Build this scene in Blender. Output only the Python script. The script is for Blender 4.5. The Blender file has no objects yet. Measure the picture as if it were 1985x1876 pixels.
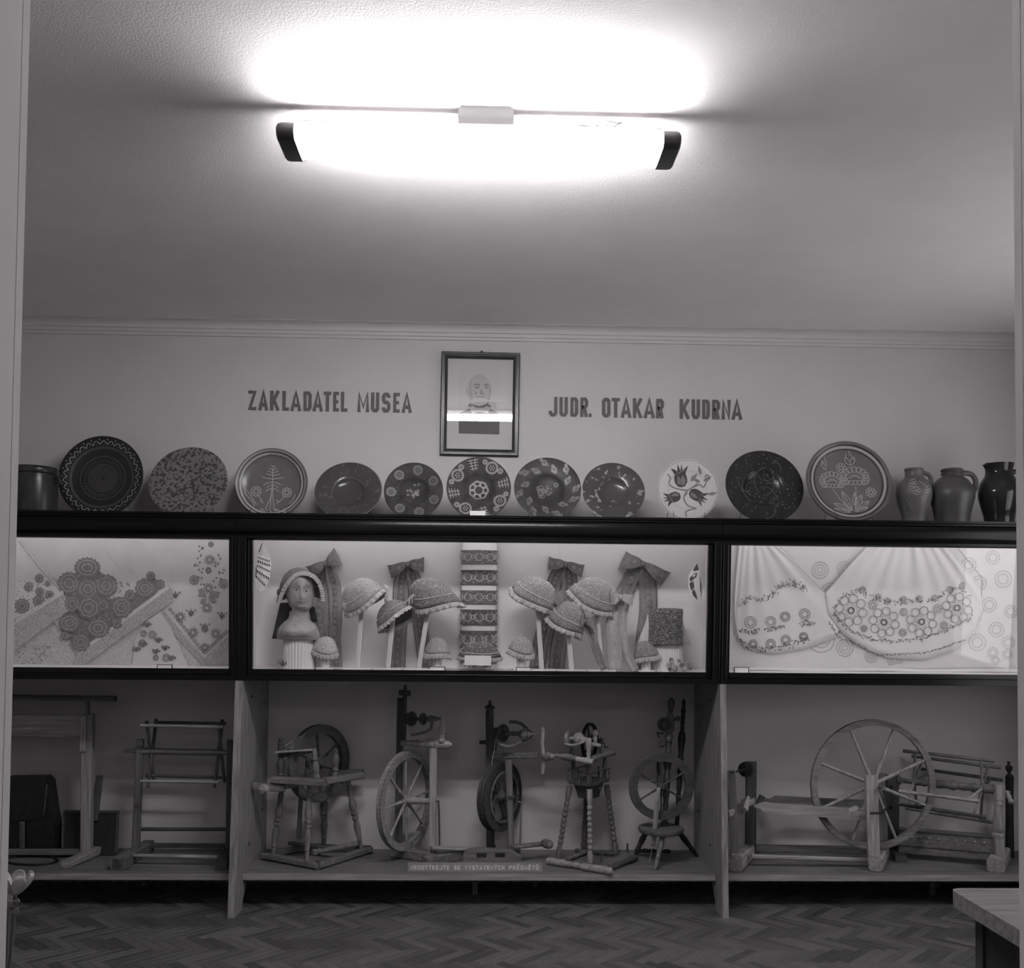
import bpy, bmesh, math, random
from mathutils import Vector, Matrix
random.seed(7)
SC = bpy.context.scene
COL = SC.collection
V = Vector
PI = math.pi

# ------------------------------------------------------------------ camera, world, light, exposure
F_PX, YAW, PITCH, ROLL = 1900.0, 0.0278, 0.0329, 0.0092
PPX, PPY, EYE = 992.0, 1132.0, 1.49
_cy, _sy, _cp, _sp = math.cos(YAW), math.sin(YAW), math.cos(PITCH), math.sin(PITCH)
_fw = V((_sy * _cp, _cy * _cp, _sp)); _rt = V((_cy, -_sy, 0)); _up = _rt.cross(_fw)
RT = _rt * math.cos(ROLL) + _up * math.sin(ROLL)
UP = _up * math.cos(ROLL) - _rt * math.sin(ROLL)
cam_d = bpy.data.cameras.new('camera'); cam = bpy.data.objects.new('camera', cam_d); COL.objects.link(cam)
cam.matrix_world = Matrix(((RT.x, UP.x, -_fw.x, 0), (RT.y, UP.y, -_fw.y, 0), (RT.z, UP.z, -_fw.z, EYE), (0, 0, 0, 1)))
cam_d.sensor_fit = 'HORIZONTAL'; cam_d.sensor_width = 36.0
cam_d.lens = F_PX / 1985 * 36.0
cam_d.shift_x = (992.5 - PPX) / 1985; cam_d.shift_y = (PPY - 938.0) / 1985
cam_d.clip_start = 0.05; cam_d.clip_end = 60
SC.camera = cam
SC.view_settings.view_transform = 'Standard'; SC.view_settings.look = 'None'
SC.view_settings.gamma = 1.0; SC.view_settings.use_curve_mapping = False
SC.view_settings.exposure = 0.08
SC.cycles.max_bounces = 6; SC.cycles.glossy_bounces = 3; SC.cycles.transmission_bounces = 2
SC.cycles.caustics_reflective = False; SC.cycles.caustics_refractive = False
world = bpy.data.worlds.new('world'); SC.world = world; world.use_nodes = True
world.node_tree.nodes['Background'].inputs[0].default_value = (0.9, 0.88, 0.89, 1)
world.node_tree.nodes['Background'].inputs[1].default_value = 3.9       # overcast daylight through the windows out of frame
TUBE_POWER = 96.0
FILL_POWER_ADJOINING = 50.0


def ray(px, py):
    return _fw + RT * ((px - PPX) / F_PX) - UP * ((py - PPY) / F_PX)


def at(px, py, Y):
    """photo pixel on the vertical plane Y"""
    r = ray(px, py)
    t = Y / r.y
    return V((r.x * t, Y, EYE + r.z * t))


def atz(px, py, z):
    """photo pixel on the horizontal plane z"""
    r = ray(px, py)
    t = (z - EYE) / r.z
    return V((r.x * t, r.y * t, z))


def S(Y):
    return Y / F_PX          # metres per pixel at depth Y


# ------------------------------------------------------------------ materials
TINT = (1.0, 0.972, 0.985)


def gcol(v):
    return (v * TINT[0], v * TINT[1], v * TINT[2], 1)


MATS = {}


def mat(name, v, rough=0.6, spec=0.5, var=0.0, vscale=6.0, stretch=(1, 1, 1), bump=0.0, bscale=40.0, metal=0.0,
        v2=None, thr=None, rnd=0.0, soft=0.04, detail=3.0):
    """grey principled material; var: mottling, v2+thr: second tone where noise exceeds thr, rnd: tone per object"""
    if name in MATS: return MATS[name]
    m = bpy.data.materials.new(name); m.use_nodes = True
    nt = m.node_tree; N = nt.nodes; L = nt.links
    b = N['Principled BSDF']
    b.inputs['Roughness'].default_value = rough
    b.inputs['Specular IOR Level'].default_value = spec
    b.inputs['Metallic'].default_value = metal
    b.inputs['Base Color'].default_value = gcol(v)
    if var or v2 is not None or bump or rnd:
        tc = N.new('ShaderNodeTexCoord'); mp = N.new('ShaderNodeMapping')
        mp.inputs['Scale'].default_value = stretch
        L.new(tc.outputs['Object'], mp.inputs['Vector'])
        nz = N.new('ShaderNodeTexNoise'); nz.inputs['Scale'].default_value = vscale; nz.inputs['Detail'].default_value = detail
        L.new(mp.outputs[0], nz.inputs['Vector'])
        cr = N.new('ShaderNodeValToRGB')
        if v2 is not None:
            e = cr.color_ramp.elements
            e[0].position = max(0, thr - soft); e[0].color = gcol(v)
            e[1].position = min(1, thr + soft); e[1].color = gcol(v2)
        else:
            e = cr.color_ramp.elements
            e[0].position = 0.3; e[0].color = gcol(v * (1 - var))
            e[1].position = 0.7; e[1].color = gcol(v * (1 + var))
        L.new(nz.outputs['Fac'], cr.inputs['Fac'])
        out = cr.outputs['Color']
        if rnd:
            oi = N.new('ShaderNodeObjectInfo'); ge = N.new('ShaderNodeNewGeometry')
            ad = N.new('ShaderNodeMath'); ad.operation = 'ADD'
            L.new(oi.outputs['Random'], ad.inputs[0]); L.new(ge.outputs['Random Per Island'], ad.inputs[1])
            fr = N.new('ShaderNodeMath'); fr.operation = 'FRACT'; L.new(ad.outputs[0], fr.inputs[0])
            mr = N.new('ShaderNodeMapRange'); mr.inputs['To Min'].default_value = 1 - rnd; mr.inputs['To Max'].default_value = 1 + rnd
            L.new(fr.outputs[0], mr.inputs['Value'])
            mx = N.new('ShaderNodeVectorMath'); mx.operation = 'SCALE'
            L.new(out, mx.inputs[0]); L.new(mr.outputs[0], mx.inputs['Scale'])
            out = mx.outputs[0]
        L.new(out, b.inputs['Base Color'])
        if bump:
            n2 = N.new('ShaderNodeTexNoise'); n2.inputs['Scale'].default_value = bscale; n2.inputs['Detail'].default_value = 4
            L.new(mp.outputs[0], n2.inputs['Vector'])
            bp = N.new('ShaderNodeBump'); bp.inputs['Strength'].default_value = bump; bp.inputs['Distance'].default_value = 0.01
            L.new(n2.outputs['Fac'], bp.inputs['Height']); L.new(bp.outputs[0], b.inputs['Normal'])
    MATS[name] = m
    return m


def emit(name, s):
    m = bpy.data.materials.new(name); m.use_nodes = True
    b = m.node_tree.nodes['Principled BSDF']
    b.inputs['Base Color'].default_value = (0.9, 0.9, 0.9, 1)
    b.inputs['Emission Color'].default_value = (1, 0.985, 0.99, 1); b.inputs['Emission Strength'].default_value = s
    return m


def glass(name, rough=0.0, k=1.0):
    m = bpy.data.materials.new(name); m.use_nodes = True
    nt = m.node_tree; N = nt.nodes; L = nt.links
    N.remove(N['Principled BSDF'])
    tr = N.new('ShaderNodeBsdfTransparent'); tr.inputs[0].default_value = (0.97, 0.97, 0.97, 1)
    gl = N.new('ShaderNodeBsdfGlossy'); gl.inputs['Roughness'].default_value = rough
    gl.inputs[0].default_value = (k, k, k, 1)
    lw = N.new('ShaderNodeLayerWeight'); lw.inputs['Blend'].default_value = 0.5
    pw = N.new('ShaderNodeMath'); pw.operation = 'POWER'; pw.inputs[1].default_value = 5.0
    L.new(lw.outputs['Facing'], pw.inputs[0])
    fr = N.new('ShaderNodeMath'); fr.operation = 'MULTIPLY_ADD'; fr.inputs[1].default_value = 0.92; fr.inputs[2].default_value = 0.045
    L.new(pw.outputs[0], fr.inputs[0])
    mx = N.new('ShaderNodeMixShader')
    L.new(fr.outputs[0], mx.inputs[0]); L.new(tr.outputs[0], mx.inputs[1]); L.new(gl.outputs[0], mx.inputs[2])
    L.new(mx.outputs[0], N['Material Output'].inputs[0])
    return m


def wood(name, v, axis='x', rough=0.6, var=0.35, spec=0.35):
    st = {'x': (1.2, 16, 16), 'y': (16, 1.2, 16), 'z': (16, 16, 1.2)}[axis]
    return mat(name, v, rough, spec, var=var, vscale=4.0, stretch=st, bump=0.15, bscale=14, detail=5)


WALL = mat('wall_plaster', 0.60, 0.9, 0.2, var=0.03, vscale=3, bump=0.10, bscale=260)
CEIL = mat('ceiling_plaster', 0.86, 0.92, 0.15, var=0.03, vscale=3, bump=0.22, bscale=150)
JAMB = mat('jamb_paint', 0.62, 0.9, 0.1, var=0.05, vscale=3, stretch=(1, 1, .6))
BLACK = mat('black_lacquer', 0.005, 0.24, 0.22)
BLACKM = mat('black_matt', 0.01, 0.6, 0.3)
CASEW = mat('case_white', 0.74, 0.85, 0.2, var=0.02)
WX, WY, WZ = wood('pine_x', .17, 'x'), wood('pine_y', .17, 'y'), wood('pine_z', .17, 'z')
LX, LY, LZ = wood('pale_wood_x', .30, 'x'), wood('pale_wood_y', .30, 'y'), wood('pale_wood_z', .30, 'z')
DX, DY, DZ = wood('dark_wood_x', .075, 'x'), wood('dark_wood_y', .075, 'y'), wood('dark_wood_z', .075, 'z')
MX, MY, MZ = wood('mid_wood_x', .15, 'x'), wood('mid_wood_y', .15, 'y'), wood('mid_wood_z', .15, 'z')
BK = wood('blackened_wood', .02, 'z')
IRON = mat('dark_iron', 0.03, 0.45, 0.5, metal=0.6)
STRING = mat('string', 0.45, 0.9)
WHITE = mat('white_paint', 0.78, 0.6)
CARD = mat('white_card', 0.80, 0.8)


# ------------------------------------------------------------------ mesh building
class B:
    def __init__(s):
        s.v = []; s.f = []

    def add(s, vs, fs):
        o = len(s.v)
        s.v += [V(p) for p in vs]
        s.f += [tuple(i + o for i in f) for f in fs]
        return s

    def box(s, lo, hi):
        x0, y0, z0 = lo; x1, y1, z1 = hi
        return s.add([(x0, y0, z0), (x1, y0, z0), (x1, y1, z0), (x0, y1, z0), (x0, y0, z1), (x1, y0, z1), (x1, y1, z1), (x0, y1, z1)],
                     [(0, 3, 2, 1), (4, 5, 6, 7), (0, 1, 5, 4), (1, 2, 6, 5), (2, 3, 7, 6), (3, 0, 4, 7)])

    def bar(s, a, b, w, h, up=(0, 0, 1), w2=None, h2=None, ch=0.0):
        """beam from a to b, width w (sideways) and height h (along up), optional end size, chamfered when ch"""
        a, b = V(a), V(b); d = (b - a).normalized(); up = V(up)
        sd = d.cross(up)
        if sd.length < 1e-4: sd = d.cross(V((0, 1, 0)))
        sd.normalize(); u = sd.cross(d)
        w2 = w if w2 is None else w2; h2 = h if h2 is None else h2
        if ch:
            def ringp(c, w_, h_):
                x, y = w_ / 2, h_ / 2
                k = min(ch, x * .8, y * .8)
                return [c + sd * p + u * q for p, q in ((-x + k, -y), (x - k, -y), (x, -y + k), (x, y - k), (x - k, y), (-x + k, y), (-x, y - k), (-x, -y + k))]
        else:
            def ringp(c, w_, h_):
                return [c + sd * p + u * q for p, q in ((-w_ / 2, -h_ / 2), (w_ / 2, -h_ / 2), (w_ / 2, h_ / 2), (-w_ / 2, h_ / 2))]
        r0, r1 = ringp(a, w, h), ringp(b, w2, h2); n = len(r0)
        return s.add(r0 + r1, [tuple(range(n))[::-1], tuple(range(n, 2 * n))] + [(i, (i + 1) % n, (i + 1) % n + n, i + n) for i in range(n)])

    def lathe(s, a, b, prof, n=16, cap=True):
        """turned form along a->b; prof: (t along axis 0..1, radius in metres)"""
        a, b = V(a), V(b); d = b - a; dn = d.normalized()
        x = dn.orthogonal().normalized(); y = dn.cross(x)
        vs, fs = [], []
        for t, r in prof:
            c = a + d * t
            for i in range(n):
                q = 2 * PI * i / n
                vs.append(c + x * (r * math.cos(q)) + y * (r * math.sin(q)))
        m = len(prof)
        for k in range(m - 1):
            for i in range(n):
                j = (i + 1) % n
                fs.append((k * n + i, k * n + j, (k + 1) * n + j, (k + 1) * n + i))
        if cap:
            fs.append(tuple(range(n))[::-1]); fs.append(tuple((m - 1) * n + i for i in range(n)))
        return s.add(vs, fs)

    def rod(s, a, b, r, r2=None, n=12):
        return s.lathe(a, b, [(0, r), (1, r if r2 is None else r2)], n)

    def ball(s, c, r, n=14, sz=(1, 1, 1)):
        c = V(c); vs, fs = [], []
        m = max(6, n // 2)
        for k in range(1, m):
            th = PI * k / m
            for i in range(n):
                q = 2 * PI * i / n
                vs.append(c + V((r * sz[0] * math.sin(th) * math.cos(q), r * sz[1] * math.sin(th) * math.sin(q), r * sz[2] * math.cos(th))))
        vs.append(c + V((0, 0, r * sz[2]))); vs.append(c - V((0, 0, r * sz[2])))
        for k in range(m - 2):
            for i in range(n):
                j = (i + 1) % n
                fs.append((k * n + i, (k + 1) * n + i, (k + 1) * n + j, k * n + j))
        t, bt = len(vs) - 2, len(vs) - 1
        for i in range(n):
            j = (i + 1) % n
            fs.append((t, i, j)); fs.append((bt, (m - 2) * n + j, (m - 2) * n + i))
        return s.add(vs, fs)

    def tube(s, pts, r, n=8, closed=False, taper=None):
        pts = [V(p) for p in pts]; m = len(pts)
        vs, fs = [], []
        prev = None
        for k, p in enumerate(pts):
            if closed: d = pts[(k + 1) % m] - pts[k - 1]
            else: d = pts[min(k + 1, m - 1)] - pts[max(k - 1, 0)]
            if d.length < 1e-9: d = V((0, 0, 1))
            d.normalize()
            x = d.orthogonal().normalized() if prev is None else (prev - d * prev.dot(d))
            if x.length < 1e-6: x = d.orthogonal()
            x.normalize(); prev = x; y = d.cross(x)
            rr = r if taper is None else r * taper[k]
            for i in range(n):
                q = 2 * PI * i / n
                vs.append(p + x * (rr * math.cos(q)) + y * (rr * math.sin(q)))
        for k in range(m if closed else m - 1):
            k2 = (k + 1) % m
            for i in range(n):
                j = (i + 1) % n
                fs.append((k * n + i, k * n + j, k2 * n + j, k2 * n + i))
        if not closed:
            fs.append(tuple(range(n))[::-1]); fs.append(tuple((m - 1) * n + i for i in range(n)))
        return s.add(vs, fs)

    def ring(s, c, ax, R, sec, n=48):
        """revolved closed section about axis ax through c; sec: list of (radius, offset along axis)"""
        c = V(c); ax = V(ax).normalized(); x = ax.orthogonal().normalized(); y = ax.cross(x)
        m = len(sec); vs, fs = [], []
        for i in range(n):
            q = 2 * PI * i / n; e = x * math.cos(q) + y * math.sin(q)
            for (r, o) in sec: vs.append(c + e * (R * r if R else r) + ax * o)
        for i in range(n):
            j = (i + 1) % n
            for k in range(m):
                l = (k + 1) % m
                fs.append((i * m + k, j * m + k, j * m + l, i * m + l))
        return s.add(vs, fs)

    def prism(s, poly, dv):
        """polygon (3D points) swept by vector dv"""
        poly = [V(p) for p in poly]; n = len(poly); dv = V(dv)
        return s.add(poly + [p + dv for p in poly],
                     [tuple(range(n)), tuple(range(n, 2 * n))[::-1]] + [(i, i + n, (i + 1) % n + n, (i + 1) % n) for i in range(n)])

    def extrude(s, prof, a, b):
        """closed (dy,dz) profile extruded from point a to b (along x)"""
        a, b = V(a), V(b)
        return s.prism([a + V((0, p[0], p[1])) for p in prof], b - a)

    def grid(s, fn, nu, nv, thick=None, closed_u=False):
        vs, fs = [], []
        for j in range(nv + 1):
            for i in range(nu if closed_u else nu + 1):
                vs.append(V(fn(i / nu, j / nv)))
        w = nu if closed_u else nu + 1
        for j in range(nv):
            for i in range(nu):
                i2 = (i + 1) % w if closed_u else i + 1
                fs.append((j * w + i, j * w + i2, (j + 1) * w + i2, (j + 1) * w + i))
        return s.add(vs, fs)

    def obj(s, name, m, parent=None, smooth=True, solid=0.0, angle=40):
        me = bpy.data.meshes.new(name)
        org = V((0, 0, 0))
        p = parent
        while p is not None: org += p.location; p = p.parent
        me.from_pydata([tuple(q - org) for q in s.v], [], s.f)
        me.validate(); me.update()
        bm = bmesh.new(); bm.from_mesh(me); bmesh.ops.recalc_face_normals(bm, faces=bm.faces[:]); bm.to_mesh(me); bm.free()
        if smooth:
            me.polygons.foreach_set('use_smooth', [True] * len(me.polygons))
            me.set_sharp_from_angle(angle=math.radians(angle))
        o = bpy.data.objects.new(name, me); COL.objects.link(o)
        me.materials.append(m)
        o.parent = parent
        if solid:
            md = o.modifiers.new('thickness', 'SOLIDIFY'); md.thickness = solid; md.offset = 0
        return o


def thing(name, label, cat, loc, group=None):
    o = bpy.data.objects.new(name, None); COL.objects.link(o); o.location = V(loc); o.empty_display_size = 0.05
    o['label'] = label; o['category'] = cat
    if group: o['group'] = group
    return o


def tag(o, label, cat, group=None):
    o['label'] = label; o['category'] = cat
    if group: o['group'] = group
    return o


def struct(o, label=None):
    o['kind'] = 'structure'
    if label: o['label'] = label
    return o


def arc(c, r, a0, a1, n, fx=1, fy=1):
    return [(c[0] + fx * r * math.cos(a0 + (a1 - a0) * i / n), c[1] + fy * r * math.sin(a0 + (a1 - a0) * i / n)) for i in range(n + 1)]


def ribbon2d(pl, w, closed=False):
    """flat mitred strip outline around a 2D polyline: returns (verts, quads)"""
    n = len(pl); P = [V((p[0], p[1])) for p in pl]; vs = []; fs = []
    for i in range(n):
        if closed: a, b, c = P[i - 1], P[i], P[(i + 1) % n]
        else: a, b, c = P[max(i - 1, 0)], P[i], P[min(i + 1, n - 1)]
        d1 = (b - a); d2 = (c - b)
        if d1.length < 1e-9: d1 = d2
        if d2.length < 1e-9: d2 = d1
        if d1.length < 1e-9: d1 = d2 = V((1, 0))
        d1 = d1.normalized(); d2 = d2.normalized()
        n1 = V((-d1.y, d1.x)); n2 = V((-d2.y, d2.x)); m = n1 + n2
        if m.length < 1e-6: m = n1
        m.normalize(); k = 1 / max(0.78, m.dot(n1))
        vs += [b + m * (w / 2 * k), b - m * (w / 2 * k)]
    for i in range(n if closed else n - 1):
        j = (i + 1) % n
        fs.append((2 * i, 2 * i + 1, 2 * j + 1, 2 * j))
    return vs, fs


def strips(bb, plines, w, fn, depth=0.0, nrm=None):
    """2D polylines laid as thin raised strips through fn(u,v,h)->3D, h the height above the surface"""
    for pl in plines:
        closed = False; ww = w
        if isinstance(pl, dict): closed = pl.get('closed', False); ww = pl.get('w', w); pl = pl['p']
        vs, fs = ribbon2d(pl, ww, closed); n = len(vs)
        if depth:
            top = [fn(p.x, p.y, depth) for p in vs]; bot = [fn(p.x, p.y, 0) for p in vs]
            m = n // 2; F = [f for f in fs]
            for i in range(m if closed else m - 1):
                j = (i + 1) % m
                F.append((2 * i, 2 * j, 2 * j + n, 2 * i + n)); F.append((2 * i + 1, 2 * i + 1 + n, 2 * j + 1 + n, 2 * j + 1))
            if not closed:
                F.append((0, n, n + 1, 1)); F.append((n - 2, n - 1, 2 * n - 1, 2 * n - 2))
            bb.add(top + bot, F)
        else:
            bb.add([fn(p.x, p.y, 0.0006) for p in vs], fs)


def dots(bb, pts, r, fn, n=6, h=0.001):
    for p in pts:
        rr = p[2] if len(p) > 2 else r
        c = fn(p[0], p[1], h * 1.6)
        ringv = [fn(p[0] + rr * math.cos(2 * PI * i / n), p[1] + rr * math.sin(2 * PI * i / n), h * .4) for i in range(n)]
        bb.add([c] + ringv, [(0, i + 1, (i + 1) % n + 1) for i in range(n)])
# ------------------------------------------------------------------ room shell
ZC, YW, YD = 3.142, 5.572, 5.042          # ceiling, back wall, shelf front plane
XL, XR = -3.1, 3.32
YJ0, YJ1 = 0.92, 1.2                      # doorway wall
struct(B().box((XL - .1, 1.2, -.10), (XR + .1, 5.7, -.012)).obj('floor', mat('floor_base', .02, .8), smooth=False), 'dark sub floor under the parquet')
FLOOR = bpy.data.objects['floor']
struct(B().box((XL - .1, 1.2, ZC), (XR + .1, 5.7, ZC + .1)).obj('ceiling', CEIL, smooth=False), 'pale rough plaster ceiling')
struct(B().box((XL - .1, YW, -.1), (XR + .1, YW + .12, ZC)).obj('wall_back', WALL, smooth=False), 'pale plastered back wall')
struct(B().box((XL - .12, 1.2, -.1), (XL, YW, ZC)).obj('wall_left', WALL, smooth=False), 'pale left wall')
WY0, WY1, WZ0, WZ1 = 3.02, 4.7, .95, 2.45     # daylight window in the right wall, out of frame
struct(B().box((XR, 1.2, -.1), (XR + .12, WY0, ZC)).box((XR, WY1, -.1), (XR + .12, YW, ZC)).box((XR, WY0, -.1), (XR + .12, WY1, WZ0)).box((XR, WY0, WZ1), (XR + .12, WY1, ZC)).obj('wall_right', WALL, smooth=False), 'pale right wall')
wf = B()
for y in (WY0, (WY0 + WY1) / 2 - .03, WY1 - .06): wf.box((XR + .03, y, WZ0), (XR + .09, y + .06, WZ1))
for z in (WZ0, WZ1 - .06): wf.box((XR + .035, WY0, z), (XR + .085, WY1, z + .06))
struct(wf.obj('window_1', WHITE, smooth=False), 'white framed window in the right wall')
# doorway wall: far edge of the reveal as seen
xjl, xjr = at(33, 1000, YJ1 + .018).x - .004, at(1970, 1000, YJ1 + .018).x + .004
struct(B().box((XL - .1, YJ0, -.1), (xjl, YJ1, ZC + .1)).box((xjr, YJ0, -.1), (XR + .1, YJ1, ZC + .1)).box((xjl, YJ0, 2.62), (xjr, YJ1, ZC + .1)).obj('wall_front', WALL, smooth=False), 'wall with the doorway the view looks through')
for nm, x0, x1, e in (('left', xjl - .001, xjl + .004, 1), ('right', xjr - .004, xjr + .001, -1)):
    b = B().box((x0, YJ0 - .015, -.012), (x1, YJ1, 2.62))
    xa, xb = (xjl - .07, xjl + .004) if e > 0 else (xjr - .004, xjr + .07)
    b.box((xa, YJ1 - .001, -.012), (xb, YJ1 + .018, 2.68))
    struct(b.obj('trim_1' if e > 0 else 'trim_2', JAMB, smooth=False), 'pale painted door jamb at the %s edge' % nm)
# the adjoining room the view is taken from
struct(B().box((-2.2, -2.6, -.1), (2.2, 1.2, -.012)).obj('floor_adjoining', mat('adjoining_floor', .10, .7), smooth=False), 'floor of the room the view is taken from')
aw = B().box((-2.3, -2.6, -.1), (-2.2, YJ0, ZC)).box((2.2, -2.6, -.1), (2.3, YJ0, ZC)).box((-2.3, -2.6, ZC), (2.3, YJ0, ZC + .1))
aw.box((-2.3, -2.7, -.1), (-.9, -2.6, ZC)).box((.9, -2.7, -.1), (2.3, -2.6, ZC)).box((-.9, -2.7, -.1), (.9, -2.6, ZC))
struct(aw.obj('wall_adjoining', WALL, smooth=False), 'walls of the room the view is taken from')
# cornice of the back wall: coved plaster moulding
zc0 = at(992, 624, YW - .09).z; zc1 = at(992, 662, YW).z
prof = [(0.01, zc1), (-.012, zc1), (-.014, zc1 + .016), (-.022, zc1 + .018), (-.026, zc1 + .036), (-.034, zc1 + .038)]
prof += [(-.034 - .056 * (1 - math.cos(a)), zc1 + .038 + (ZC - zc1 - .04) * math.sin(a)) for a in [PI / 2 * i / 8 for i in range(1, 9)]]
prof += [(-.09, ZC + .002), (.01, ZC + .002)]
cb = B(); cb.extrude([(p[0], p[1]) for p in prof], (XL, YW, 0), (XR, YW, 0))
struct(cb.obj('trim_3', mat('cornice_plaster', .62, .9, .2, var=.02), smooth=True, angle=25), 'pale moulded plaster cornice along the back wall')

# parquet: herringbone blocks
PL, PW = .225, .045
PARQ = mat('parquet_oak', .095, .42, .45, var=.28, vscale=5, stretch=(2, 26, 2), rnd=.42, bump=.05, bscale=20)


def block_mesh(L, W):
    b = B(); k = .0012; t = 0.0
    lo, hi = -.011, t
    vs = []
    for z, e in ((lo, 0), (hi - .0015, 0), (hi, .0016)):
        x, y = L / 2 - k - e, W / 2 - k - e
        vs += [(-x, -y, z), (x, -y, z), (x, y, z), (-x, y, z)]
    fs = [(0, 3, 2, 1), (8, 9, 10, 11)]
    for q in (0, 4): fs += [(q + i, q + (i + 1) % 4, q + 4 + (i + 1) % 4, q + 4 + i) for i in range(4)]
    b.add(vs, fs)
    return b


bmsh = None
cands = []
y_off = at(992, 1782, 4.8).y
for i in range(-60, 60):
    for j in range(-14, 14):
        for kind in (0, 1):
            # unrotated lattice then turned -45 degrees
            ox, oy = i * PW + j * PL, i * PW - j * PL
            cx, cy = (ox + PL / 2, oy + PW / 2) if kind == 0 else (ox + PW / 2, oy + PW + PL / 2)
            c, s = math.cos(-PI / 4), math.sin(-PI / 4)
            X, Y = cx * c - cy * s, cx * s + cy * c
            Y += 4.26
            if XL + .1 < X < XR - .1 and 1.35 < Y < YW - .1:
                cands.append((X, Y, (-PI / 4 if kind == 0 else PI / 4)))


def infloor(X, Y):
    d = V((X, Y, 0)) - V((0, 0, EYE)); z = d.dot(_fw)
    px, py = PPX + F_PX * d.dot(RT) / z, PPY - F_PX * d.dot(UP) / z
    return 0 < px < 1860 and 1765 < py < 1925


near = [c for c in cands if infloor(c[0], c[1])]
near.sort(key=lambda c: c[1]); near = near[:300]; nset = set(near)
rest = B()
for (X, Y, a) in cands:
    if (X, Y, a) in nset:
        if bmsh is None:
            o = block_mesh(PL, PW).obj('parquet_block', PARQ, FLOOR, smooth=False); bmsh = o.data
        else:
            o = bpy.data.objects.new('parquet_block', bmsh); COL.objects.link(o); o.parent = FLOOR
        o.location = (X, Y, 0); o.rotation_euler = (0, 0, a)
    else:
        M = Matrix.Translation((X, Y, 0)) @ Matrix.Rotation(a, 4, 'Z'); q = block_mesh(PL, PW)
        rest.add([M @ p for p in q.v], q.f)
ro = rest.obj('parquet_field', PARQ, FLOOR, smooth=False); ro['kind'] = 'stuff'; ro['label'] = 'parquet blocks in the shade under the shelf and beyond'

# ------------------------------------------------------------------ ceiling lamp
YT0, YT1 = 3.095, 3.225
nl, nr = at(566, 258, YT0), at(1291, 274, YT0)
fl, fr_ = at(579, 297, YT1), at(1278, 316, YT1)
zt = (nl.z + nr.z + fl.z + fr_.z) / 4
x0, x1 = (nl.x + fl.x) / 2, (nr.x + fr_.x) / 2
lamp = thing('ceiling_lamp', 'twin tube fluorescent ceiling lamp with dark end caps, glowing white', 'lamp', ((x0 + x1) / 2, (YT0 + YT1) / 2, ZC))
GLOW = emit('fluorescent_tube', TUBE_POWER)
HOUS = mat('lamp_housing', .75, .5)
for y in (YT0, YT1):
    t = B().lathe((x0 + .004, y, zt), (x1 - .004, y, zt), [(0, .012), (0.004, .0185), (.996, .0185), (1, .012)], 18).obj('tube', GLOW, lamp)
    t['label'] = 'glowing white fluorescent tube'
ym = (YT0 + YT1) / 2
B().prism([(x0 + .01, ym - .058, zt + .046), (x0 + .01, ym - .048, zt + .056), (x0 + .01, ym + .048, zt + .056), (x0 + .01, ym + .058, zt + .046), (x0 + .01, ym + .03, zt + .014), (x0 + .01, ym - .03, zt + .014)], (x1 - x0 - .02, 0, 0)).obj('housing', HOUS, lamp, smooth=False)
CAPM = mat('lamp_cap_plastic', .045, .35, .5)
for x, e in ((x0, -1), (x1, 1)):
    pr = []
    r = .030
    for a in range(9): pr.append((YT0 + r * math.cos(PI / 2 + PI * a / 8), zt + .004 + r * math.sin(PI / 2 + PI * a / 8)))
    for a in range(9): pr.append((YT1 + r * math.cos(-PI / 2 + PI * a / 8), zt + .004 + r * math.sin(-PI / 2 + PI * a / 8)))
    b = B(); n = len(pr); cy_, cz_ = ym, zt + .004
    lay = [(0.012, 1.0), (-.030, 1.0), (-.040, .93), (-.045, .75)]
    vs = []
    for dx, k in lay:
        for (yy, zz) in pr: vs.append((x - e * dx, cy_ + (yy - cy_) * (k if abs(yy - cy_) < .001 else (1 - (1 - k) * .35)), cz_ + (zz - cz_) * k))
    fs = [tuple(range(n)), tuple(range(3 * n, 4 * n))[::-1]]
    for q in range(3): fs += [(q * n + i, q * n + (i + 1) % n, (q + 1) * n + (i + 1) % n, (q + 1) * n + i) for i in range(n)]
    b.add(vs, fs); b.obj('end_cap', CAPM, lamp, angle=35)
brl, brr = at(888, 229, ym - .03), at(996, 229, ym - .03)
hb = B(); zb_ = zt + .055
pts = [(brl.x, zb_), (brr.x, zb_), (brr.x, ZC - .012), (brr.x - .012, ZC), (brl.x + .012, ZC), (brl.x, ZC - .012)]
hb.prism([(p[0], ym - .036, p[1]) for p in pts], (0, .072, 0)); hb.obj('mounting_bracket', mat('bracket_grey', .06, .6), lamp, smooth=False)
# loose supply wires on top
wr = B()
z0 = zt + .047
def wire(pxs, r=.0013):
    wr.tube([at(p[0], p[1], ym) for p in pxs], r, 6)
wire([(1015, 243), (1030, 240), (1050, 238), (1068, 243), (1080, 248)])
wire([(1110, 246), (1122, 243), (1140, 244), (1156, 246), (1165, 245), (1180, 243), (1186, 241), (1178, 237), (1176, 234), (1190, 237), (1204, 240), (1207, 250)], .0016)
wire([(1155, 243), (1172, 247), (1190, 246), (1200, 239), (1205, 237)], .002)
wr.obj('wire', mat('wire_grey', .08, .6), lamp)

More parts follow.
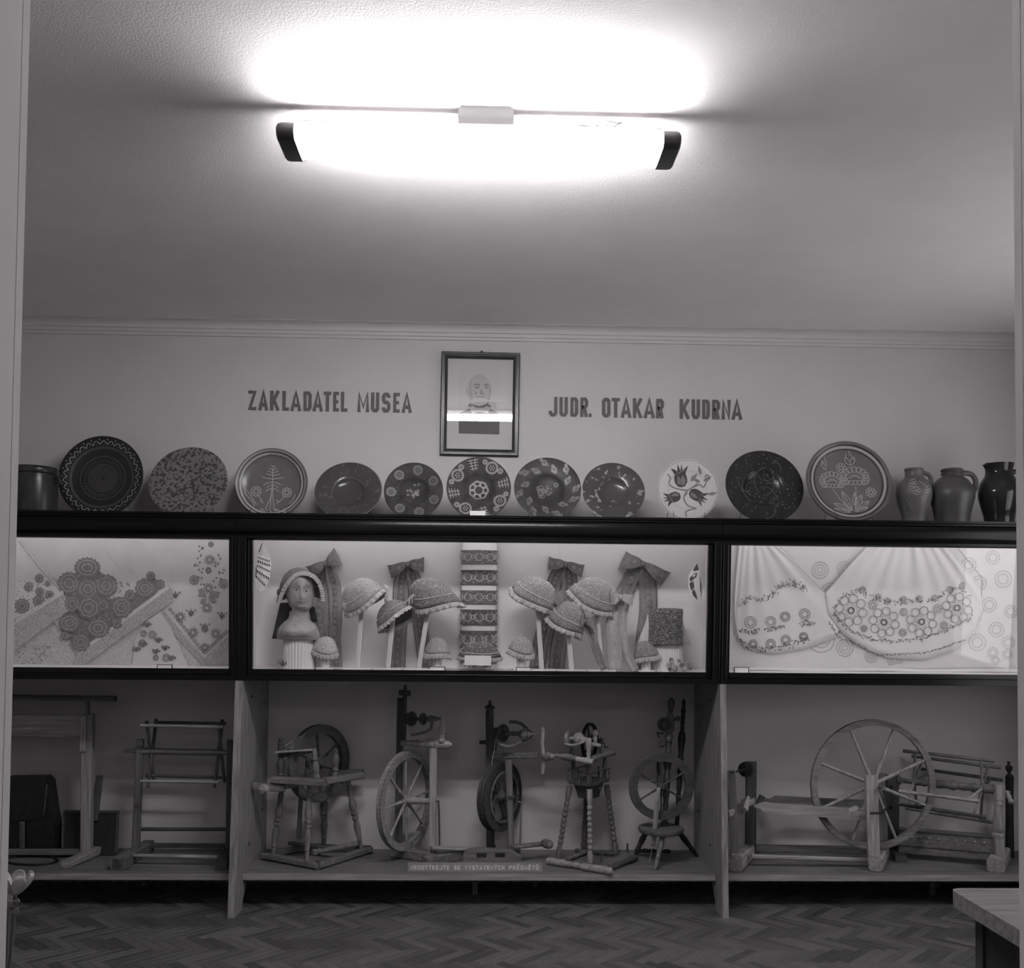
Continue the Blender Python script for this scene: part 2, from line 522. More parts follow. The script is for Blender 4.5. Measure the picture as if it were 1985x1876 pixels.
# fill lamp added behind the camera, in the adjoining room, to lift low shade
l2 = thing('ceiling_lamp', 'added twin tube fill lamp in the adjoining room, unseen behind the view', 'lamp', (0, -.8, ZC))
GLOW2 = emit('fill_tube_adjoining', FILL_POWER_ADJOINING)
for x in (-.065, .065): B().lathe((x, -1.4, ZC - .12), (x, -.2, ZC - .12), [(0, .012), (.004, .0185), (.996, .0185), (1, .012)], 14).obj('tube', GLOW2, l2)
B().box((-.07, -1.4, ZC - .09), (.07, -.2, ZC - .07)).obj('housing', HOUS, l2, smooth=False)
B().box((-.03, -.86, ZC - .07), (.03, -.74, ZC)).obj('mounting_bracket', HOUS, l2, smooth=False)
for y in (-1.42, -.22): B().box((-.095, y, ZC - .15), (.095, y + .04, ZC - .085)).obj('end_cap', CAPM, l2, smooth=False)
# ------------------------------------------------------------------ display cabinets (three units), uprights, shelves
YL = 4.93
ZL = at(930, 998.8, YL).z                 # top of the ledge
ZWT, ZWB = at(930, 1051, 4.945).z, at(930, 1300, 4.985).z
ZRB = at(930, 1322, 4.99).z
def FY(z): return 4.945 + (ZWT - z) * .045 / (ZWT - ZRB)      # the glazed front leans, its top nearer the room
XS0, XS1 = at(459.5, 1010, YL).x, at(1401, 1018, YL).x
mwl = (at(487, 1048, FY(ZWT)).x + at(490, 1298, FY(ZWB)).x) / 2
mwr = (at(1376, 1054, FY(ZWT)).x + at(1368, 1302, FY(ZWB)).x) / 2
lwr = (at(440, 1047, FY(ZWT)).x + at(446.5, 1297, FY(ZWB)).x) / 2
rwl = (at(1420, 1055, FY(ZWT)).x + at(1412, 1303, FY(ZWB)).x) / 2
XA, XB = XL + .03, XR - .03
GLASS = glass('cabinet_glass', 0.0)
BYT, BYB = 5.25, 5.345                     # slanted back board, top and bottom
CZF = ZWB - .004                           # case floor
def BACK(z): return BYB + (BYT - BYB) * (z - CZF) / (ZL - .02 - CZF)

STRIP = emit('cabinet_fill_glow', 14.0)  # tubes added out of sight to brighten the tops of the cases
CORN = [(0, 0), (0, -.012), (.006, -.016), (.006, -.024)]
for i in range(9):
    a = PI / 2 - PI * i / 8
    CORN.append((.030 - .028 * math.cos(a - PI / 2 + PI / 2) * 1.0 if False else .014 - .016 * math.cos(a), -.064 + .040 * math.sin(a)))
CORN += [(.012, -.110), (.004, -.116), (.004, -.128), (.015, -.134), (.015, -(ZL - ZWT)), (.05, -(ZL - ZWT)), (.05, 0)]
units = [('left', XA, XS0, XA + .05, lwr, 'glazed black cabinet unit holding the dark-flowered embroidered cloths, under the dark crock'),
         ('mid', XS0, XS1, mwl, mwr, 'wide glazed black cabinet unit holding the bonnets, bows and carved bust'),
         ('right', XS1, XB, rwl, XB - .05, 'glazed black cabinet unit holding the gathered white eyelet cloths, under the jugs')]
CAB = {}
for key, xa, xb, wa, wb, lab in units:
    c = thing('display_cabinet', lab, 'cabinet', ((xa + xb) / 2, 5.27, ZRB), 'glazed display cabinets in a row')
    CAB[key] = c
    g = .0012
    B().extrude(CORN, (xa + g, YL, ZL), (xb - g, YL, ZL)).obj('cornice', BLACK, c, angle=50)
    B().box((xa + g, YL + .05, ZL - .018), (xb - g, YW, ZL)).obj('top_board', BLACK, c, smooth=False)

    def slat(x0, x1, z0, z1, d0, d1, name, mm=BLACK):
        b = B()
        vs = []
        for z in (z0, z1):
            y = FY(z)
            vs += [(x0, y + d0, z), (x1, y + d0, z), (x1, y + d1, z), (x0, y + d1, z)]
        b.add(vs, [(0, 3, 2, 1), (4, 5, 6, 7), (0, 1, 5, 4), (1, 2, 6, 5), (2, 3, 7, 6), (3, 0, 4, 7)])
        return b
    zt_, zb_ = ZWT + .01, ZRB
    for side, x0, x1 in (('l', xa + g, wa), ('r', wb, xb - g)):
        w = x1 - x0; e = 1 if side == 'l' else -1
        xo, xi = (x0, x1) if e > 0 else (x1, x0)
        b = slat(min(xo, xo + e * w * .62), max(xo, xo + e * w * .62), zb_, zt_, -.012, .03, 'stile')
        q = slat(min(xo + e * w * .6, xi), max(xo + e * w * .6, xi), zb_, zt_, .004, .03, 'stile'); b.add(q.v, q.f)
        for k in (.1, .55, .72):
            xx = xo + e * w * k; off = -.012 if k < .6 else .004
            b.tube([(xx, FY(zb_) + off, zb_ + .004), (xx, FY(zt_) + off, zt_)], .0045, 8)
        b.obj('stile', BLACK, c, angle=50)
    b = B().box((xa + g, FY(ZRB) - .016, ZRB), (xb - g, FY(ZRB) + .03, ZRB + .022)).box((wa, FY(ZWB) + .0, ZRB + .02), (wb, FY(ZWB) + .03, ZWB))
    b.tube([(wa, FY(ZWB) + .001, ZRB + .034), (wb, FY(ZWB) + .001, ZRB + .034)], .005, 8)
    b.obj('bottom_rail', BLACK, c, angle=50)
    gl = B().add([(wa, FY(ZWB) + .012, ZWB), (wb, FY(ZWB) + .012, ZWB), (wb, FY(ZWT) + .012, ZWT), (wa, FY(ZWT) + .012, ZWT)], [(0, 1, 2, 3)]).obj('glass_pane', GLASS, c, smooth=False)
    # white lined box behind the glass
    B().prism([(xa + .012, BYT, ZL - .02), (xa + .012, BYT + .014, ZL - .02), (xa + .012, BYB + .014, CZF - .01), (xa + .012, BYB, CZF - .01)], (xb - xa - .024, 0, 0)).obj('back_board', CASEW, c, smooth=False)
    B().box((xa + .012, FY(ZWB) + .03, CZF - .016), (xb - .012, BYB + .01, CZF)).obj('case_floor', CASEW, c, smooth=False)
    B().box((xa + .012, FY(ZWT) + .03, ZL - .03), (xb - .012, BYT + .01, ZL - .0185)).obj('case_lid', CASEW, c, smooth=False)
    for x, nm in ((xa + .002, 'side_board'), (xb - .012, 'side_board')):
        B().prism([(x, FY(ZWT) + .031, ZL - .02), (x, BYT + .01, ZL - .02), (x, BYB + .01, CZF - .015), (x, FY(ZWB) + .031, CZF - .015)], (.010, 0, 0)).obj(nm, CASEW, c, smooth=False)
    sl = B().rod((xa + .06, FY(ZWT) + .052, ZL - .048), (xb - .06, FY(ZWT) + .052, ZL - .048), .007, n=10).obj('fill_strip', STRIP, c); sl['label'] = 'added slim fill tube, unseen behind the cornice'
    B().box((xa + .05, FY(ZWT) + .036, ZL - .0395), (xb - .05, FY(ZWT) + .068, ZL - .0305)).obj('fill_strip_bracket', WHITE, c, smooth=False)
    B().box((xa + g, FY(ZRB) + .03, ZRB), (xb - g, YW, ZRB + .016)).obj('base_board', BLACKM, c, smooth=False)

ZS, ST = .1766, .031
zsup = ZRB - .0005
PANEL = [(4.955, zsup), (4.890, 0), (5.03, 0), (5.055, .05), (5.135, .115), (5.085, .147), (5.565, .147), (5.565, zsup)]
PINE = wood('pine_board', .25, 'z', .55, .4)
PANS = {}
for key, x0, x1, lab in (('l', at(441, 1777, 4.89).x, at(455, 1777, 4.89).x, 'raked pine support board with slanting front edge beside the yarn reel'),
                         ('r', at(1401, 1783, 4.89).x, at(1413, 1783, 4.89).x, 'raked pine support board with slanting front edge beside the big winder wheel'),
                         ):
    PANS[key] = (x0, x1)
    t = thing('support_board', lab, 'support', ((x0 + x1) / 2, 5.2, 0), 'pine boards carrying the cabinets')
    B().prism([(x0, p[0], p[1]) for p in PANEL], (x1 - x0, 0, 0)).obj('board', PINE, t, smooth=False)
    xi = x1 if key == 'l' else x0
    e = 1 if key == 'l' else -1
    for (yy, zz) in ((5.16, .30), (5.16, 1.06), (5.45, .42), (5.45, 1.0)):
        B().rod((xi - e * .002, yy, zz), (xi + e * .003, yy, zz), .008, n=10).obj('screw_head', IRON, t)
bl = at(493, 1326, 5.16)
B().box((PANS['l'][1], 5.15, ZRB - .045), (PANS['l'][1] + .003, 5.175, ZRB - .001)).obj('angle_plate', mat('dull_steel', .25, .5), bpy.data.objects['support_board'])
for x, lab in ((XA, 'pine board carrying the far left end of the cabinets, behind the left door jamb'), (XB - .034, 'pine board carrying the far right end of the cabinets, behind the right door jamb')):
    o = B().prism([(x, p[0], p[1]) for p in PANEL], (.034, 0, 0)).obj('support_board', PINE, None, smooth=False)
    tag(o, lab, 'support', 'pine boards carrying the cabinets')
SHW = wood('shelf_pine', .155, 'x', .5, .4)
EDGE = wood('shelf_edge', .30, 'x', .55, .3)
for x0, x1, lab, legs in ((XA + .034, PANS['l'][0], 'low pine shelf plank under the yarn reel and the satchel', []),
                          (PANS['l'][1] + .001, PANS['r'][0] - .001, 'long low pine shelf plank under the five spinning wheels', [921]),
                          (PANS['r'][1], XB - .034, 'low pine shelf plank under the large winder wheel', [1808])):
    t = thing('shelf', lab, 'shelf', ((x0 + x1) / 2, 5.3, 0), 'low shelf planks')
    b = B().box((x0, YD, ZS - ST), (x1, YW - .004, ZS)).obj('plank', SHW, t, smooth=False)
    B().box((x0, YD - .004, ZS - ST), (x1, YD, ZS - .0005)).obj('front_edge', EDGE, t, smooth=False)
    for px in legs:
        p = at(px, 1720, 5.30)
        B().box((p.x - .014, 5.30, 0), (p.x + .014, 5.33, ZS - ST)).obj('leg', WZ, t, smooth=False)
    xm = (x0 + x1) / 2 + .3
    B().box((xm - .014, 5.45, 0), (xm + .014, 5.48, ZS - ST)).obj('leg', WZ, t, smooth=False)

# ------------------------------------------------------------------ stroke lettering
def glyph(ch, sx, sy):
    l, r, b, t = sx / 2, 1 - sx / 2, sy / 2, 1 - sy / 2
    c = .5; m = .5; k = .16; ky = k * .62
    def rr(a0, a1):  # rounded box arcs helper
        return None
    top_round = [(l, t - ky), (l + k, t), (r - k, t), (r, t - ky)]
    D = {
        'Z': [[(0, t), (r, t), (l, b), (1, b)]],
        'A': [[(l * .8, 0), (c, 1 - sy * .1), (1 - l * .8, 0)], [(l + .1, .28), (r - .1, .28)]],
        'K': [[(l, 0), (l, 1)], [(r, 1), (l + sx * .4, .45)], [(l + .18, .58), (r, 0)]],
        'L': [[(l, 1), (l, b), (1, b)]],
        'D': [{'p': [(l, b), (r - k, b), (r, b + ky), (r, t - ky), (r - k, t), (l, t)], 'closed': True}],
        'T': [[(0, t), (1, t)], [(c, t), (c, 0)]],
        'E': [[(1, t), (l, t), (l, b), (1, b)], [(l, m), (.88, m)]],
        'M': [[(l * .8, 0), (l * .8, 1 - sy * .3), (c, .25), (1 - l * .8, 1 - sy * .3), (1 - l * .8, 0)]],
        'U': [[(l, 1), (l, b + ky), (l + k, b), (r - k, b), (r, b + ky), (r, 1)]],
        'S': [[(r, t - ky * 1.7), (r, t - ky), (r - k, t), (l + k, t), (l, t - ky), (l, m + ky), (l + k, m), (r - k, m), (r, m - ky), (r, b + ky), (r - k, b), (l + k, b), (l, b + ky), (l, b + ky * 1.7)]],
        'J': [[(r, 1), (r, b + ky), (r - k, b), (l + k, b), (l, b + ky), (l, b + ky * 2)]],
        'R': [[(l, 0), (l, t), (r - k, t), (r, t - ky), (r, m + ky), (r - k, m), (l, m)], [(c, m), (r, 0)]],
        'P': [[(l, 0), (l, t), (r - k, t), (r, t - ky), (r, m + ky), (r - k, m - .02), (l, m - .02)]],
        'O': [{'p': [(l, b + ky), (l + k, b), (r - k, b), (r, b + ky), (r, t - ky), (r - k, t), (l + k, t), (l, t - ky)], 'closed': True}],
        'N': [[(l, 0), (l, 1 - sy * .3), (r, sy * .3), (r, 1)]],
        'Y': [[(l * .8, 1), (c, .45), (1 - l * .8, 1)], [(c, .5), (c, 0)]],
        'V': [[(l * .8, 1), (c, sy * .2), (1 - l * .8, 1)]],
        'C': [[(r, t - ky * 1.8), (r, t - ky), (r - k, t), (l + k, t), (l, t - ky), (l, b + ky), (l + k, b), (r - k, b), (r, b + ky), (r, b + ky * 1.8)]],
        'H': [[(l, 0), (l, 1)], [(r, 0), (r, 1)], [(l, m), (r, m)]],
        '.': [[(0, b), (1, b)]],
    }
    return D[ch]


def letter(bb, ch, x0, x1, z0, z1, sw, place, depth, acc=None):
    """place(x, z, h) -> 3D; strokes with constant metric width"""
    w, h = x1 - x0, z1 - z0
    for k_, pl in enumerate(glyph(ch, min(.9, sw / w), sw / h)):
        cl = isinstance(pl, dict); p = pl['p'] if cl else pl
        strips(bb, [{'p': [(x0 + a * w, z0 + q * h) for a, q in p], 'closed': cl}], sw, place, depth * (1 - .16 * k_))
    cx = (x0 + x1) / 2
    if acc == 'acute': strips(bb, [[(cx - .1 * w, z1 + .12 * h), (cx + .25 * w, z1 + .30 * h)]], sw * .8, place, depth)
    if acc == 'caron': strips(bb, [[(cx - .32 * w, z1 + .28 * h), (cx, z1 + .10 * h), (cx + .32 * w, z1 + .28 * h)]], sw * .75, place, depth)
    if acc == 'ring': strips(bb, [{'p': [(cx + .2 * w * math.cos(a), z1 + .18 * h + .11 * h * math.sin(a)) for a in [2 * PI * i / 8 for i in range(8)]], 'closed': True}], sw * .6, place, depth)


LETM = mat('letter_grey', .13, .7, .3, var=.1, vscale=30)
def wall_place(x, z, h): return V((x, YW - .0005 - h, z))
def px_word(name, label, spec, ytop, ybot, xref, slope):
    cx = sum(a + b for _, a, b in spec) / 2 / len(spec)
    base = at(cx, ybot, YW)
    t = thing(name, label, 'lettering', base, 'grey letters fixed to the wall')
    for ch, a, b in spec:
        a, b = 460 + a / 1.985, 460 + b / 1.985
        m = (a + b) / 2
        yt, yb = ytop + slope * (m - xref), ybot + slope * (m - xref)
        p0, p1 = at(a, yb, YW), at(b, yt, YW)
        if ch == '.': p1 = at(b, yb - 7, YW)
        bb = B(); letter(bb, ch, p0.x, p1.x, p0.z, p1.z, 0.019 if ch != '.' else .02, wall_place, .004)
        o = bb.obj('letter', LETM, t, smooth=False)
px_word('wall_lettering', 'grey wall letters spelling ZAKLADATEL left of the portrait', [('Z', 42, 75), ('A', 82, 120), ('K', 126, 165), ('L', 173, 200), ('A', 205, 247), ('D', 254, 287), ('A', 290, 330), ('T', 332, 362), ('E', 368, 392), ('L', 398, 425)], 757, 795, 490, .0165)
px_word('wall_lettering', 'grey wall letters spelling MUSEA left of the portrait', [('M', 463, 507), ('U', 514, 547), ('S', 556, 590), ('E', 599, 626), ('A', 633, 672)], 757, 795, 490, .0165)
px_word('wall_lettering', 'grey wall letters spelling JUDR. right of the portrait', [('J', 1198, 1232), ('U', 1239, 1272), ('D', 1281, 1312), ('R', 1319, 1350), ('.', 1352, 1363)], 769.5, 807, 1070, .0175)
px_word('wall_lettering', 'grey wall letters spelling OTAKAR right of the portrait', [('O', 1403, 1436), ('T', 1440, 1472), ('A', 1476, 1516), ('K', 1522, 1560), ('A', 1564, 1606), ('R', 1611, 1641)], 769.5, 807, 1070, .0175)
px_word('wall_lettering', 'grey wall letters spelling KUDRNA right of the portrait', [('K', 1702, 1742), ('U', 1748, 1780), ('D', 1788, 1818), ('R', 1826, 1857), ('N', 1863, 1898), ('A', 1902, 1942)], 769.5, 807, 1070, .0175)

# ------------------------------------------------------------------ framed portrait
tl, tr, br, bl_ = at(856, 680.5, YW - .03), at(1008, 684.5, YW - .03), at(1005, 884, YW - .03), at(852, 881, YW - .03)
cen = (tl + tr + br + bl_) / 4
ex = ((tr - tl) + (br - bl_)).normalized(); ez = ((tl - bl_) + (tr - br)).normalized()
PWD, PHT = ((tr - tl).length + (br - bl_).length) / 2, ((tl - bl_).length + (tr - br).length) / 2
LEAN = math.radians(-1.0)
ey = V((0, 1, 0))
ez = (ez * math.cos(LEAN) + V((0, 1, 0)) * math.sin(LEAN)).normalized(); ex = (ex - ez * ex.dot(ez)).normalized(); ey = ez.cross(ex)
POR = thing('framed_portrait', 'framed portrait print of a bearded old man hanging between the wall letters', 'picture', at(930, 881, YW))
def pp(x, z, d=0): return cen + ex * x + ez * z + ey * d       # d positive towards the wall
def fpx(px, py):        # pixel of the photo to local frame coordinates
    p = at(px, py, YW - .03) - cen
    return p.dot(ex), p.dot(ez)
fprof = [(0, .028), (0, .004), (.006, -.002), (.012, -.002), (.014, .005), (.020, .005), (.030, .001), (.036, .004), (.038, .009), (.038, .028)]
b = B(); n = len(fprof); vs = []
for sx_, sz_ in ((-1, -1), (1, -1), (1, 1), (-1, 1)):
    for (w, d) in fprof: vs.append(pp(sx_ * (PWD / 2 - w), sz_ * (PHT / 2 - w), d))
fs = []
for q in range(4):
    for k in range(n):
        l = (k + 1) % n; fs.append((q * n + k, ((q + 1) % 4) * n + k, ((q + 1) % 4) * n + l, q * n + l))
b.add(vs, fs).obj('picture_frame', mat('frame_ebonised', .03, .3, .6, var=.4, vscale=14), POR, angle=30)
iw, ih = PWD / 2 - .036, PHT / 2 - .036
MNT = mat('portrait_mount', .62, .8)
B().add([pp(-iw, -ih, .016), pp(iw, -ih, .016), pp(iw, ih, .016), pp(-iw, ih, .016)], [(0, 1, 2, 3)]).obj('mount', MNT, POR, smooth=False)
def flat(name, v, polys, d, parent=POR):
    for pl in polys:
        q = [fpx(*p) for p in pl]
        o = B().add([pp(a, c, d) for a, c in q], [tuple(range(len(q)))]).obj(name, mat('print_tone_%d' % int(v * 1000), v, .8), parent, smooth=False)
    return o
def ell(cx, cy, rx, ry, n=20, a0=0, a1=2 * PI): return [(cx + rx * math.cos(a0 + (a1 - a0) * i / n), cy + ry * math.sin(a0 + (a1 - a0) * i / n)) for i in range(n)]
flat('print', .60, [[(889, 712), (970, 714), (968, 841), (889, 839)]], .0155)
PRN = [c for c in POR.children if c.name.startswith('print')][0]
flat('suit', .14, [[(889, 800), (900, 795), (912, 790), (948, 791), (960, 796), (968.5, 802), (968, 841), (889, 839)]], .0153, PRN)
flat('shirt_collar', .55, [[(908, 788), (914, 779), (947, 779), (952, 789), (945, 800), (930, 797), (916, 800)]], .0151, PRN)
flat('neck_shadow', .14, [[(912, 778), (947, 778), (946, 785), (938, 789), (924, 789), (915, 785)], [(906, 787), (911, 780), (916, 787)], [(944, 787), (949, 782), (952, 788)]], .0149, PRN)
flat('head', .50, [ell(929, 755, 24, 31)], .0148, PRN)
flat('ear', .42, [ell(907, 757, 4, 8)], .0149, PRN)
flat('cheek_shade', .40, [[(910, 742), (914, 735), (913, 752), (917, 768), (914, 776), (909, 762)], [(949, 745), (953, 752), (950, 772), (946, 776), (948, 760)]], .0147, PRN)
flat('beard', .57, [ell(929, 777, 17, 8)], .0146, PRN)
flat('eye', .26, [[(919, 744), (925, 742), (931, 744), (930, 747), (924, 745), (919, 747)], ell(925, 750, 5, 2.2, 10), [(938, 744), (944, 742), (948, 745), (947, 748), (943, 746), (938, 747)], ell(943, 750, 4, 2.2, 10)], .0145, PRN)
flat('nose_shade', .30, [[(931, 756), (934, 752), (935, 760), (940, 761), (936, 764), (930, 763)], [(922, 757), (925, 760), (922, 766), (920, 762)], [(926, 767), (938, 767), (944, 771), (936, 769), (928, 769), (922, 771)]], .0144, PRN)
B().add([pp(-iw, -ih, .009), pp(iw, -ih, .009), pp(iw, ih, .009), pp(-iw, ih, .009)], [(0, 1, 2, 3)]).obj('glass_pane', glass('portrait_glass', 0.0), POR, smooth=False)
B().ball(pp(.005, PHT / 2 + .002, .01), .008, 10).obj('hanging_ring', IRON, POR)
# ------------------------------------------------------------------ wares on the ledge
def circ(c, r, n=14, a0=0): return {'p': [(c[0] + r * math.cos(a0 + 2 * PI * i / n), c[1] + r * math.sin(a0 + 2 * PI * i / n)) for i in range(n)], 'closed': True}
def pol(r, a): return (r * math.cos(a), r * math.sin(a))
def petals(c, r, n, k=.35, a0=0):
    out = []
    for i in range(n):
        a = a0 + 2 * PI * i / n; q = (c[0] + r * .66 * math.cos(a), c[1] + r * .66 * math.sin(a))
        out.append(circ(q, r * k, 8, a))
    return out
def leafline(a, b, w, n=6):
    ax, ay = a; bx, by = b; dx, dy = bx - ax, by - ay; L = math.hypot(dx, dy); nx, ny = -dy / L, dx / L
    l1 = [(ax + dx * t + nx * w * math.sin(PI * t), ay + dy * t + ny * w * math.sin(PI * t)) for t in [i / n for i in range(n + 1)]]
    l2 = [(ax + dx * t - nx * w * math.sin(PI * t), ay + dy * t - ny * w * math.sin(PI * t)) for t in [i / n for i in range(n, -1, -1)]]
    return {'p': l1 + l2[1:-1], 'closed': True}
PROF = {
    'dish': [(0, -.17), (.25, -.165), (.48, -.15), (.58, -.135), (.72, -.09), (.80, -.05), (.86, -.03), (.965, 0), (1.0, -.005)],
    'brim': [(0, -.22), (.30, -.21), (.43, -.17), (.485, -.12), (.51, -.10), (.60, -.085), (.97, 0), (1.0, -.006)],
    'shallow': [(0, -.10), (.33, -.10), (.40, -.075), (.46, -.06), (.97, 0), (1.0, -.006)],
    'lip': [(0, -.10), (.60, -.095), (.76, -.07), (.80, -.045), (.84, -.035), (.89, -.02), (.93, .02), (.97, .03), (.99, .01), (1.0, -.02)],
    'flat': [(0, -.07), (.55, -.065), (.63, -.05), (.95, 0), (1.0, -.006)],
}
WIRE = mat('stand_wire', .03, .5, .5)
class Plate:
    def __init__(s, name, label, cx, top, hw, cy, hh, prof, m, yaw=0.0, cat='plate'):
        # tilt from the apparent flattening, depth from the rim resting on the ledge
        ratio = min(.999, hh / hw)
        tilt = math.acos(ratio)
        lo, hi = 4.98, 5.55
        for _ in range(40):
            Y = (lo + hi) / 2; C = at(cx, cy, Y); el = math.atan2(C.z - EYE, Y)
            tau = max(math.radians(3), tilt - el); R = hw * S(Y)
            if C.z - R * math.cos(tau) > ZL + .0025: hi = Y
            else: lo = Y
        C = C + V((0, 0, ZL + .0025 - (C.z - R * math.cos(tau))))
        s.R, s.C, s.tau = R, C, tau
        s.n = V((math.sin(yaw) * math.cos(tau), -math.cos(yaw) * math.cos(tau), math.sin(tau)))
        s.ex = V((math.cos(yaw), math.sin(yaw), 0)); s.ey = s.n.cross(s.ex); s.ey.normalize()
        if s.ey.z < 0: s.ey = -s.ey
        # keep clear of the wall
        back = C.y + R * math.sin(tau) + .02
        s.prof = PROF[prof]
        s.root = thing(name, label, cat, (C.x, C.y - R * math.sin(tau), ZL), 'pottery standing along the ledge')
        b = B(); N = 56; T = .045
        sec = [(r * R, h * R) for r, h in s.prof[1:]] + [(R * .985, -.03 * R)] + [(r * R, (h - T) * R) for r, h in reversed(s.prof[1:-2])]
        vs, fs = [], []
        m_ = len(sec)
        for i in range(N):
            q = 2 * PI * i / N; e = s.ex * math.cos(q) + s.ey * math.sin(q)
            for (r, o) in sec: vs.append(C + e * r + s.n * o)
        vs += [C + s.n * (s.prof[0][1] * R), C + s.n * ((s.prof[0][1] - T) * R)]
        for i in range(N):
            j = (i + 1) % N
            for k in range(m_ - 1): fs.append((i * m_ + k, j * m_ + k, j * m_ + k + 1, i * m_ + k + 1))
            fs.append((N * m_, j * m_, i * m_)); fs.append((N * m_ + 1, i * m_ + m_ - 1, j * m_ + m_ - 1))
        b.add(vs, fs); s.body = b.obj('body', m, s.root, angle=50)

    def h(s, r):
        r = min(abs(r), 1)
        for (a, b), (c, d) in zip(s.prof, s.prof[1:]):
            if r <= c: return b + (d - b) * (r - a) / (c - a)
        return s.prof[-1][1]

    def fn(s, u, v, h):
        return s.C + s.ex * (u * s.R) + s.ey * (v * s.R) + s.n * (s.h(math.hypot(u, v)) * s.R + .0007 + h)

    def deco(s, lines, w, m, name='slip_pattern', pts=None, pr=.02, depth=.0007):
        def sub(pl):
            cl = isinstance(pl, dict); p = pl['p'] if cl else pl; c = cl and pl.get('closed')
            out = []
            q = p + [p[0]] if c else p
            for a, b in zip(q, q[1:]):
                d = math.hypot(b[0] - a[0], b[1] - a[1]); k = max(1, int(d / .12))
                out += [(a[0] + (b[0] - a[0]) * i / k, a[1] + (b[1] - a[1]) * i / k) for i in range(k)]
            if not c: out.append(q[-1])
            return {'p': out, 'closed': c, 'w': pl['w'] if cl and 'w' in pl else w}
        bb = B(); strips(bb, [sub(l) for l in lines], w, s.fn, depth)
        if pts: dots(bb, pts, pr, s.fn, 7, .0007)
        o = bb.obj(name, m, s.root, smooth=False); o['kind'] = 'stuff'
        return o

    def fill(s, polys, m, name='painted_motif', hh=.0004):
        for pl in polys:
            bb = B()
            n = len(pl); c = (sum(p[0] for p in pl) / n, sum(p[1] for p in pl) / n)
            q = [s.fn(p[0], p[1], hh) for p in pl] + [s.fn(c[0], c[1], hh + .0004)]
            bb.add(q, [(i, (i + 1) % n, n) for i in range(n)])
            bb.obj(name, m, s.root, smooth=False)

    def stand(s, dx, label):
        R = s.R; st = thing('plate_stand', label, 'stand', (s.C.x, s.C.y - R * math.sin(s.tau), ZL), 'wire stands behind the plates')
        for e in (-1, 1):
            b = B(); u = e * dx
            v0 = -math.sqrt(max(0, 1 - u * u)) 
            f = s.C + s.ex * (u * R) + s.ey * (v0 * R)
            up = s.C + s.ex * (u * R) + s.ey * ((v0 + .13) * R) + s.n * .016
            fr = f + s.n * .020 - s.ey * .002
            fr.z = max(fr.z, ZL + .003)
            bk = f - s.n * .03; base = V((f.x, f.y + .015, ZL + .0018)); back = V((f.x + e * .015, min(YW - .02, f.y + .11), ZL + .0018))
            b.tube([up, up + s.n * .003 - s.ey * .005, fr, V((fr.x, fr.y, ZL + .0018)), base, back], .0014, 6)
            b.tube([back, V((f.x, min(YW - .015, s.C.y + R * .25 * math.sin(s.tau) + .03), ZL + R * .75))], .0014, 6)
            b.obj('wire_hook', WIRE, st)
        return st
    def wires(s): pass


def glaze(nm, v, **k):
    k.setdefault('rough', .26); k.setdefault('spec', .32)
    return mat(nm, v, **k)
SLIP = mat('pale_slip', .34, .45, .5)
SLIPD = mat('dim_slip', .17, .4, .5)
SLIPW = mat('white_slip', .5, .4, .5)
DARKL = mat('dark_line', .02, .5)

# 1 big dark dish with scalloped rim
p = Plate('earthenware_dish', 'large dark dish with pale scalloped rim lines and central rings', 195, 845, 81, 923, 78, 'dish', glaze('dish_dark', .028, var=.2))
L = []
for i in range(30):
    a0, a1 = 2 * PI * i / 30, 2 * PI * (i + 1) / 30
    L.append([pol(.80 + .085 * math.sin(PI * t), a0 + (a1 - a0) * t) for t in [k / 6 for k in range(7)]])
    am = (a0 + a1) / 2; L.append([pol(.90, a0), pol(.94, a0)])
L2 = [circ((0, 0), r, 48) for r in (.34, .53, .72, .75)] + [circ((0, 0), r, 30) for r in (.06, .10, .14, .18, .22, .26, .30)]
zz = []
for i in range(80): zz.append(pol(.38 if i % 2 else .49, 2 * PI * i / 80))
p.deco(L, .016, SLIP, pts=[pol(.80, 2 * PI * (i + .5) / 30) for i in range(30)] + [pol(.83, 2 * PI * (i + .3) / 30) for i in range(30)], pr=.008)
p.deco(L2 + [{'p': zz, 'closed': True}], .009, SLIPD, 'incised_rings')
p.stand(.55, 'wire stand under the large dark scalloped dish')
# 2 speckled plate
p = Plate('speckled_plate', 'pale grey plate speckled all over with dark blotches', 365, 866, 75, 933, 67, 'shallow', glaze('speckle', .16, v2=.045, thr=.53, vscale=62, soft=.03, rough=.35))
p.stand(.52, 'wire stand under the pale speckled plate')
# 3 tree dish
p = Plate('tree_dish', 'lipped dish painted with a fir tree and two flowers', 525.5, 868, 70.5, 936, 68, 'lip', glaze('tree_glaze', .125, var=.12))
L = [[(-.02, -.72), (.02, .0), (.01, .45)], [(-.14, -.72), (-.02, -.40), (.02, 0)], [(.10, -.72), (.05, -.40), (.02, 0)]]
for k, (y, w) in enumerate([(.48, .05), (.40, .10), (.32, .15), (.24, .19), (.14, .30), (.06, .24), (-.02, .16), (-.12, .18)]):
    dy = .05 if k < 5 else -.09
    L += [[(.02, y), (.02 + w * .6, y + dy * .4), (.02 + w, y + dy)], [(.02, y), (.02 - w * .6, y + dy * .4), (.02 - w, y + dy)]]
L += petals((-.42, -.22), .15, 8, .3) + petals((.42, -.24), .14, 8, .3)
L += [[(-.36, -.34), (-.26, -.44), (-.22, -.56)], [(.36, -.36), (.26, -.46), (.16, -.56)], [(-.26, -.44), (-.30, -.52)], [(.2, -.5), (.14, -.44)]]
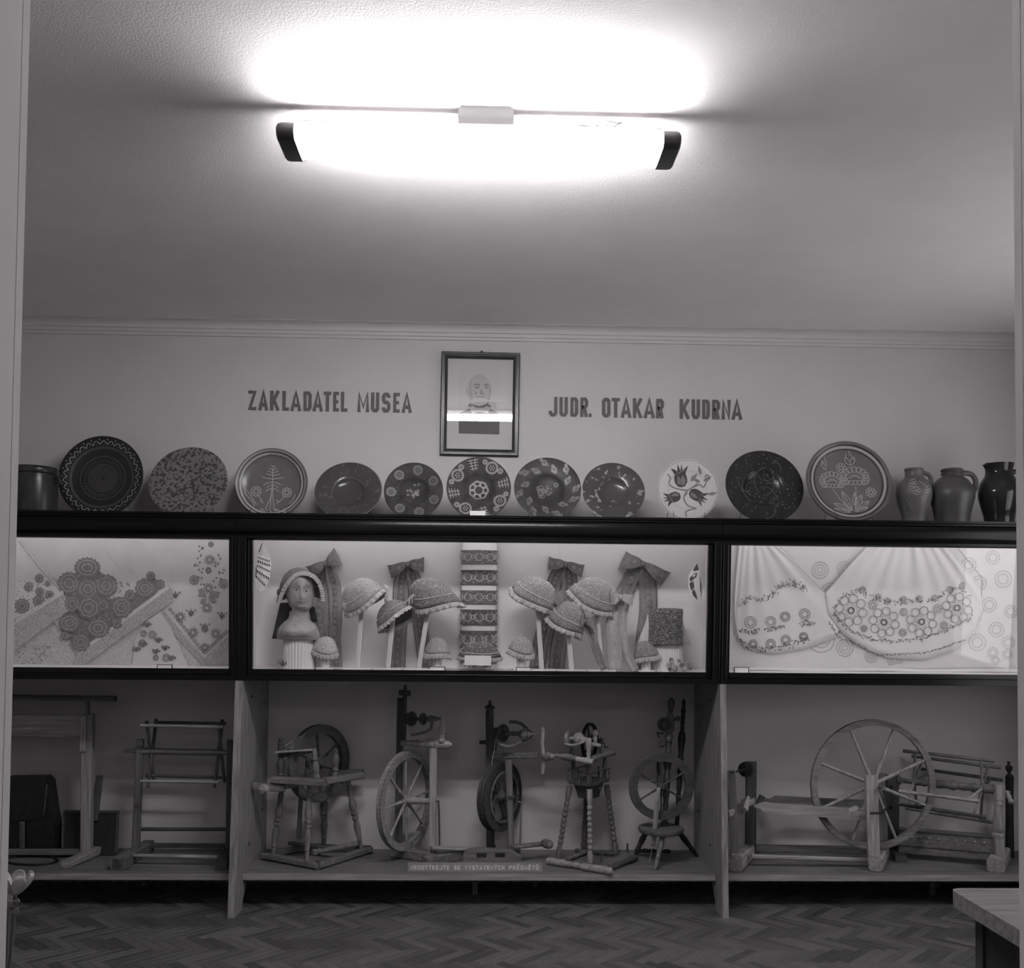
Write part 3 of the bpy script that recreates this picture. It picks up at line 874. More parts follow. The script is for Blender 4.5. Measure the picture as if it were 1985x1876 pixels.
L += [[(-.72, -.12), (-.70, -.30), (-.56, -.44), (-.46, -.56), (-.44, -.66)], [(-.66, -.2), (-.5, -.42), (-.38, -.6)], [(.66, -.3), (.6, -.46), (.5, -.56)]]
random.seed(3)
for i in range(46):
    x = random.uniform(-.55, .5); y = -.70 - random.uniform(0, .12) + .0 * x
    if math.hypot(x, y) < .86: L.append([(x, y), (x + .05, y - .045)])
p.deco(L, .022, SLIP, 'painted_tree')
p.deco([circ((0, 0), .80, 56), circ((0, 0), .885, 56)], .012, DARKL, 'dark_ring')
p.deco([dict(circ((0, 0), .845, 56), w=.05), dict(circ((0, 0), .93, 56), w=.03)], .03, SLIP, 'pale_ring')
p.deco([[pol(.82, PI * .5 + i * .06), pol(.90, PI * .47 + i * .06)] for i in range(-14, 3)], .01, DARKL, 'hatch_marks')
p.stand(.5, 'wire stand under the fir tree dish')
# 4 streaked bowl
p = Plate('brimmed_bowl', 'wide dark brimmed bowl with faint pale streaks', 675, 895, 65, 950, 55, 'brim', glaze('streak_glaze', .06, v2=.13, thr=.68, vscale=22, soft=.06, rough=.2))
random.seed(5)
L = []
for i in range(26):
    a = random.uniform(0, 2 * PI); r = random.uniform(.62, .88); L.append([pol(r, a), pol(r + random.uniform(.03, .12), a + random.uniform(-.05, .05))])
p.deco(L + [circ((0, 0), .985, 60), circ((0, 0), .50, 40)], .012, SLIPD, 'glaze_streak')
p.stand(.58, 'wire stand under the streaked brimmed bowl')
# 5 rosette bowl
p = Plate('rosette_bowl', 'small dark brimmed bowl with seven rosettes around the rim', 801.5, 896, 57.5, 950.6, 54.6, 'brim', glaze('rosette_glaze', .050, var=.3, vscale=20, spec=.05, rough=.55))
L = []
for i in range(7):
    c = pol(.755, 2 * PI * i / 7 + .5)
    L += [circ(c, .155, 14), dict(circ(c, .11, 12), w=.03), circ(c, .045, 8)]
p.deco(L, .022, SLIPD, 'rosette', pts=[pol(.56, 2 * PI * i / 28) for i in range(28)], pr=.012)
random.seed(8)
p.deco([petals(pol(random.uniform(0, .3), random.uniform(0, 6)), .09, 5)[0] for i in range(24)], .02, SLIPD, 'well_blossom')
p.stand(.5, 'wire stand under the seven rosette bowl')
# 6 circles and crosses
p = Plate('circle_cross_plate', 'brimmed plate with alternating dotted circles and lattice crosses', 928, 885, 63, 945, 60, 'brim', glaze('cross_glaze', .055, var=.3, vscale=20, spec=.05, rough=.55))
L = []; P_ = []
for i in range(4):
    a = PI / 4 * .6 + i * PI / 2 + .55
    c = pol(.77, a); L += [circ(c, .185, 18), circ(c, .15, 16)]
    P_ += [(c[0] + .07 * math.cos(k * PI / 3), c[1] + .07 * math.sin(k * PI / 3)) for k in range(6)] + [c]
    for da, rr in ((.33, .07), (-.33, .08)):
        c2 = pol(.86, a + da); L += [circ(c2, rr, 10), circ(c2, rr * .5, 8)]
    b_ = a + PI / 4
    for du in (-.09, 0.06):
        e0, e1 = pol(.60, b_ + du), pol(.95, b_ + du); L.append([e0, e1])
    for r in (.66, .75, .84, .92): L.append([pol(r, b_ - .2), pol(r, b_ + .16)])
p.deco(L, .02, SLIP, 'circle_and_cross_slip', pts=P_, pr=.022)
p.deco([circ((0, -.02), .28, 20), circ((0, -.02), .14, 14)] + petals((0, -.02), .33, 7, .26), .03, SLIPD, 'well_blossom')
cd = at(925, 989, 5.02)
o = B().prism([(at(911, 990, 5.02).x, 5.02, ZL), (at(941, 990, 5.02).x, 5.02, ZL), (at(941, 990, 5.02).x, 5.035, ZL + .034), (at(911, 990, 5.02).x, 5.035, ZL + .034)], (0, .0015, 0)).obj('name_card', CARD, None, smooth=False)
tag(o, 'small blank white card leaning before the circle and cross plate', 'card', 'small display cards')
p.stand(.48, 'wire stand under the circle and cross plate')
# 7 ornate bowl
p = Plate('ornate_bowl', 'dark deep-welled bowl densely covered with scrolling blossoms', 1061.5, 886, 65.5, 945.7, 59.7, 'brim', glaze('ornate_glaze', .045, var=.2, vscale=18, spec=.15, rough=.4))
random.seed(11); L = []
for i in range(15):
    a = 2 * PI * i / 15; r = .66 if i % 2 else .84
    c = pol(r, a); L += [circ(c, .085, 10), circ(c, .05, 8)] + [circ(pol(r + .1 * math.cos(k * 2), a + .12 * math.sin(k * 2 + 1)), .035, 7) for k in range(4)]
for i in range(12): L += [circ(pol(random.uniform(.05, .40), random.uniform(0, 6.28)), random.uniform(.04, .09), 9)]
p.deco(L, .02, SLIPD, 'blossom_slip')
p.stand(.47, 'wire stand under the dark scrolling blossom bowl')
# 8 splashed bowl
p = Plate('splashed_bowl', 'dark brimmed bowl with large pale glaze splashes', 1189.5, 895.6, 61.5, 951, 55, 'brim', glaze('splash_glaze', .06, v2=.24, thr=.605, vscale=26, soft=.015, rough=.2))
p.stand(.47, 'wire stand under the splashed bowl')
# 9 white tulip plate
p = Plate('tulip_plate', 'white plate painted with three dark tulips', 1333.5, 888, 60.5, 949, 60.4, 'flat', glaze('tulip_white', .52, var=.03))
DK = mat('tulip_dark', .05, .35); MD = mat('tulip_mid', .17, .35)
def turn2(pts, c, a, k): return [(c[0] + k * (x * math.cos(a) - y * math.sin(a)), c[1] + k * (x * math.sin(a) + y * math.cos(a))) for x, y in pts]
tul = [(0, -.55), (.22, -.5), (.40, -.25), (.42, .05), (.36, .35), (.58, .80), (.30, .62), (.20, .45), (.16, .95), (.04, .50), (-.10, .95), (-.18, .45), (-.30, .62), (-.60, .75), (-.38, .35), (-.42, .05), (-.40, -.25), (-.22, -.5)]
lf_ = [(0, -.5), (.16, -.25), (.22, .05), (.10, .40), (0, .7), (-.10, .40), (-.22, .05), (-.16, -.25)]
p.fill([turn2(tul, (-.22, .36), .12, .50), turn2(tul, (-.44, -.24), 1.9, .40), turn2(tul, (.28, -.16), -2.1, .44)], DK, 'painted_tulip')
p.fill([turn2([(0, -.5), (.24, -.42), (.34, -.1), (.16, .25), (-.02, -.05)], (-.22, .36), .12, .46), turn2([(-.3, -.3), (-.06, -.45), (-.02, .0), (-.2, .3)], (-.22, .36), .12, .46),
        turn2([(0, -.5), (.24, -.42), (.34, -.1), (.16, .25), (-.02, -.05)], (.28, -.16), -2.1, .40), turn2([(0, -.5), (.24, -.42), (.34, -.1), (.16, .25), (-.02, -.05)], (-.44, -.24), 1.9, .36),
        turn2(lf_, (.40, .62), .3, .26), turn2(lf_, (.20, .40), -.7, .30), turn2(lf_, (.78, -.12), -1.4, .26), turn2(lf_, (.62, .36), -1.0, .26), turn2(lf_, (.30, .32), -1.9, .22), turn2(lf_, (-.05, -.12), 2.6, .16)], MD, 'painted_leaf', .0012)
def smooth2(P, k=5):
    o = []
    for i in range(len(P) - 1):
        p0, p1, p2, p3 = P[max(i - 1, 0)], P[i], P[i + 1], P[min(i + 2, len(P) - 1)]
        for q in range(k):
            u = q / k; o.append(tuple(.5 * (2 * p1[j] + (p2[j] - p0[j]) * u + (2 * p0[j] - 5 * p1[j] + 4 * p2[j] - p3[j]) * u * u + (3 * p1[j] - p0[j] - 3 * p2[j] + p3[j]) * u ** 3) for j in (0, 1)))
    return o + [P[-1]]
p.deco([smooth2(q) for q in ([(-.66, .50), (-.56, .38), (-.60, .2), (-.46, .08), (-.25, .02), (0, .0), (.2, .12), (.36, .26)], [(.2, .1), (.4, .18), (.52, .1), (.62, .28), (.72, .40), (.62, .50), (.56, .42)], [(0, .0), (-.12, -.25), (.0, -.5), (.28, -.60)], [(.28, -.60), (.05, -.66), (-.08, -.74), (-.04, -.88)])], .04, MD, 'painted_stem')
p.deco([circ((0, 0), .96, 60)], .018, mat('rim_line', .25, .4), 'rim_line')
p.deco([dict(circ((0, 0), .63, 40))], .012, mat('rim_line2', .40, .4), 'well_line')
p.stand(.5, 'wire stand under the white tulip plate')
# 10 spattered plate
p = Plate('spattered_plate', 'black brimmed plate with fine pale spatters and trailing threads', 1482, 872, 77, 942, 70, 'brim', glaze('spatter_glaze', .024, var=.2))
random.seed(21); L = []
for i in range(12):
    a = random.uniform(0, 6.28); r = random.uniform(.2, .7); c = pol(r, a); q = random.uniform(.12, .3); s0 = random.uniform(0, 6.28)
    L.append([(c[0] + q * math.cos(s0 + t * 2.6), c[1] + q * 1.3 * math.sin(s0 + t * 2.6)) for t in [k / 7 for k in range(8)] if math.hypot(c[0] + q * math.cos(s0 + t * 2.6), c[1] + q * 1.3 * math.sin(s0 + t * 2.6)) < .95])
L = [l for l in L if len(l) > 2]
p.deco(L, .008, SLIPD, 'slip_thread', pts=[(*pol(math.sqrt(random.random()) * .93, random.uniform(0, 6.28)), random.choice((.008, .01, .016))) for i in range(170)])
p.stand(.5, 'wire stand under the black spattered plate')
# 11 big flower dish
p = Plate('flower_dish', 'largest lipped dish carved with flowers and leaves', 1646, 853, 85, 932, 79, 'lip', glaze('flower_glaze', .13, var=.15))
L = []
for c, r in (((-.36, .02), .24), ((.18, .12), .27)):
    n = 11
    for i in range(n):
        a = PI * (-.15 + 1.3 * i / (n - 1)); q = (c[0] + r * math.cos(a), c[1] + r * .75 * math.sin(a)); L.append(circ(q, r * .27, 9))
    for k in (.55, .35): L.append([(c[0] - r * k * 1.2 + r * k * 2.4 * t, c[1] - .03 + r * k * .7 * math.sin(PI * t)) for t in [i / 6 for i in range(7)]])
    for i in range(5): L.append(circ((c[0] - r * .7 + r * .35 * i, c[1] - r * .45), r * .2, 8))
for c in ((-.12, .36), (.52, -.24)): L += [circ(c, .05, 8)] + petals(c, .12, 7, .34)
L += [[(.18, -.10), (.16, -.4), (.10, -.72)], [(-.36, -.18), (-.2, -.45), (.06, -.70)]]
for a, b, w in (((.05, -.68), (-.16, -.22), .07), ((.03, -.7), (-.38, -.52), .06), ((.0, -.74), (-.4, -.66), .05), ((.12, -.66), (.30, -.30), .07), ((.14, -.68), (.46, -.46), .06), ((.1, -.72), (.42, -.62), .05), ((.12, -.6), (.14, -.25), .05)):
    L.append(leafline(a, b, w)); L.append([a, b])
for x, y in ((-.55, .42), (-.5, .5), (-.46, .4), (.02, .6), (.1, .66), (.16, .58), (.22, .52)): L.append([(x, y), (x - .02, y + .12)])
L += [leafline((-.5, .3), (-.58, .52), .04), leafline((.1, .42), (-.02, .62), .05), leafline((.1, .42), (.2, .62), .05)]
p.deco(L, .018, SLIP, 'carved_flower')
p.deco([dict(circ((0, 0), .80, 60), w=.022), dict(circ((0, 0), .90, 60), w=.02)], .01, DARKL, 'dark_ring')
p.deco([dict(circ((0, 0), .85, 60), w=.055)], .03, SLIP, 'pale_ring')
p.stand(.42, 'wire stand under the largest flower dish')

def pot(name, label, cx, Y, rows, m, cat='jug', group='pottery standing along the ledge', wall=.006):
    """rows: (pixel y, half width px) from top to bottom; stands on the ledge"""
    base = at(cx, rows[-1][0], Y); x = base.x
    t = thing(name, label, cat, (x, Y, ZL), group)
    pr = []
    ztop = at(cx, rows[0][0], Y).z; z0 = ZL + .001
    for py, hw in rows: pr.append((at(cx, py, Y).z, hw * S(Y)))
    k = [(max(z, z0), r) for z, r in pr]; k[-1] = (z0, k[-1][1])
    prof = [(z0, k[-1][1] * .5)] + k[::-1]
    # smooth with extra points
    P = prof[1:]
    sm = [prof[0]]
    for i in range(len(P) - 1):
        p0, p1, p2, p3 = P[max(i - 1, 0)], P[i], P[i + 1], P[min(i + 2, len(P) - 1)]
        for q in range(4):
            u = q / 4
            sm.append(tuple(.5 * (2 * p1[j] + (p2[j] - p0[j]) * u + (2 * p0[j] - 5 * p1[j] + 4 * p2[j] - p3[j]) * u * u + (3 * p1[j] - p0[j] - 3 * p2[j] + p3[j]) * u ** 3) for j in (0, 1)))
    sm.append(P[-1])
    inner = [(z, r - wall) for z, r in reversed(sm) if z > ZL + .06 and r > wall * 2]
    allp = sm + inner + [(ZL + .05, .005)]
    H = 1.0
    b = B().lathe((x, Y, 0), (x, Y, 1.0), [(z, max(r, .001)) for z, r in allp], 40, cap=False)
    b.f.append(tuple(range(40)))
    b.obj('body', m, t, angle=50)
    def surf(u, z, h):    # u angle from the front, z height
        r = sm[-1][1]
        for (za, ra), (zb, rb) in zip(sm[1:], sm[2:]):
            if min(za, zb) <= z <= max(za, zb): r = ra + (rb - ra) * ((z - za) / (zb - za) if zb != za else 0); break
        return V((x + (r + .0006 + h) * math.sin(u), Y - (r + .0006 + h) * math.cos(u), z))
    return t, x, surf
YJ = 5.2
CROCK = glaze('crock_glaze', .035, var=.5, vscale=14, stretch=(1, 1, .5))
t, x, sf = pot('stoneware_crock', 'dark glazed stoneware crock with a rolled rim, cut by the left jamb', 64, 5.15, [(906, 40), (910, 43), (918, 43), (921, 41), (930, 42), (960, 43), (990, 42), (1000, 41)], CROCK, 'crock')
B().tube([V((x + .10, 5.15, at(108, 925, 5.15).z)), V((x + .125, 5.15, at(108, 926, 5.15).z)), V((x + .135, 5.15, at(108, 934, 5.15).z)), V((x + .118, 5.15, at(108, 942, 5.15).z)), V((x + .108, 5.15, at(108, 944, 5.15).z))], .010, 10).obj('handle', CROCK, t)
JG = glaze('jug_grey', .12, var=.15, rough=.4)
t, x, sf = pot('flowered_jug', 'slim pale grey jug with incised flowers, leftmost of the three jugs', 1772, YJ, [(908, 17), (911, 18.5), (914, 17), (926, 18), (936, 29), (950, 33.5), (966, 33), (985, 28), (1003, 23), (1012, 22)], JG)
def jugh(t, cx, pts, r, m):
    B().tube([at(px, py, YJ) for px, py in smooth2(pts)], r, 12).obj('handle', m, t, angle=80)
jugh(t, 1772, [(1785, 917), (1793, 917), (1801, 921), (1805, 930), (1804, 942), (1800, 950)], .011, JG)
L = []
def J2(px, py): # pixel on the jug to angle/height
    r = 33 * S(YJ); return math.asin(max(-.98, min(.98, (at(px, py, YJ).x - x) / r))), at(px, py, YJ).z
def jl(pts): return [J2(*q) for q in pts]
def jc(px, py, r): return {'p': [J2(px + r * math.cos(a), py + r * math.sin(a)) for a in [2 * PI * i / 10 for i in range(10)]], 'closed': True}
for (px, py) in ((1763, 955), (1757, 940), (1785, 953)):
    L += [jc(px + 4.5 * math.cos(a), py + 4.5 * math.sin(a), 3.2) for a in [2 * PI * i / 5 for i in range(5)]]
L += [jl(q) for q in ([(1763, 962), (1754, 975), (1752, 990)], [(1785, 962), (1780, 975), (1778, 988)], [(1748, 970), (1752, 982), (1756, 990)], [(1772, 966), (1777, 978), (1780, 986)], [(1795, 960), (1792, 975), (1788, 986)], [(1768, 936), (1774, 940), (1780, 946)], [(1750, 930), (1758, 932), (1764, 928)])]
bb = B(); strips(bb, [dict(l) if isinstance(l, dict) else l for l in L], .0042, lambda u, z, h: sf(u, z, h), .0006)
# strip widths are metric in z but angular in u: acceptable for incised lines
o = bb.obj('incised_flower', SLIP, t, smooth=False); o['kind'] = 'stuff'
J2M = glaze('jug_brown', .075, var=.35, vscale=9, rough=.38)
t, x, sf = pot('round_jug', 'round-bellied dark jug with a ridged neck, middle of the three jugs', 1846, YJ, [(909, 19), (912, 21.5), (916, 19), (919, 21), (923, 19.5), (932, 30), (948, 40), (962, 42), (980, 38), (1003, 33), (1014, 32)], J2M)
jugh(t, 1846, [(1862, 918), (1874, 917), (1885, 921), (1891, 932), (1890, 946), (1884, 956)], .014, J2M)
J3M = glaze('jug_black', .022, var=.3, vscale=9, rough=.12)
t, x, sf = pot('dark_pitcher', 'glossy black pitcher with a pouring lip, nearest the right jamb', 1937, YJ, [(899, 28), (902, 27), (912, 25), (922, 26), (936, 34), (952, 38.5), (965, 38), (985, 33), (1004, 28), (1014, 27)], J3M)
jugh(t, 1937, [(1962, 915), (1975, 914), (1983, 922), (1984, 936), (1976, 950), (1970, 956)], .013, J3M)
sp = B(); z0 = at(1937, 899, YJ).z
sp.lathe((x - .050, YJ, z0 - .040), (x - .076, YJ, z0 - .001), [(0, .006), (.5, .013), (1, .016)], 14); sp.obj('spout', J3M, t)
# ------------------------------------------------------------------ inside the cabinets
def onb(px, py, off=.01):
    """photo pixel on a plane parallel to the slanted back board, off in front of it"""
    Y = 5.25
    for _ in range(8):
        p = at(px, py, Y); Y = BACK(p.z) - off
    return at(px, py, Y)

def brocade(nm, v, v2, thr=.5, scale=230, rough=.55, bump=.5):
    return mat(nm, v, rough, .5, v2=v2, thr=thr, vscale=scale, soft=.08, bump=bump, bscale=scale * 1.2)
BROC = [brocade('brocade_a', .30, .50, .52, 170), brocade('brocade_b', .15, .34, .55, 160), brocade('brocade_c', .22, .44, .55, 150), brocade('brocade_d', .17, .34, .53, 170)]
SPARK = mat('sequin_spark', .8, .25, .9)
SEQ = brocade('sequin_band', .09, .50, .60, 260)
LACE = mat('lace_frill', .55, .9, .2, var=.25, vscale=180, bump=.6, bscale=260)
RIBD = mat('ribbon_dark', .14, .5, .4, var=.3, vscale=40)
RIBM = mat('ribbon_mid', .20, .5, .4, var=.3, vscale=40)
RIBP = mat('ribbon_pale', .42, .55, .4, var=.2, vscale=60)
RIBL = mat('ribbon_line', .36, .6)
RIBK = mat('ribbon_black', .035, .6)
INNER = mat('bonnet_lining', .06, .9)

# ---- bows: two looped halves, knot, hanging tails
def bow(name, label, knot, left, right, tails, m, off=.012, rings=True, pose=None, group='ribbon bows in the middle cabinet', knot_r=.011):
    kp = pose(*knot, off + .012) if pose else onb(*knot, off + .012)
    PT = (lambda x, y, o: pose(x, y, o)) if pose else (lambda x, y, o: onb(x, y, o))
    t = thing(name, label, 'bow', kp - V((0, 0, .05)), group)
    for (a, b_) in (left, right):
        A0, A1 = PT(*a, off), PT(*b_, off)
        k0 = kp + V((0, 0, .012)); k1 = kp - V((0, 0, .012))
        bb = B()
        nrm = V((0, -1, 0))
        def f(u, v):       # u: 0..1 front from knot to end, 1..2 back again
            w = u * 2
            s_ = w if w <= 1 else 2 - w
            P0 = k0.lerp(A0, s_); P1 = k1.lerp(A1, s_)
            bulge = .030 * math.sin(PI * min(1, s_ * .98)) ** .7
            p = P0.lerp(P1, v)
            sag = V((0, 0, .004 * math.sin(s_ * 6 + v * 2)))
            return p + nrm * ((bulge + .004) if w <= 1 else .001) + sag
        bb.grid(f, 20, 6)
        bb.obj('loop', m, t, angle=60)
        if rings:
            for s_ in (.45, .78):
                c = k0.lerp(A0, s_).lerp(k1.lerp(A1, s_), .5) + nrm * (.030 * math.sin(PI * s_) ** .7 + .007)
                B().ring(c, nrm, None, [(.0075, 0), (.0045, 0), (.0045, .0018), (.0075, .0018)], 12).obj('embroidered_ring', RIBL, t)
    B().ball(kp + V((0, -.018, 0)), knot_r, 12, (1, .9, 1.5)).obj('knot', m, t)
    for pts, w in tails:
        cen = [PT(x, y, o) for x, y, o in pts]
        # resample smoothly
        sm = []
        for i in range(len(cen) - 1):
            p0, p1, p2, p3 = cen[max(i - 1, 0)], cen[i], cen[i + 1], cen[min(i + 2, len(cen) - 1)]
            for q in range(5):
                u = q / 5; sm.append(.5 * (2 * p1 + (p2 - p0) * u + (2 * p0 - 5 * p1 + 4 * p2 - p3) * u * u + (3 * p1 - p0 - 3 * p2 + p3) * u ** 3))
        sm.append(cen[-1]); n = len(sm)
        wm = w * S(5.2)
        def f(u, v):
            i = v * (n - 1); k = min(int(i), n - 2); p = sm[k].lerp(sm[k + 1], i - k)
            d = (sm[k + 1] - sm[k]).normalized(); sd = d.cross(V((0, 1, 0))); sd.normalize()
            ww = wm * (.45 + .55 * min(1, v * 6))
            return p + sd * ((u - .5) * ww) + V((0, -.004 * math.sin(u * 9 + v * 7) - .003 * math.cos(v * 13), 0))
        bb = B().grid(f, 6, n - 1); bb.obj('tail', m, t, solid=.0012, angle=60)
        bb = B()
        for uu in (.12, .22, .78, .88):
            bb.grid(lambda u, v, uu=uu: f(uu - .018 + .036 * u, v) + V((0, -.0022, 0)), 1, n - 1)
        o = bb.obj('woven_stripe', RIBL, t, smooth=False); o['kind'] = 'stuff'
        if rings:
            L = (sm[0] - sm[-1]).length
            for j in range(2, int(L / .032)):
                c = f(.5, j * .032 / L) + V((0, -.004, 0))
                B().ring(c, (0, -1, 0), None, [(.007, 0), (.004, 0), (.004, .0016), (.007, .0016)], 10).obj('embroidered_ring', RIBL, t)
    return t
bow('ribbon_bow', 'large upright embroidered bow behind the carved bust', (632, 1092), ((592, 1098), (612, 1121)), ((648, 1061), (664, 1096)),
    [([(630, 1096, .012), (624, 1130, .012), (620, 1180, .015), (624, 1240, .02), (630, 1296, .025)], 38), ([(636, 1098, .02), (648, 1140, .02), (651, 1190, .02), (648, 1240, .025), (652, 1297, .03)], 26)], RIBM)
bow('ribbon_bow', 'dark striped bow left of the banded column', (791, 1094), ((751, 1095), (759, 1123)), ((822, 1079), (822, 1111)),
    [([(788, 1098, .012), (779, 1130, .012), (776, 1180, .015), (772, 1240, .02), (770, 1297, .025)], 32), ([(794, 1098, .012), (804, 1130, .012), (810, 1180, .015), (818, 1240, .02), (826, 1297, .025)], 28)], RIBD)
bow('ribbon_bow', 'dark bow right of the banded column, above the heart shaped bonnet end', (1096, 1094), ((1064, 1078), (1062, 1106)), ((1133, 1094), (1127, 1121)),
    [([(1092, 1097, .012), (1076, 1125, .012), (1064, 1180, .015), (1050, 1240, .02), (1040, 1297, .025)], 30), ([(1099, 1098, .012), (1104, 1130, .012), (1096, 1190, .015), (1085, 1240, .02), (1078, 1297, .025)], 32)], RIBD)
bow('ribbon_bow', 'rightmost large embroidered bow with a straight hanging tail', (1246, 1093), ((1213, 1068), (1197, 1105)), ((1300, 1109), (1280, 1137)),
    [([(1240, 1098, .012), (1222, 1125, .012), (1205, 1160, .015), (1190, 1210, .02)], 34), ([(1251, 1098, .014), (1256, 1140, .014), (1256, 1190, .016), (1250, 1240, .02), (1246, 1297, .026)], 36)], RIBM)

# ---- bonnets on posts
def cap_shell(bb, c, axis, rx, ry, h, cut=1.0, flare=.10, n=30, m=12, up=None, skew=0.0):
    """dome: axis = pole direction, rx / ry radii of the opening, h height"""
    ax = V(axis).normalized(); x = ax.cross(V((0, 1, 0))) if up is None else V(up)
    x = (x - ax * x.dot(ax)).normalized(); y = ax.cross(x)
    def f(u, v):
        u = u % 1.0; q = 2 * PI * u; a = v * PI / 2
        r = math.sin(a) ** .92; z = math.cos(a) ** .95
        fl = 1 + flare * max(0, v - .75) * 4
        ph = c.x * 37; w_ = min(1, v * 2.5)
        bump_ = 1 + w_ * (.045 * math.sin(q * 3 + ph) + .03 * math.sin(q * 5 - ph * 2 + v * 4) + .02 * math.sin(q * 11 + v * 9))
        dip = .10 * h * v ** 3 * math.sin(q * 2 + ph)
        return c + x * (rx * r * fl * bump_ * math.cos(q)) + y * (ry * r * fl * bump_ * math.sin(q)) + ax * (h * z * cut + dip) + V((skew * h * z, 0, 0))
    bb.grid(f, n, m, closed_u=True)
    return f
def frill(f, w, waves, amp, out):
    """pleated lace edge following the rim of f"""
    bb = B()
    n = waves * 4
    def g(u, v):
        p = V(f(u, 1.0)); q = V(f(u, .93)); d = (p - q).normalized()
        k = math.sin(u * waves * 2 * PI)
        s_ = V(f((u + .01) % 1, 1.0)) - V(f((u - .01) % 1, 1.0)); nn = d.cross(s_).normalized()
        return p + d * (w * v) + nn * (amp * k * v) + nn * (out * v)
    bb.grid(g, n, 3, closed_u=True)
    return bb
def bonnet(label, px, py, rx, ry, h, axis, m, Y=5.11, post=None, base=None, ring=True, name='embroidered_bonnet', up=None, tz=0, group='embroidered bonnets on posts', fw=.012, skew=0.0):
    c = at(px, py, Y)
    t = thing(name, label, 'bonnet', (c.x, c.y, CZF), group)
    k = S(Y)
    bb = B(); f = cap_shell(bb, c, axis, rx * k, ry * k, h * k, up=up, skew=skew)
    bb.obj('cap', m, t, solid=.003, angle=60)
    b2 = B(); cap_shell(b2, c + V(axis).normalized() * -.001, axis, rx * k * .95, ry * k * .95, h * k * .94, up=up, skew=skew); b2.obj('lining', INNER, t)
    frill(f, fw * 1.8, 24, .007, .0).obj('lace_edge', LACE, t, solid=.001, angle=70)
    if ring:
        rq = random.Random(int(px)); sb = B(); cc = V(f(0, 0))
        for i in range(150):
            u, v = rq.random(), rq.uniform(.12, .92); p_ = V(f(u, v)); o_ = (p_ - (c - V(axis).normalized() * .02)).normalized()
            sb.ball(p_ + o_ * .002, rq.choice((.0011, .0014, .0019)), 6)
        so = sb.obj('sequins', SPARK, t); so['kind'] = 'stuff'
    if ring:
        pts = [V(f(i / 40, .80)) for i in range(40)]
        pts = [p + (p - c).normalized() * .003 for p in pts]
        B().tube(pts, .0028, 6, closed=True).obj('braid_trim', LACE, t)
    if post:
        p0 = at(post, 1285, Y)
        top = c + V(axis).normalized() * (h * k * .5)
        B().bar((p0.x, Y, CZF + .008), (c.x + (p0.x - c.x) * .4, Y, c.z + h * k * .2), .024, .024, up=(0, 1, 0), ch=.004).obj('post', WHITE, t, smooth=False)
        for e in (-1, 0, 1):
            B().bar((p0.x + e * .006, Y - .0122, CZF + .008), (c.x + (p0.x - c.x) * .4 + e * .006, Y - .0122, c.z), .0018, .0018, up=(0, 1, 0)).obj('flute_shade', mat('flute_shadow', .45, .7), t, smooth=False)  # grey strips paint the shade of the post's fluting
        B().bar((p0.x - .07, Y, CZF + .005), (p0.x + .07, Y, CZF + .005), .07, .008, ch=.001).obj('base', WHITE, t, smooth=False)
    return t, f, c
t, f, c = bonnet('pale embroidered bonnet with gathered crown, nearest the carved bust', 708, 1166, 40, 26, 46, (-.52, -.10, .85), BROC[0], 5.075, post=693, fw=.014)
B().ball(at(670, 1173, 5.05), .022, 12, (1, .7, 1.4)).obj('ribbon_rosette', RIBP, t)
for dx, dy in ((-6, 12), (3, 14), (-2, -10)): B().ring(at(670 + dx, 1173 + dy, 5.035), (0, -1, .1), None, [(.010, 0), (.006, 0), (.006, .004), (.010, .004)], 14).obj('ribbon_loop', RIBM, t)
B().grid(lambda u, v: at(745 + 8 * u, 1132 + 35 * v + 4 * u, 5.06), 2, 4).obj('brim_band', LACE, t, solid=.002)
t, f, c = bonnet('dark brimmed bonnet tipped on its side showing its black lining', 768, 1199, 35, 24, 38, (-.52, .36, .78), BROC[1], 5.06, post=752, fw=.014)
t, f, c = bonnet('sequinned bonnet with wide lace brim and striped ribbon end, left of the banded column', 846, 1170, 43, 26, 50, (-.08, -.22, .97), BROC[1], 5.075, post=812, fw=.016, skew=-.38)
B().grid(lambda u, v: at(786 + 30 * u, 1166 - 22 * u + 18 * v - 4 * math.sin(3 * u), 5.045 - .012 * math.sin(PI * u)), 8, 3).obj('striped_ribbon', RIBP, t, solid=.002)
for q in range(5): B().grid(lambda u, v, q=q: at(789 + 6 * q + 2.4 * u, 1165 - 4.4 * q + 17 * v, 5.037 - .012 * math.sin(PI * (q + .5) / 5)), 1, 2).obj('ribbon_stripe', RIBK, t)
t, f, c = bonnet('sequinned bonnet with ruffled lace brim, right of the banded column', 1034, 1164, 44, 26, 46, (.50, -.20, .84), BROC[2], 5.075, post=1050, fw=.016)
hp = []
for i in range(24):
    a = 2 * PI * i / 24; hx = 16 * math.sin(a) ** 3; hy = 13 * math.cos(a) - 5 * math.cos(2 * a) - 2 * math.cos(3 * a) - math.cos(4 * a)
    hp.append(at(1081 + hx * .85, 1158 - hy * 1.15, 5.03))
B().prism(hp, (0, .012, 0)).obj('heart_panel', mat('heart_cloth', .20, .7, var=.25, vscale=60), t)
t, f, c = bonnet('dark bonnet tilted forward on a short post below the heart panel', 1094, 1212, 36, 23, 48, (.52, -.2, .83), BROC[3], 5.055, post=1108, fw=.014)
bow('ribbon_bow', 'small dark bow at the back of the tilted bonnet', (1133, 1204), ((1120, 1188), (1122, 1216)), ((1150, 1193), (1157, 1220)),
    [([(1134, 1206, 0), (1148, 1235, 0), (1158, 1265, 0), (1172, 1297, 0)], 15)], RIBM, rings=False, pose=lambda x, y, o: at(x, y, 5.045 - o), knot_r=.008)
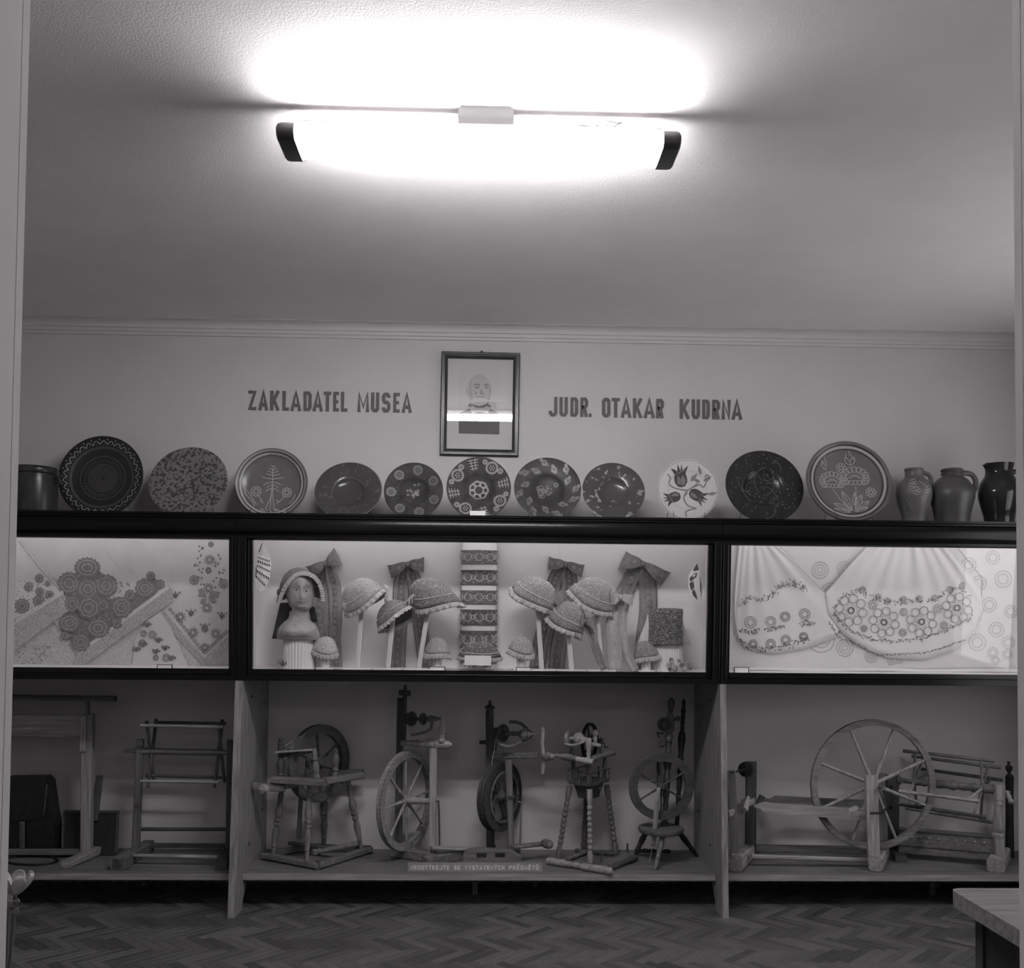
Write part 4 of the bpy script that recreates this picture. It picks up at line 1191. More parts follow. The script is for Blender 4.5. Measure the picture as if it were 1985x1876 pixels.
t, f, c = bonnet('large sequinned bonnet with a pale bow at the back, below the rightmost bow', 1146, 1168, 43, 26, 50, (.42, -.22, .88), BROC[2], 5.08, post=1166, fw=.014)
bow('ribbon_bow', 'pale bow with long pale tails at the back of the large sequinned bonnet', (1202, 1158), ((1178, 1143), (1182, 1176)), ((1227, 1150), (1226, 1175)),
    [([(1200, 1162, 0), (1192, 1190, 0), (1189, 1230, 0), (1191, 1268, 0), (1192, 1298, 0)], 26), ([(1205, 1162, 0), (1207, 1200, 0), (1209, 1240, 0), (1218, 1275, 0), (1232, 1299, 0)], 14)], RIBP, rings=False, pose=lambda x, y, o: at(x, y, 5.06 - o), knot_r=.010)
# small children's caps
for (px, py, lab, mm, pw) in ((631, 1262, 'small white frilled cap on a ribbed stand beside the bust pedestal', brocade('cap_white', .30, .70, .48), 648 - 620),
                              (847, 1264, 'small frilled cap on a ribbed stand behind the card left of the column', BROC[0], 18),
                              (1011, 1262, 'small frilled cap on a ribbed stand right of the column', BROC[0], 18),
                              (1252, 1270, 'small tilted frilled cap before the tall pillbox headdress', BROC[3], 18)):
    t, f, c = bonnet(lab, px, py, 22, 18, 28, (.10 if px < 1200 else -.3, -.16, .97), mm, 5.085, ring=False, name='child_cap', group='small caps along the cabinet floor', fw=.016)
    k = S(5.085); hwp = 9 * k
    pr = []
    bb = B(); N = 36; x0 = c.x
    bb.lathe((x0, 5.085, CZF + .008), (x0, 5.085, c.z + .004), [(0, hwp), (1, hwp)], 20); bb.obj('stand', WHITE, t)
    for i in range(7):
        xx = x0 + hwp * math.sin(-1.2 + .4 * i); yy = 5.085 - hwp * math.cos(-1.2 + .4 * i)
        B().rod((xx, yy, CZF + .008), (xx, yy, c.z), .0016, n=6).obj('rib', WHITE, t)
    B().bar((x0 - .042, 5.085, CZF + .005), (x0 + .042, 5.085, CZF + .005), .06, .008, ch=.001).obj('base', WHITE, t, smooth=False)

# ---- banded column of headdresses: an oval white drum leaning parallel to the back board
k = S(5.12); HWC = 34.5 * k; DPC = .042
def coly(z): return BACK(z) - DPC - .004
cx_ = at(928, 1180, 5.12).x
col = thing('banded_column', 'tall white column wrapped with six glittering headdress bands', 'column', (cx_, coly(CZF), CZF))
def drum(z0, z1, rows, n=56):
    """rows: (t, extra radius)"""
    bb = B(); vs = []; fs = []
    for t_, e in rows:
        z = z0 + (z1 - z0) * t_
        for i in range(n):
            a = 2 * PI * i / n; vs.append(V((cx_ + (HWC + e) * math.sin(a), coly(z) - (DPC + e) * math.cos(a), z)))
    for r_ in range(len(rows) - 1):
        for i in range(n): fs.append((r_ * n + i, r_ * n + (i + 1) % n, (r_ + 1) * n + (i + 1) % n, (r_ + 1) * n + i))
    bb.add(vs, fs); return bb
bb = drum(CZF, ZWT + .03, [(0, 0), (.5, 0), (1, 0)]); bb.f.append(tuple(range(112, 168))); bb.obj('column', WHITE, col)
for (ya, yb, mm) in ((1064, 1091, SEQ), (1103, 1132, brocade('band_b', .05, .30, .56, 300)), (1143, 1170, SEQ), (1181, 1212, brocade('band_d', .06, .34, .58, 240)), (1223, 1258, SEQ), (1262, 1290, brocade('band_f', .07, .36, .55, 260))):
    z0, z1 = at(928, yb, 5.1).z, at(928, ya, 5.1).z
    hd = drum(z0, z1, [(0, .001), (0, .006), (.08, .007), (.12, .0055), (.5, .0055), (.88, .0055), (.92, .007), (1, .006), (1, .001)]).obj('headdress_band', mm, col)
    bb = B(); nM = 9
    for i in range(nM):
        a = -1.3 + 2.6 * i / (nM - 1); zc = (z0 + z1) / 2
        c = V((cx_ + (HWC + .0062) * math.sin(a), coly(zc) - (DPC + .0062) * math.cos(a), zc)); nn = V((math.sin(a) * DPC, -math.cos(a) * HWC, 0)).normalized()
        R0 = (z1 - z0) * (.30 if i % 2 == 0 else .16)
        bb.ring(c, nn, None, [(R0, 0), (R0 * .80, 0), (R0 * .80, .0015), (R0, .0015)], 12)
        for q in range(6): bb.ball(c + (V((0, 0, 1)) * math.sin(q) + nn.cross(V((0, 0, 1))) * math.cos(q)) * R0 * .5, .0018, 6)
    rnd = random.Random(int(ya))
    for i in range(120):
        a = rnd.uniform(-1.45, 1.45); zc = z0 + (z1 - z0) * rnd.uniform(.08, .92)
        bb.ball((cx_ + (HWC + .006) * math.sin(a), coly(zc) - (DPC + .006) * math.cos(a), zc), rnd.choice((.0012, .0018)), 6)
    o = bb.obj('bead_work', mat('bead_silver', .45, .3, .7), col); o['kind'] = 'stuff'
ht, f, c = bonnet('pearl edged crown headdress at the foot of the banded column', 928, 1268, 37, 20, 24, (0, -.35, .94), SEQ, 5.115, ring=True, name='crown_headdress', group='headdresses')
o = B().prism([at(900, 1289, 5.038), at(952, 1290, 5.038), at(952, 1271, 5.044), at(901, 1270, 5.044)], (0, .0015, 0)).obj('name_card', CARD, None, smooth=False)
o.location.z += 0
tag(o, 'blank white card leaning at the foot of the banded column', 'card', 'small display cards')

def blossoms(label, px, py, n, w, h, Y, seed, v=.2):
    rnd = random.Random(seed)
    c = at(px, py, Y); t = thing('flower_posy', label, 'flowers', (c.x, Y, CZF), 'posies on the cabinet floor')
    k = S(Y)
    for i in range(n):
        x = c.x + rnd.uniform(-w, w) * k; z = CZF + .012 + rnd.uniform(0, h) * k; y = Y + rnd.uniform(-.012, .012)
        bb = B(); r = rnd.uniform(3.2, 5) * k
        for q in range(5):
            a = 2 * PI * q / 5 + rnd.random(); d = V((math.cos(a), -.5, math.sin(a)))
            bb.ball(V((x, y, z)) + d * r * .6, r * .62, 8, (1, .45, 1))
        bb.obj('blossom', mat('posy_%d' % int(v * 100 + 10 * (i % 3)), v + .12 * (i % 3), .8), t)
    return t
blossoms('small dark posy at the foot of the bust pedestal', 558, 1290, 9, 16, 12, 5.062, 1, .10)
blossoms('posy of round roses left of centre under the column card', 908, 1292, 6, 14, 8, 5.058, 2, .18)
blossoms('posy of round roses right of centre under the column card', 949, 1291, 6, 15, 8, 5.058, 3, .20)
blossoms('large posy at the foot of the pillbox headdress, in the right corner', 1312, 1289, 12, 26, 20, 5.062, 4, .16)

for (xa, xb, ya, yb, Y, lab) in ((563, 583, 1291, 1299, 5.06, 'black edged card in front of the bust pedestal'), (832, 863, 1292, 1301, 5.055, 'black edged card below the small cap left of the column'),
                                 (1000, 1030, 1293, 1302, 5.055, 'black edged card below the small cap right of the column'), (304, 334, 1288, 1297, 5.06, 'black edged card at the foot of the embroidered cloths'),
                                 (1423, 1452, 1293, 1303, 5.06, 'black edged card in the left corner of the eyelet cloth cabinet')):
    pb, pt = at(xa, yb, Y), at(xb, ya, Y)
    t = thing('caption_card', lab, 'card', ((pb.x + pt.x) / 2, Y, CZF), 'small display cards')
    z1 = max(pt.z, CZF + .018)
    B().box((pb.x, Y, CZF), (pt.x, Y + .006, z1)).obj('card_edge', BLACKM, t, smooth=False)
    B().box((pb.x + .004, Y - .0008, CZF), (pt.x - .004, Y, z1 - .003)).obj('card_face', CARD, t, smooth=False)

# ---- pillbox headdress on ribbed pedestal with white cloth
Yp = 5.13; k = S(Yp)
c = at(1290, 1215, Yp)
t = thing('pillbox_headdress', 'tall beaded pillbox headdress over a white cloth on a ribbed white pedestal', 'headdress', (c.x, Yp, CZF))
b = B(); N = 48; zt_, zb_ = at(1290, 1180, Yp).z, at(1290, 1249, Yp).z
b.lathe((c.x, Yp, zb_), (c.x, Yp, zt_), [(0, 28 * k), (0, 33 * k), (.1, 33.5 * k), (.5, 32 * k), (.9, 33.5 * k), (1, 32 * k), (1.02, 20 * k)], 40); b.obj('drum', brocade('pillbox', .06, .42, .56, 210, bump=.9), t)
bb = B(); rnd = random.Random(5)
for i in range(260):
    a = rnd.uniform(-1.5, 1.5); z = zb_ + (zt_ - zb_) * rnd.random(); bb.ball((c.x + 33.2 * k * math.sin(a), Yp - 33.2 * k * math.cos(a), z), .0026, 6)
o = bb.obj('beads', mat('pillbox_bead', .4, .35, .7), t); o['kind'] = 'stuff'
def shawl(u, v):
    a = -2.3 + 4.6 * u
    r = (31 + 22 * v ** 1.2 * (1 - .25 * math.cos(a))) * k
    return V((c.x + r * math.sin(a), Yp + .035 - r * .62 * math.cos(a) * (1 - .55 * v) + .0, zt_ - .012 - (zt_ - zb_) * (v * .95) + .004 * math.sin(a * 7) * v))
B().grid(lambda u, v: shawl(u if u < .5 else u, v), 40, 8).obj('white_cloth', mat('white_linen', .62, .85, .2, var=.06, vscale=20), t, solid=.002, angle=70)
def ribbed(t, cx, Y, hw, ya, yb, n, name='pedestal'):
    z1 = at(cx, ya, Y).z; k = S(Y); x = at(cx, ya, Y).x; vs = []; b = B()
    M = n * 4
    pts = []
    for i in range(M):
        a = 2 * PI * i / M; r = hw * k * (1 + .035 * math.sin(a * n)); pts.append((r * math.cos(a), r * math.sin(a) * .8))
    b.prism([(x + p[0], Y + p[1], CZF) for p in pts], (0, 0, z1 - CZF)); b.obj(name, WHITE, t, angle=20)
ribbed(t, 1293, Yp, 30, 1250, 1297, 34)

# ---- hanging pointed cloths at both ends
KER = mat('kerchief_white', .62, .85, .2); KBL = mat('kerchief_black', .05, .8)
def hang(name, label, outline, Yl, Yr, rows, extra=()):
    xs = [p[0] for p in outline]; xa, xb = min(xs), max(xs)
    def P(px, py, d=0): u = (px - xa) / (xb - xa); return at(px, py, Yl + (Yr - Yl) * u - .012 * math.sin(PI * u) - d)
    bot = min((P(*p) for p in outline), key=lambda q: q.z)
    t = thing(name, label, 'cloth', P(*outline[0]))
    n = len(outline); cpx = (sum(xs) / n, sum(p[1] for p in outline) / n)
    bb = B(); bb.add([P(*p) for p in outline] + [P(*cpx)], [(i, (i + 1) % n, n) for i in range(n)]); bb.obj('cloth', KER, t, solid=.002, smooth=False)
    bb = B()
    for (x0, y0, x1, y1, cnt, hgt) in rows:
        for i in range(cnt):
            a, b_ = i / cnt, (i + .62) / cnt
            bb.add([P(x0 + (x1 - x0) * a, y0 + (y1 - y0) * a, .003), P(x0 + (x1 - x0) * b_, y0 + (y1 - y0) * b_, .003), P(x0 + (x1 - x0) * b_, y0 + (y1 - y0) * b_ + hgt, .003), P(x0 + (x1 - x0) * a, y0 + (y1 - y0) * a + hgt, .003)], [(0, 1, 2, 3)])
    for pl in extra: bb.add([P(x, y, .003) for x, y in pl], [tuple(range(len(pl)))])
    o = bb.obj('black_embroidery', KBL, t, smooth=False); o['kind'] = 'stuff'
    return t
hang('pointed_kerchief', 'narrow pointed white cloth with rows of black embroidery, in the left corner', [(508, 1052), (514, 1062), (522, 1074), (525.5, 1092), (523, 1120), (514, 1141), (503, 1148), (495, 1136), (494, 1116), (499, 1080)], 5.05, 5.09,
     [(500, 1078, 524, 1086, 7, 4), (499, 1085, 525, 1094, 6, 5), (498, 1094, 524, 1106, 8, 3.5), (498, 1104, 523, 1120, 6, 5), (497, 1115, 515, 1133, 5, 5)], [[(508, 1052), (509, 1053), (503, 1070), (501, 1069)], [(496, 1100), (498, 1098), (497, 1118), (495, 1119)]])
hang('pointed_kerchief', 'narrow pointed white cloth with dark leaf panels, in the right corner', [(1351, 1090), (1356, 1105), (1360, 1130), (1361, 1162), (1356, 1176), (1350, 1166), (1340, 1155), (1334, 1135), (1335, 1115), (1342, 1103)], 5.10, 5.06,
     [], [[(1351, 1091), (1355, 1104), (1347, 1107), (1343, 1105)], [(1346, 1111), (1352, 1110), (1350, 1118), (1338, 1128), (1337, 1120)], [(1336, 1131), (1344, 1126), (1346, 1138), (1340, 1145)], [(1341, 1147), (1346, 1142), (1350, 1152), (1352, 1163), (1344, 1155)], [(1356, 1110), (1359.5, 1135), (1360, 1158), (1357, 1140)]])

# ---- carved bust with fringed hood
Yb = 5.095; kb = S(Yb)
c0 = at(582, 1240, Yb)
bust = thing('carved_bust', 'carved wooden bust of a woman in a fringed hood on a ribbed white pedestal', 'bust', (c0.x, Yb, CZF))
SKIN = mat('carved_limewood', .36, .65, .3, var=.25, vscale=30)
# the rows: pixel y, centre x, half width px, half depth px, forward shift px
rows = [(1239, 579, 41, 27, 2), (1234, 579, 41, 27, 3), (1228, 579, 40.5, 26, 5), (1220, 579, 38, 24, 6), (1212, 579, 33.5, 20, 3), (1205, 578.5, 27, 16, 0), (1200, 578.5, 21, 14, -1),
        (1193, 578.5, 18, 14, -2), (1186, 579, 17.5, 15, -1), (1181, 585, 15, 15, 4), (1177, 584.5, 19.5, 19, 4), (1170, 584, 23.5, 23, 3), (1160, 583, 26, 25, 2), (1148, 582.5, 27.5, 27, 1), (1136, 583, 27, 27, 1), (1126, 583, 25, 26, 1), (1117, 583, 20, 22, 0), (1110, 583, 13, 15, 0), (1106, 583, 4, 5, 0)]
vs = []; N = 40
def bump(px, py, q):
    """extra forward relief in px by position (front half only)"""
    f = max(0.0, math.cos(q))
    o = 0
    if 1140 < py < 1164:          # nose
        o += 7.0 * math.exp(-((px - 590.5) / 3.2) ** 2) * math.exp(-((py - 1157) / 6.5) ** 2) + 3 * math.exp(-((px - 590) / 2.6) ** 2) * math.exp(-((py - 1147) / 6) ** 2)
    if 1136 < py < 1152:          # eye sockets
        for ex_ in (580, 598): o -= 2.4 * math.exp(-((px - ex_) / 5) ** 2) * math.exp(-((py - 1144) / 4.5) ** 2)
    if 1158 < py < 1178:
        o += 2.0 * math.exp(-((px - 589.5) / 7) ** 2) * math.exp(-((py - 1167) / 3.5) ** 2) + 2.2 * math.exp(-((px - 589) / 6) ** 2) * math.exp(-((py - 1177) / 3) ** 2)
    if py > 1205:                 # breasts
        for ex_ in (567, 601): o += 7 * math.exp(-((px - ex_) / 11) ** 2) * math.exp(-((py - 1224) / 10) ** 2)
    return o * f
fine = []
for i in range(len(rows) - 1):
    p0, p1, p2, p3 = rows[max(i - 1, 0)], rows[i], rows[i + 1], rows[min(i + 2, len(rows) - 1)]
    for q in range(4):
        u = q / 4; fine.append([.5 * (2 * p1[j] + (p2[j] - p0[j]) * u + (2 * p0[j] - 5 * p1[j] + 4 * p2[j] - p3[j]) * u * u + (3 * p1[j] - p0[j] - 3 * p2[j] + p3[j]) * u ** 3) for j in range(5)])
fine.append(list(rows[-1])); N = 64
for (py, cx, hw, hd, fs_) in fine:
    base = at(cx, py, Yb)
    for i in range(N):
        q = 2 * PI * i / N; sx_ = math.sin(q); px = cx + hw * sx_
        d = fs_ + hd * math.cos(q) + bump(px, py, q)
        vs.append(V((base.x + hw * kb * sx_, Yb - d * kb, base.z)))
fs = []
for r_ in range(len(fine) - 1):
    for i in range(N): fs.append((r_ * N + i, r_ * N + (i + 1) % N, (r_ + 1) * N + (i + 1) % N, (r_ + 1) * N + i))
fs += [tuple(range(N))[::-1], tuple((len(fine) - 1) * N + i for i in range(N))]
B().add(vs, fs).obj('bust_body', SKIN, bust, angle=70)
def face(px, py, d=0):
    """point on the carved surface for a photo pixel"""
    j = min(range(len(fine)), key=lambda i: abs(fine[i][0] - py)); (yy, cx, hw, hd, fs_) = fine[j]
    q = math.asin(max(-.95, min(.95, (px - cx) / hw))); dd = fs_ + hd * math.cos(q) + bump(px, py, q) + d
    b_ = at(px, py, Yb); return V((b_.x, Yb - dd * kb, b_.z))
EYEW, EYED = mat('eye_white', .42, .5), mat('carving_dark', .085, .6)
for ex_, ey_ in ((580, 1143), (597.5, 1145)):
    B().ball(face(ex_, ey_, -.6), 5.0 * kb, 14, (1, .45, .66)).obj('eye', EYEW, bust)
    B().ball(face(ex_ + .4, ey_, 1.4), 2.1 * kb, 10, (1, .5, 1)).obj('iris', EYED, bust)
    B().tube([face(ex_ - 6, ey_ - 2, .3), face(ex_ - 2, ey_ - 5.5, .3), face(ex_ + 3, ey_ - 5.2, .3), face(ex_ + 6, ey_ - 2, .3)], .0013, 6).obj('eyelid', EYED, bust)
B().tube([face(574, 1134, .4), face(580, 1132, .4), face(586, 1137, .4), face(587.5, 1146, .3)], .0016, 6, taper=[.4, 1, 1, .5]).obj('eyebrow', EYED, bust)
B().tube([face(593, 1138, .4), face(598, 1135, .4), face(604, 1138, .4)], .0015, 6, taper=[.6, 1, .4]).obj('eyebrow', EYED, bust)
B().tube([face(582, 1165, .5), face(586, 1166.5, .7), face(590, 1166.2, .8), face(594, 1166.8, .7), face(597.5, 1166, .4)], .0013, 6).obj('lip_line', EYED, bust)
B().tube([face(585, 1169.5, .3), face(590, 1171, .4), face(594, 1169.5, .3)], .0010, 6).obj('lip_shadow', EYED, bust)
for nx in (586.5, 594): B().ball(face(nx, 1161, .2), 1.5 * kb, 8, (1, .5, .6)).obj('nostril', EYED, bust)
for yy in (1232, 1235, 1238): B().tube([face(540 + 78 * i / 16, yy + 2.0 * math.sin(PI * i / 16) - 1.5, .2) for i in range(17)], .0008, 6).obj('carved_line', EYED, bust)
HOOD = mat('hood_cloth', .14, .85, .3, var=.35, vscale=120, bump=.5, bscale=200)
arcf = [(541, 1170), (545, 1158), (552, 1142), (561, 1128), (571, 1117), (584, 1112), (597, 1113), (609, 1119), (618, 1130), (623, 1145), (625, 1164)]
arcb = [(536, 1168), (539, 1150), (543, 1130), (550, 1113), (562, 1103), (576, 1099), (590, 1101), (603, 1109), (613, 1122), (619, 1140), (622, 1160)]
def lerp_arc(A, u):
    i = u * (len(A) - 1); k = min(int(i), len(A) - 2); f = i - k
    return (A[k][0] + (A[k + 1][0] - A[k][0]) * f, A[k][1] + (A[k + 1][1] - A[k][1]) * f)
def hood(u, v):
    a, b_ = lerp_arc(arcf, u), lerp_arc(arcb, u)
    w = min(1, v * 1.6); p = (a[0] + (b_[0] - a[0]) * w, a[1] + (b_[1] - a[1]) * w)
    cx, cy = 581, 1150
    s_ = 1 if v < .55 else 1 - .9 * ((v - .55) / .45) ** 2
    p = (cx + (p[0] - cx) * s_, cy + (p[1] - cy) * s_)
    return at(p[0], p[1], 5.03 + .125 * v)
B().grid(hood, 36, 14).obj('hood', HOOD, bust, solid=.004, angle=70)
bb = B()
for i in range(46):
    u = i / 45; a = lerp_arc(arcf, u); j = ((i * 7) % 5 - 2) * .6
    ox, oy = (a[0] - 583), (a[1] - 1150); l_ = math.hypot(ox, oy); ox, oy = ox / l_, oy / l_
    p0, p1 = at(a[0] - ox * 3 + j * .4, a[1] - oy * 3, 5.018), at(a[0] + ox * 5, a[1] + oy * 5 + j * .4, 5.022)
    bb.bar(p0, p1, .0075, .006, up=(0, 1, 0), w2=.0095, ch=.002)
o = bb.obj('fringe', LACE, bust, smooth=False); o['kind'] = 'stuff'
VEIL = mat('veil_black', .03, .8, .2)
B().grid(lambda u, v: at(543 + 24 * u - 10 * v * (1 - u) - 6 * v, 1168 + 70 * v, 5.16 + .02 * u), 6, 8).obj('veil', VEIL, bust, solid=.003)
B().grid(lambda u, v: at(598 + 12 * u + 6 * v, 1176 + 30 * v, 5.15), 4, 5).obj('veil', VEIL, bust, solid=.003)
B().ball(at(541, 1148, 5.11), .016, 12, (.8, 1, 1.2)).obj('hood_bow', HOOD, bust)
ribbed(bust, 579.5, Yb, 29, 1239.5, 1297, 30)

# ------------------------------------------------------------------ left cabinet: embroidered cloths
LINEN = mat('linen_white', .66, .85, .2, var=.05, vscale=8, bump=.12, bscale=60)
LACEB = mat('lace_band', .40, .9, .2, v2=.58, thr=.5, vscale=110, soft=.1, bump=.5, bscale=160)
LACEG = mat('lace_ground', .56, .9, .2, v2=.66, thr=.52, vscale=80, soft=.1, bump=.5, bscale=120)
EMB1 = mat('embroidery_dark', .24, .8, .2, var=.25, vscale=120)
EMB2 = mat('embroidery_mid', .33, .8, .2, var=.2, vscale=120)
EMBL = mat('embroidery_pale', .50, .8, .2)
def sheet(poly, off, m, name, parent, nsub=1, wave=.0, th=.0015):
    q = [onb(x, y, off) for x, y in poly]; n = len(q); c = sum(q, V((0, 0, 0))) / n
    bb = B(); bb.prism(q, (0, th, 0)); return bb.obj(name, m, parent, smooth=False)
def fnb(off): return lambda u, v, h: onb(u, v, off + h)
def rosette(parent, px, py, r, lobes, off, m=EMB1, inner=True, squash=1.0, a0=0, half=False, centre=True):
    bb = B(); n = lobes * 6
    rng = range(n)
    pts = []
    for i in rng:
        a = a0 + 2 * PI * i / n; rr = r * (.86 + .14 * abs(math.sin(lobes * (a - a0) / 2)))
        pts.append((px + rr * math.cos(a), py + rr * squash * math.sin(a)))
    bb.add([onb(px, py, off + .002)] + [onb(x, y, off) for x, y in pts], [(0, i + 1, (i + 1) % n + 1) for i in range(n)])
    o = bb.obj('embroidered_flower', m, parent, smooth=False)
    if inner:
        bb = B(); L = []
        for k in (.72, .38) if r > 14 else (.6,):
            L.append({'p': [(px + r * k * (.88 + .12 * abs(math.sin(lobes * 2 * PI * i / 40 / 2))) * math.cos(a0 + 2 * PI * i / 40), py + squash * r * k * (.88 + .12 * abs(math.sin(lobes * 2 * PI * i / 40 / 2))) * math.sin(a0 + 2 * PI * i / 40)) for i in range(40)], 'closed': True})
        strips(bb, L, max(.9, r * .055), fnb(off + .0025)); q = bb.obj('pale_stitching', EMBL, o, smooth=False)
    return o
def cloth(name, label, base, cat='cloth', group='embroidered cloths in the left cabinet'):
    return thing(name, label, cat, onb(*base, .02), group)
def smallmotifs(parent, items, off, m, w=1.6, name='fine_embroidery'):
    """items: ('ring',x,y,r) ('dot',x,y,r) ('leaf',x0,y0,x1,y1,w) ('line',pts)"""
    bb = B(); fn = fnb(off)
    for it in items:
        if it[0] == 'ring': strips(bb, [circ((it[1], it[2]), it[3], 12)], w, fn)
        elif it[0] == 'dot': dots(bb, [(it[1], it[2], it[3])], it[3], fn, 8, .0012)
        elif it[0] == 'leaf':
            l = leafline((it[1], it[2]), (it[3], it[4]), it[5], 5)['p']; n = len(l)
            bb.add([onb(x, y, off + .001) for x, y in l], [tuple(range(n))])
        elif it[0] == 'line': strips(bb, [it[1]], w, fn)
    o = bb.obj(name, m, parent, smooth=False); o['kind'] = 'stuff'; return o
LZ_ = (22, 1043)
# backing sheet
t = cloth('backing_cloth', 'plain white backing cloth behind the embroidered cloths', (230, 1297))
sheet([(8, 1040), (447, 1044), (449, 1299), (5, 1298)], .006, LINEN, 'cloth_sheet', t)
sheet([(10, 1215), (110, 1205), (200, 1180), (260, 1165), (330, 1175), (420, 1268), (448, 1240), (449, 1299), (5, 1298)], .010, LACEG, 'lace_underlay', t)
rnd = random.Random(9)
it = []
for i in range(60): it.append(('dot', rnd.uniform(30, 100), rnd.uniform(1252, 1288), rnd.uniform(1, 2)))
smallmotifs(t, it, .0125, EMB2)
# right scarf with flowering tree
t = cloth('tree_scarf', 'white scarf embroidered with a slender flowering tree, at the right', (395, 1282))
sheet([(250, 1047), (446, 1049), (448, 1232), (396, 1282), (312, 1178), (240, 1090)], .013, LINEN, 'cloth_sheet', t)
sheet([(298, 1187), (312, 1176), (396, 1276), (447, 1227), (448, 1250), (397, 1294)], .0155, LACEB, 'lace_border', t)
rnd = random.Random(2); it = []
for (x, y, r) in ((406, 1085, 9), (404, 1105, 5), (404, 1140, 9), (401, 1178, 9), (350, 1196, 9), (374, 1226, 9), (418, 1228, 9), (397, 1255, 8)):
    it += [('ring', x, y, r * .45), ('ring', x, y, r * .7)] + [('dot', x + r * math.cos(a), y + r * math.sin(a), 1.5) for a in [2 * PI * i / 10 for i in range(10)]]
for i in range(44):
    y = rnd.uniform(1056, 1160); w_ = 28 * (1 - abs(y - 1110) / 110); x = 405 + rnd.choice((-1, 1)) * rnd.uniform(8, w_ + 4)
    it.append(('leaf', x, y, x + rnd.uniform(-4, 4), y + rnd.uniform(4, 8), 1.8) if i % 2 else ('dot', x, y, 2))
for i in range(26):
    u = i / 25; x = 330 + 66 * min(1, u * 2) if u < .5 else 396 + 44 * (u - .5) * 2; y = 1185 + 85 * min(1, u * 2) if u < .5 else 1270 - 42 * (u - .5) * 2
    it += [('ring', x, y - 4, 2.6)]
for (x, y) in ((340, 1160), (370, 1195), (397, 1222), (430, 1200)):
    it += [('leaf', x, y, x - 5, y - 12, 2.4), ('leaf', x, y, x + 6, y - 12, 2.4), ('leaf', x, y, x, y - 16, 2.4), ('dot', x - 8, y - 12, 2), ('dot', x + 9, y - 12, 2)]
smallmotifs(t, it, .0148, EMB1, 1.4)
smallmotifs(t, [('leaf', 400, 1158, 384, 1142, 6), ('leaf', 404, 1158, 422, 1146, 6), ('leaf', 400, 1160, 388, 1170, 5), ('leaf', 404, 1160, 420, 1168, 5)], .0150, EMB2)
for (x, y, r) in ((376, 1124, 10), (433, 1131, 10)): rosette(t, x, y, r, 12, .015, EMB2)
for (x, y, r) in ((409, 1055, 6), (397, 1219, 7)): rosette(t, x, y, r, 6, .015, EMB1, inner=False)
# middle bouquet cloth
t = cloth('bouquet_cloth', 'white cloth with one large dark floral bouquet, in the centre', (152, 1272))
sheet([(105, 1205), (135, 1150), (110, 1120), (140, 1060), (200, 1060), (240, 1120), (330, 1090), (332, 1142), (152, 1272)], .017, LINEN, 'cloth_sheet', t)
sheet([(150, 1105), (190, 1105), (226, 1130), (212, 1160), (240, 1160), (262, 1150), (296, 1120), (318, 1130), (300, 1152), (256, 1184), (222, 1214), (176, 1246), (150, 1256), (118, 1225), (114, 1205), (130, 1180), (126, 1150), (120, 1135), (140, 1120)], .0190, EMB1, 'leafy_ground', t, th=.0012)
for (x, y, r, n, sq) in ((169, 1100, 26, 18, .8), (134, 1130, 23, 16, 1), (206, 1135, 23, 16, 1), (170, 1141, 22, 14, 1), (140, 1170, 17, 12, 1), (172, 1178, 24, 7, 1), (200, 1173, 14, 8, 1), (236, 1177, 22, 8, 1), (281, 1140, 20, 9, 1), (292, 1116, 9, 8, 1), (311, 1132, 9, 6, 1), (252, 1153, 11, 9, 1), (135, 1207, 22, 16, .85), (190, 1217, 24, 18, .85), (156, 1245, 19, 9, 1), (226, 1208, 11, 8, 1), (126, 1232, 9, 7, 1)):
    rosette(t, x, y, r, n, .0205 + .00004 * (y - 1100), EMB1, True, sq)
rnd = random.Random(4); it = []
for i in range(80):
    x = rnd.uniform(120, 250); y = rnd.uniform(1120, 1235)
    it.append(('leaf', x, y, x + rnd.uniform(-8, 8), y + rnd.uniform(-8, 8), 2.6))
smallmotifs(t, it, .0212, EMB2)
smallmotifs(t, [('line', [(x_ + 3 * math.sin(q), 1150 + y_ + 3 * math.cos(q * 2)) for q in range(4)]) for x_, y_ in [(rnd.uniform(125, 245), rnd.uniform(-45, 85)) for i in range(50)]], .027, EMBL, 1.2)
sheet([(150, 1264), (328, 1134), (336, 1146), (334, 1166), (160, 1292), (140, 1290)], .022, LACEB, 'lace_border', t)
sheet([(151, 1262), (326, 1136), (328, 1141), (152, 1270)], .0232, LINEN, 'hem', t)
# left cloth
t = cloth('corner_cloth', 'white cloth with dark scattered flowers cut by the left jamb', (60, 1250))
sheet([(5, 1045), (35, 1046), (124, 1150), (5, 1228)], .0215, LINEN, 'cloth_sheet', t)
sheet([(5, 1218), (122, 1148), (136, 1182), (5, 1278)], .0235, LACEB, 'lace_border', t)
sheet([(5, 1214), (121, 1144), (124, 1151), (5, 1224)], .0245, LINEN, 'hem', t)
for (x, y, r, n) in ((43, 1174, 15, 12), (75, 1165, 12, 10), (76, 1121, 9, 9), (55, 1137, 9, 7), (96, 1153, 9, 8), (77, 1146, 9, 7), (25, 1203, 7, 7), (92, 1131, 6, 6)): rosette(t, x, y, r, n, .024, EMB1, r > 8)
rnd = random.Random(6)
smallmotifs(t, [('dot', x, y, 1.2) for x, y in [(rnd.uniform(24, 105), rnd.uniform(1125, 1200)) for i in range(110)] if (y - 1228) < -(x - 5) * .62 - 4 and y > 1050 + x], .0235, EMB1)
smallmotifs(t, [('line', [(35, 1048), (75, 1100), (122, 1150)])], .0238, EMB2, 1.5)
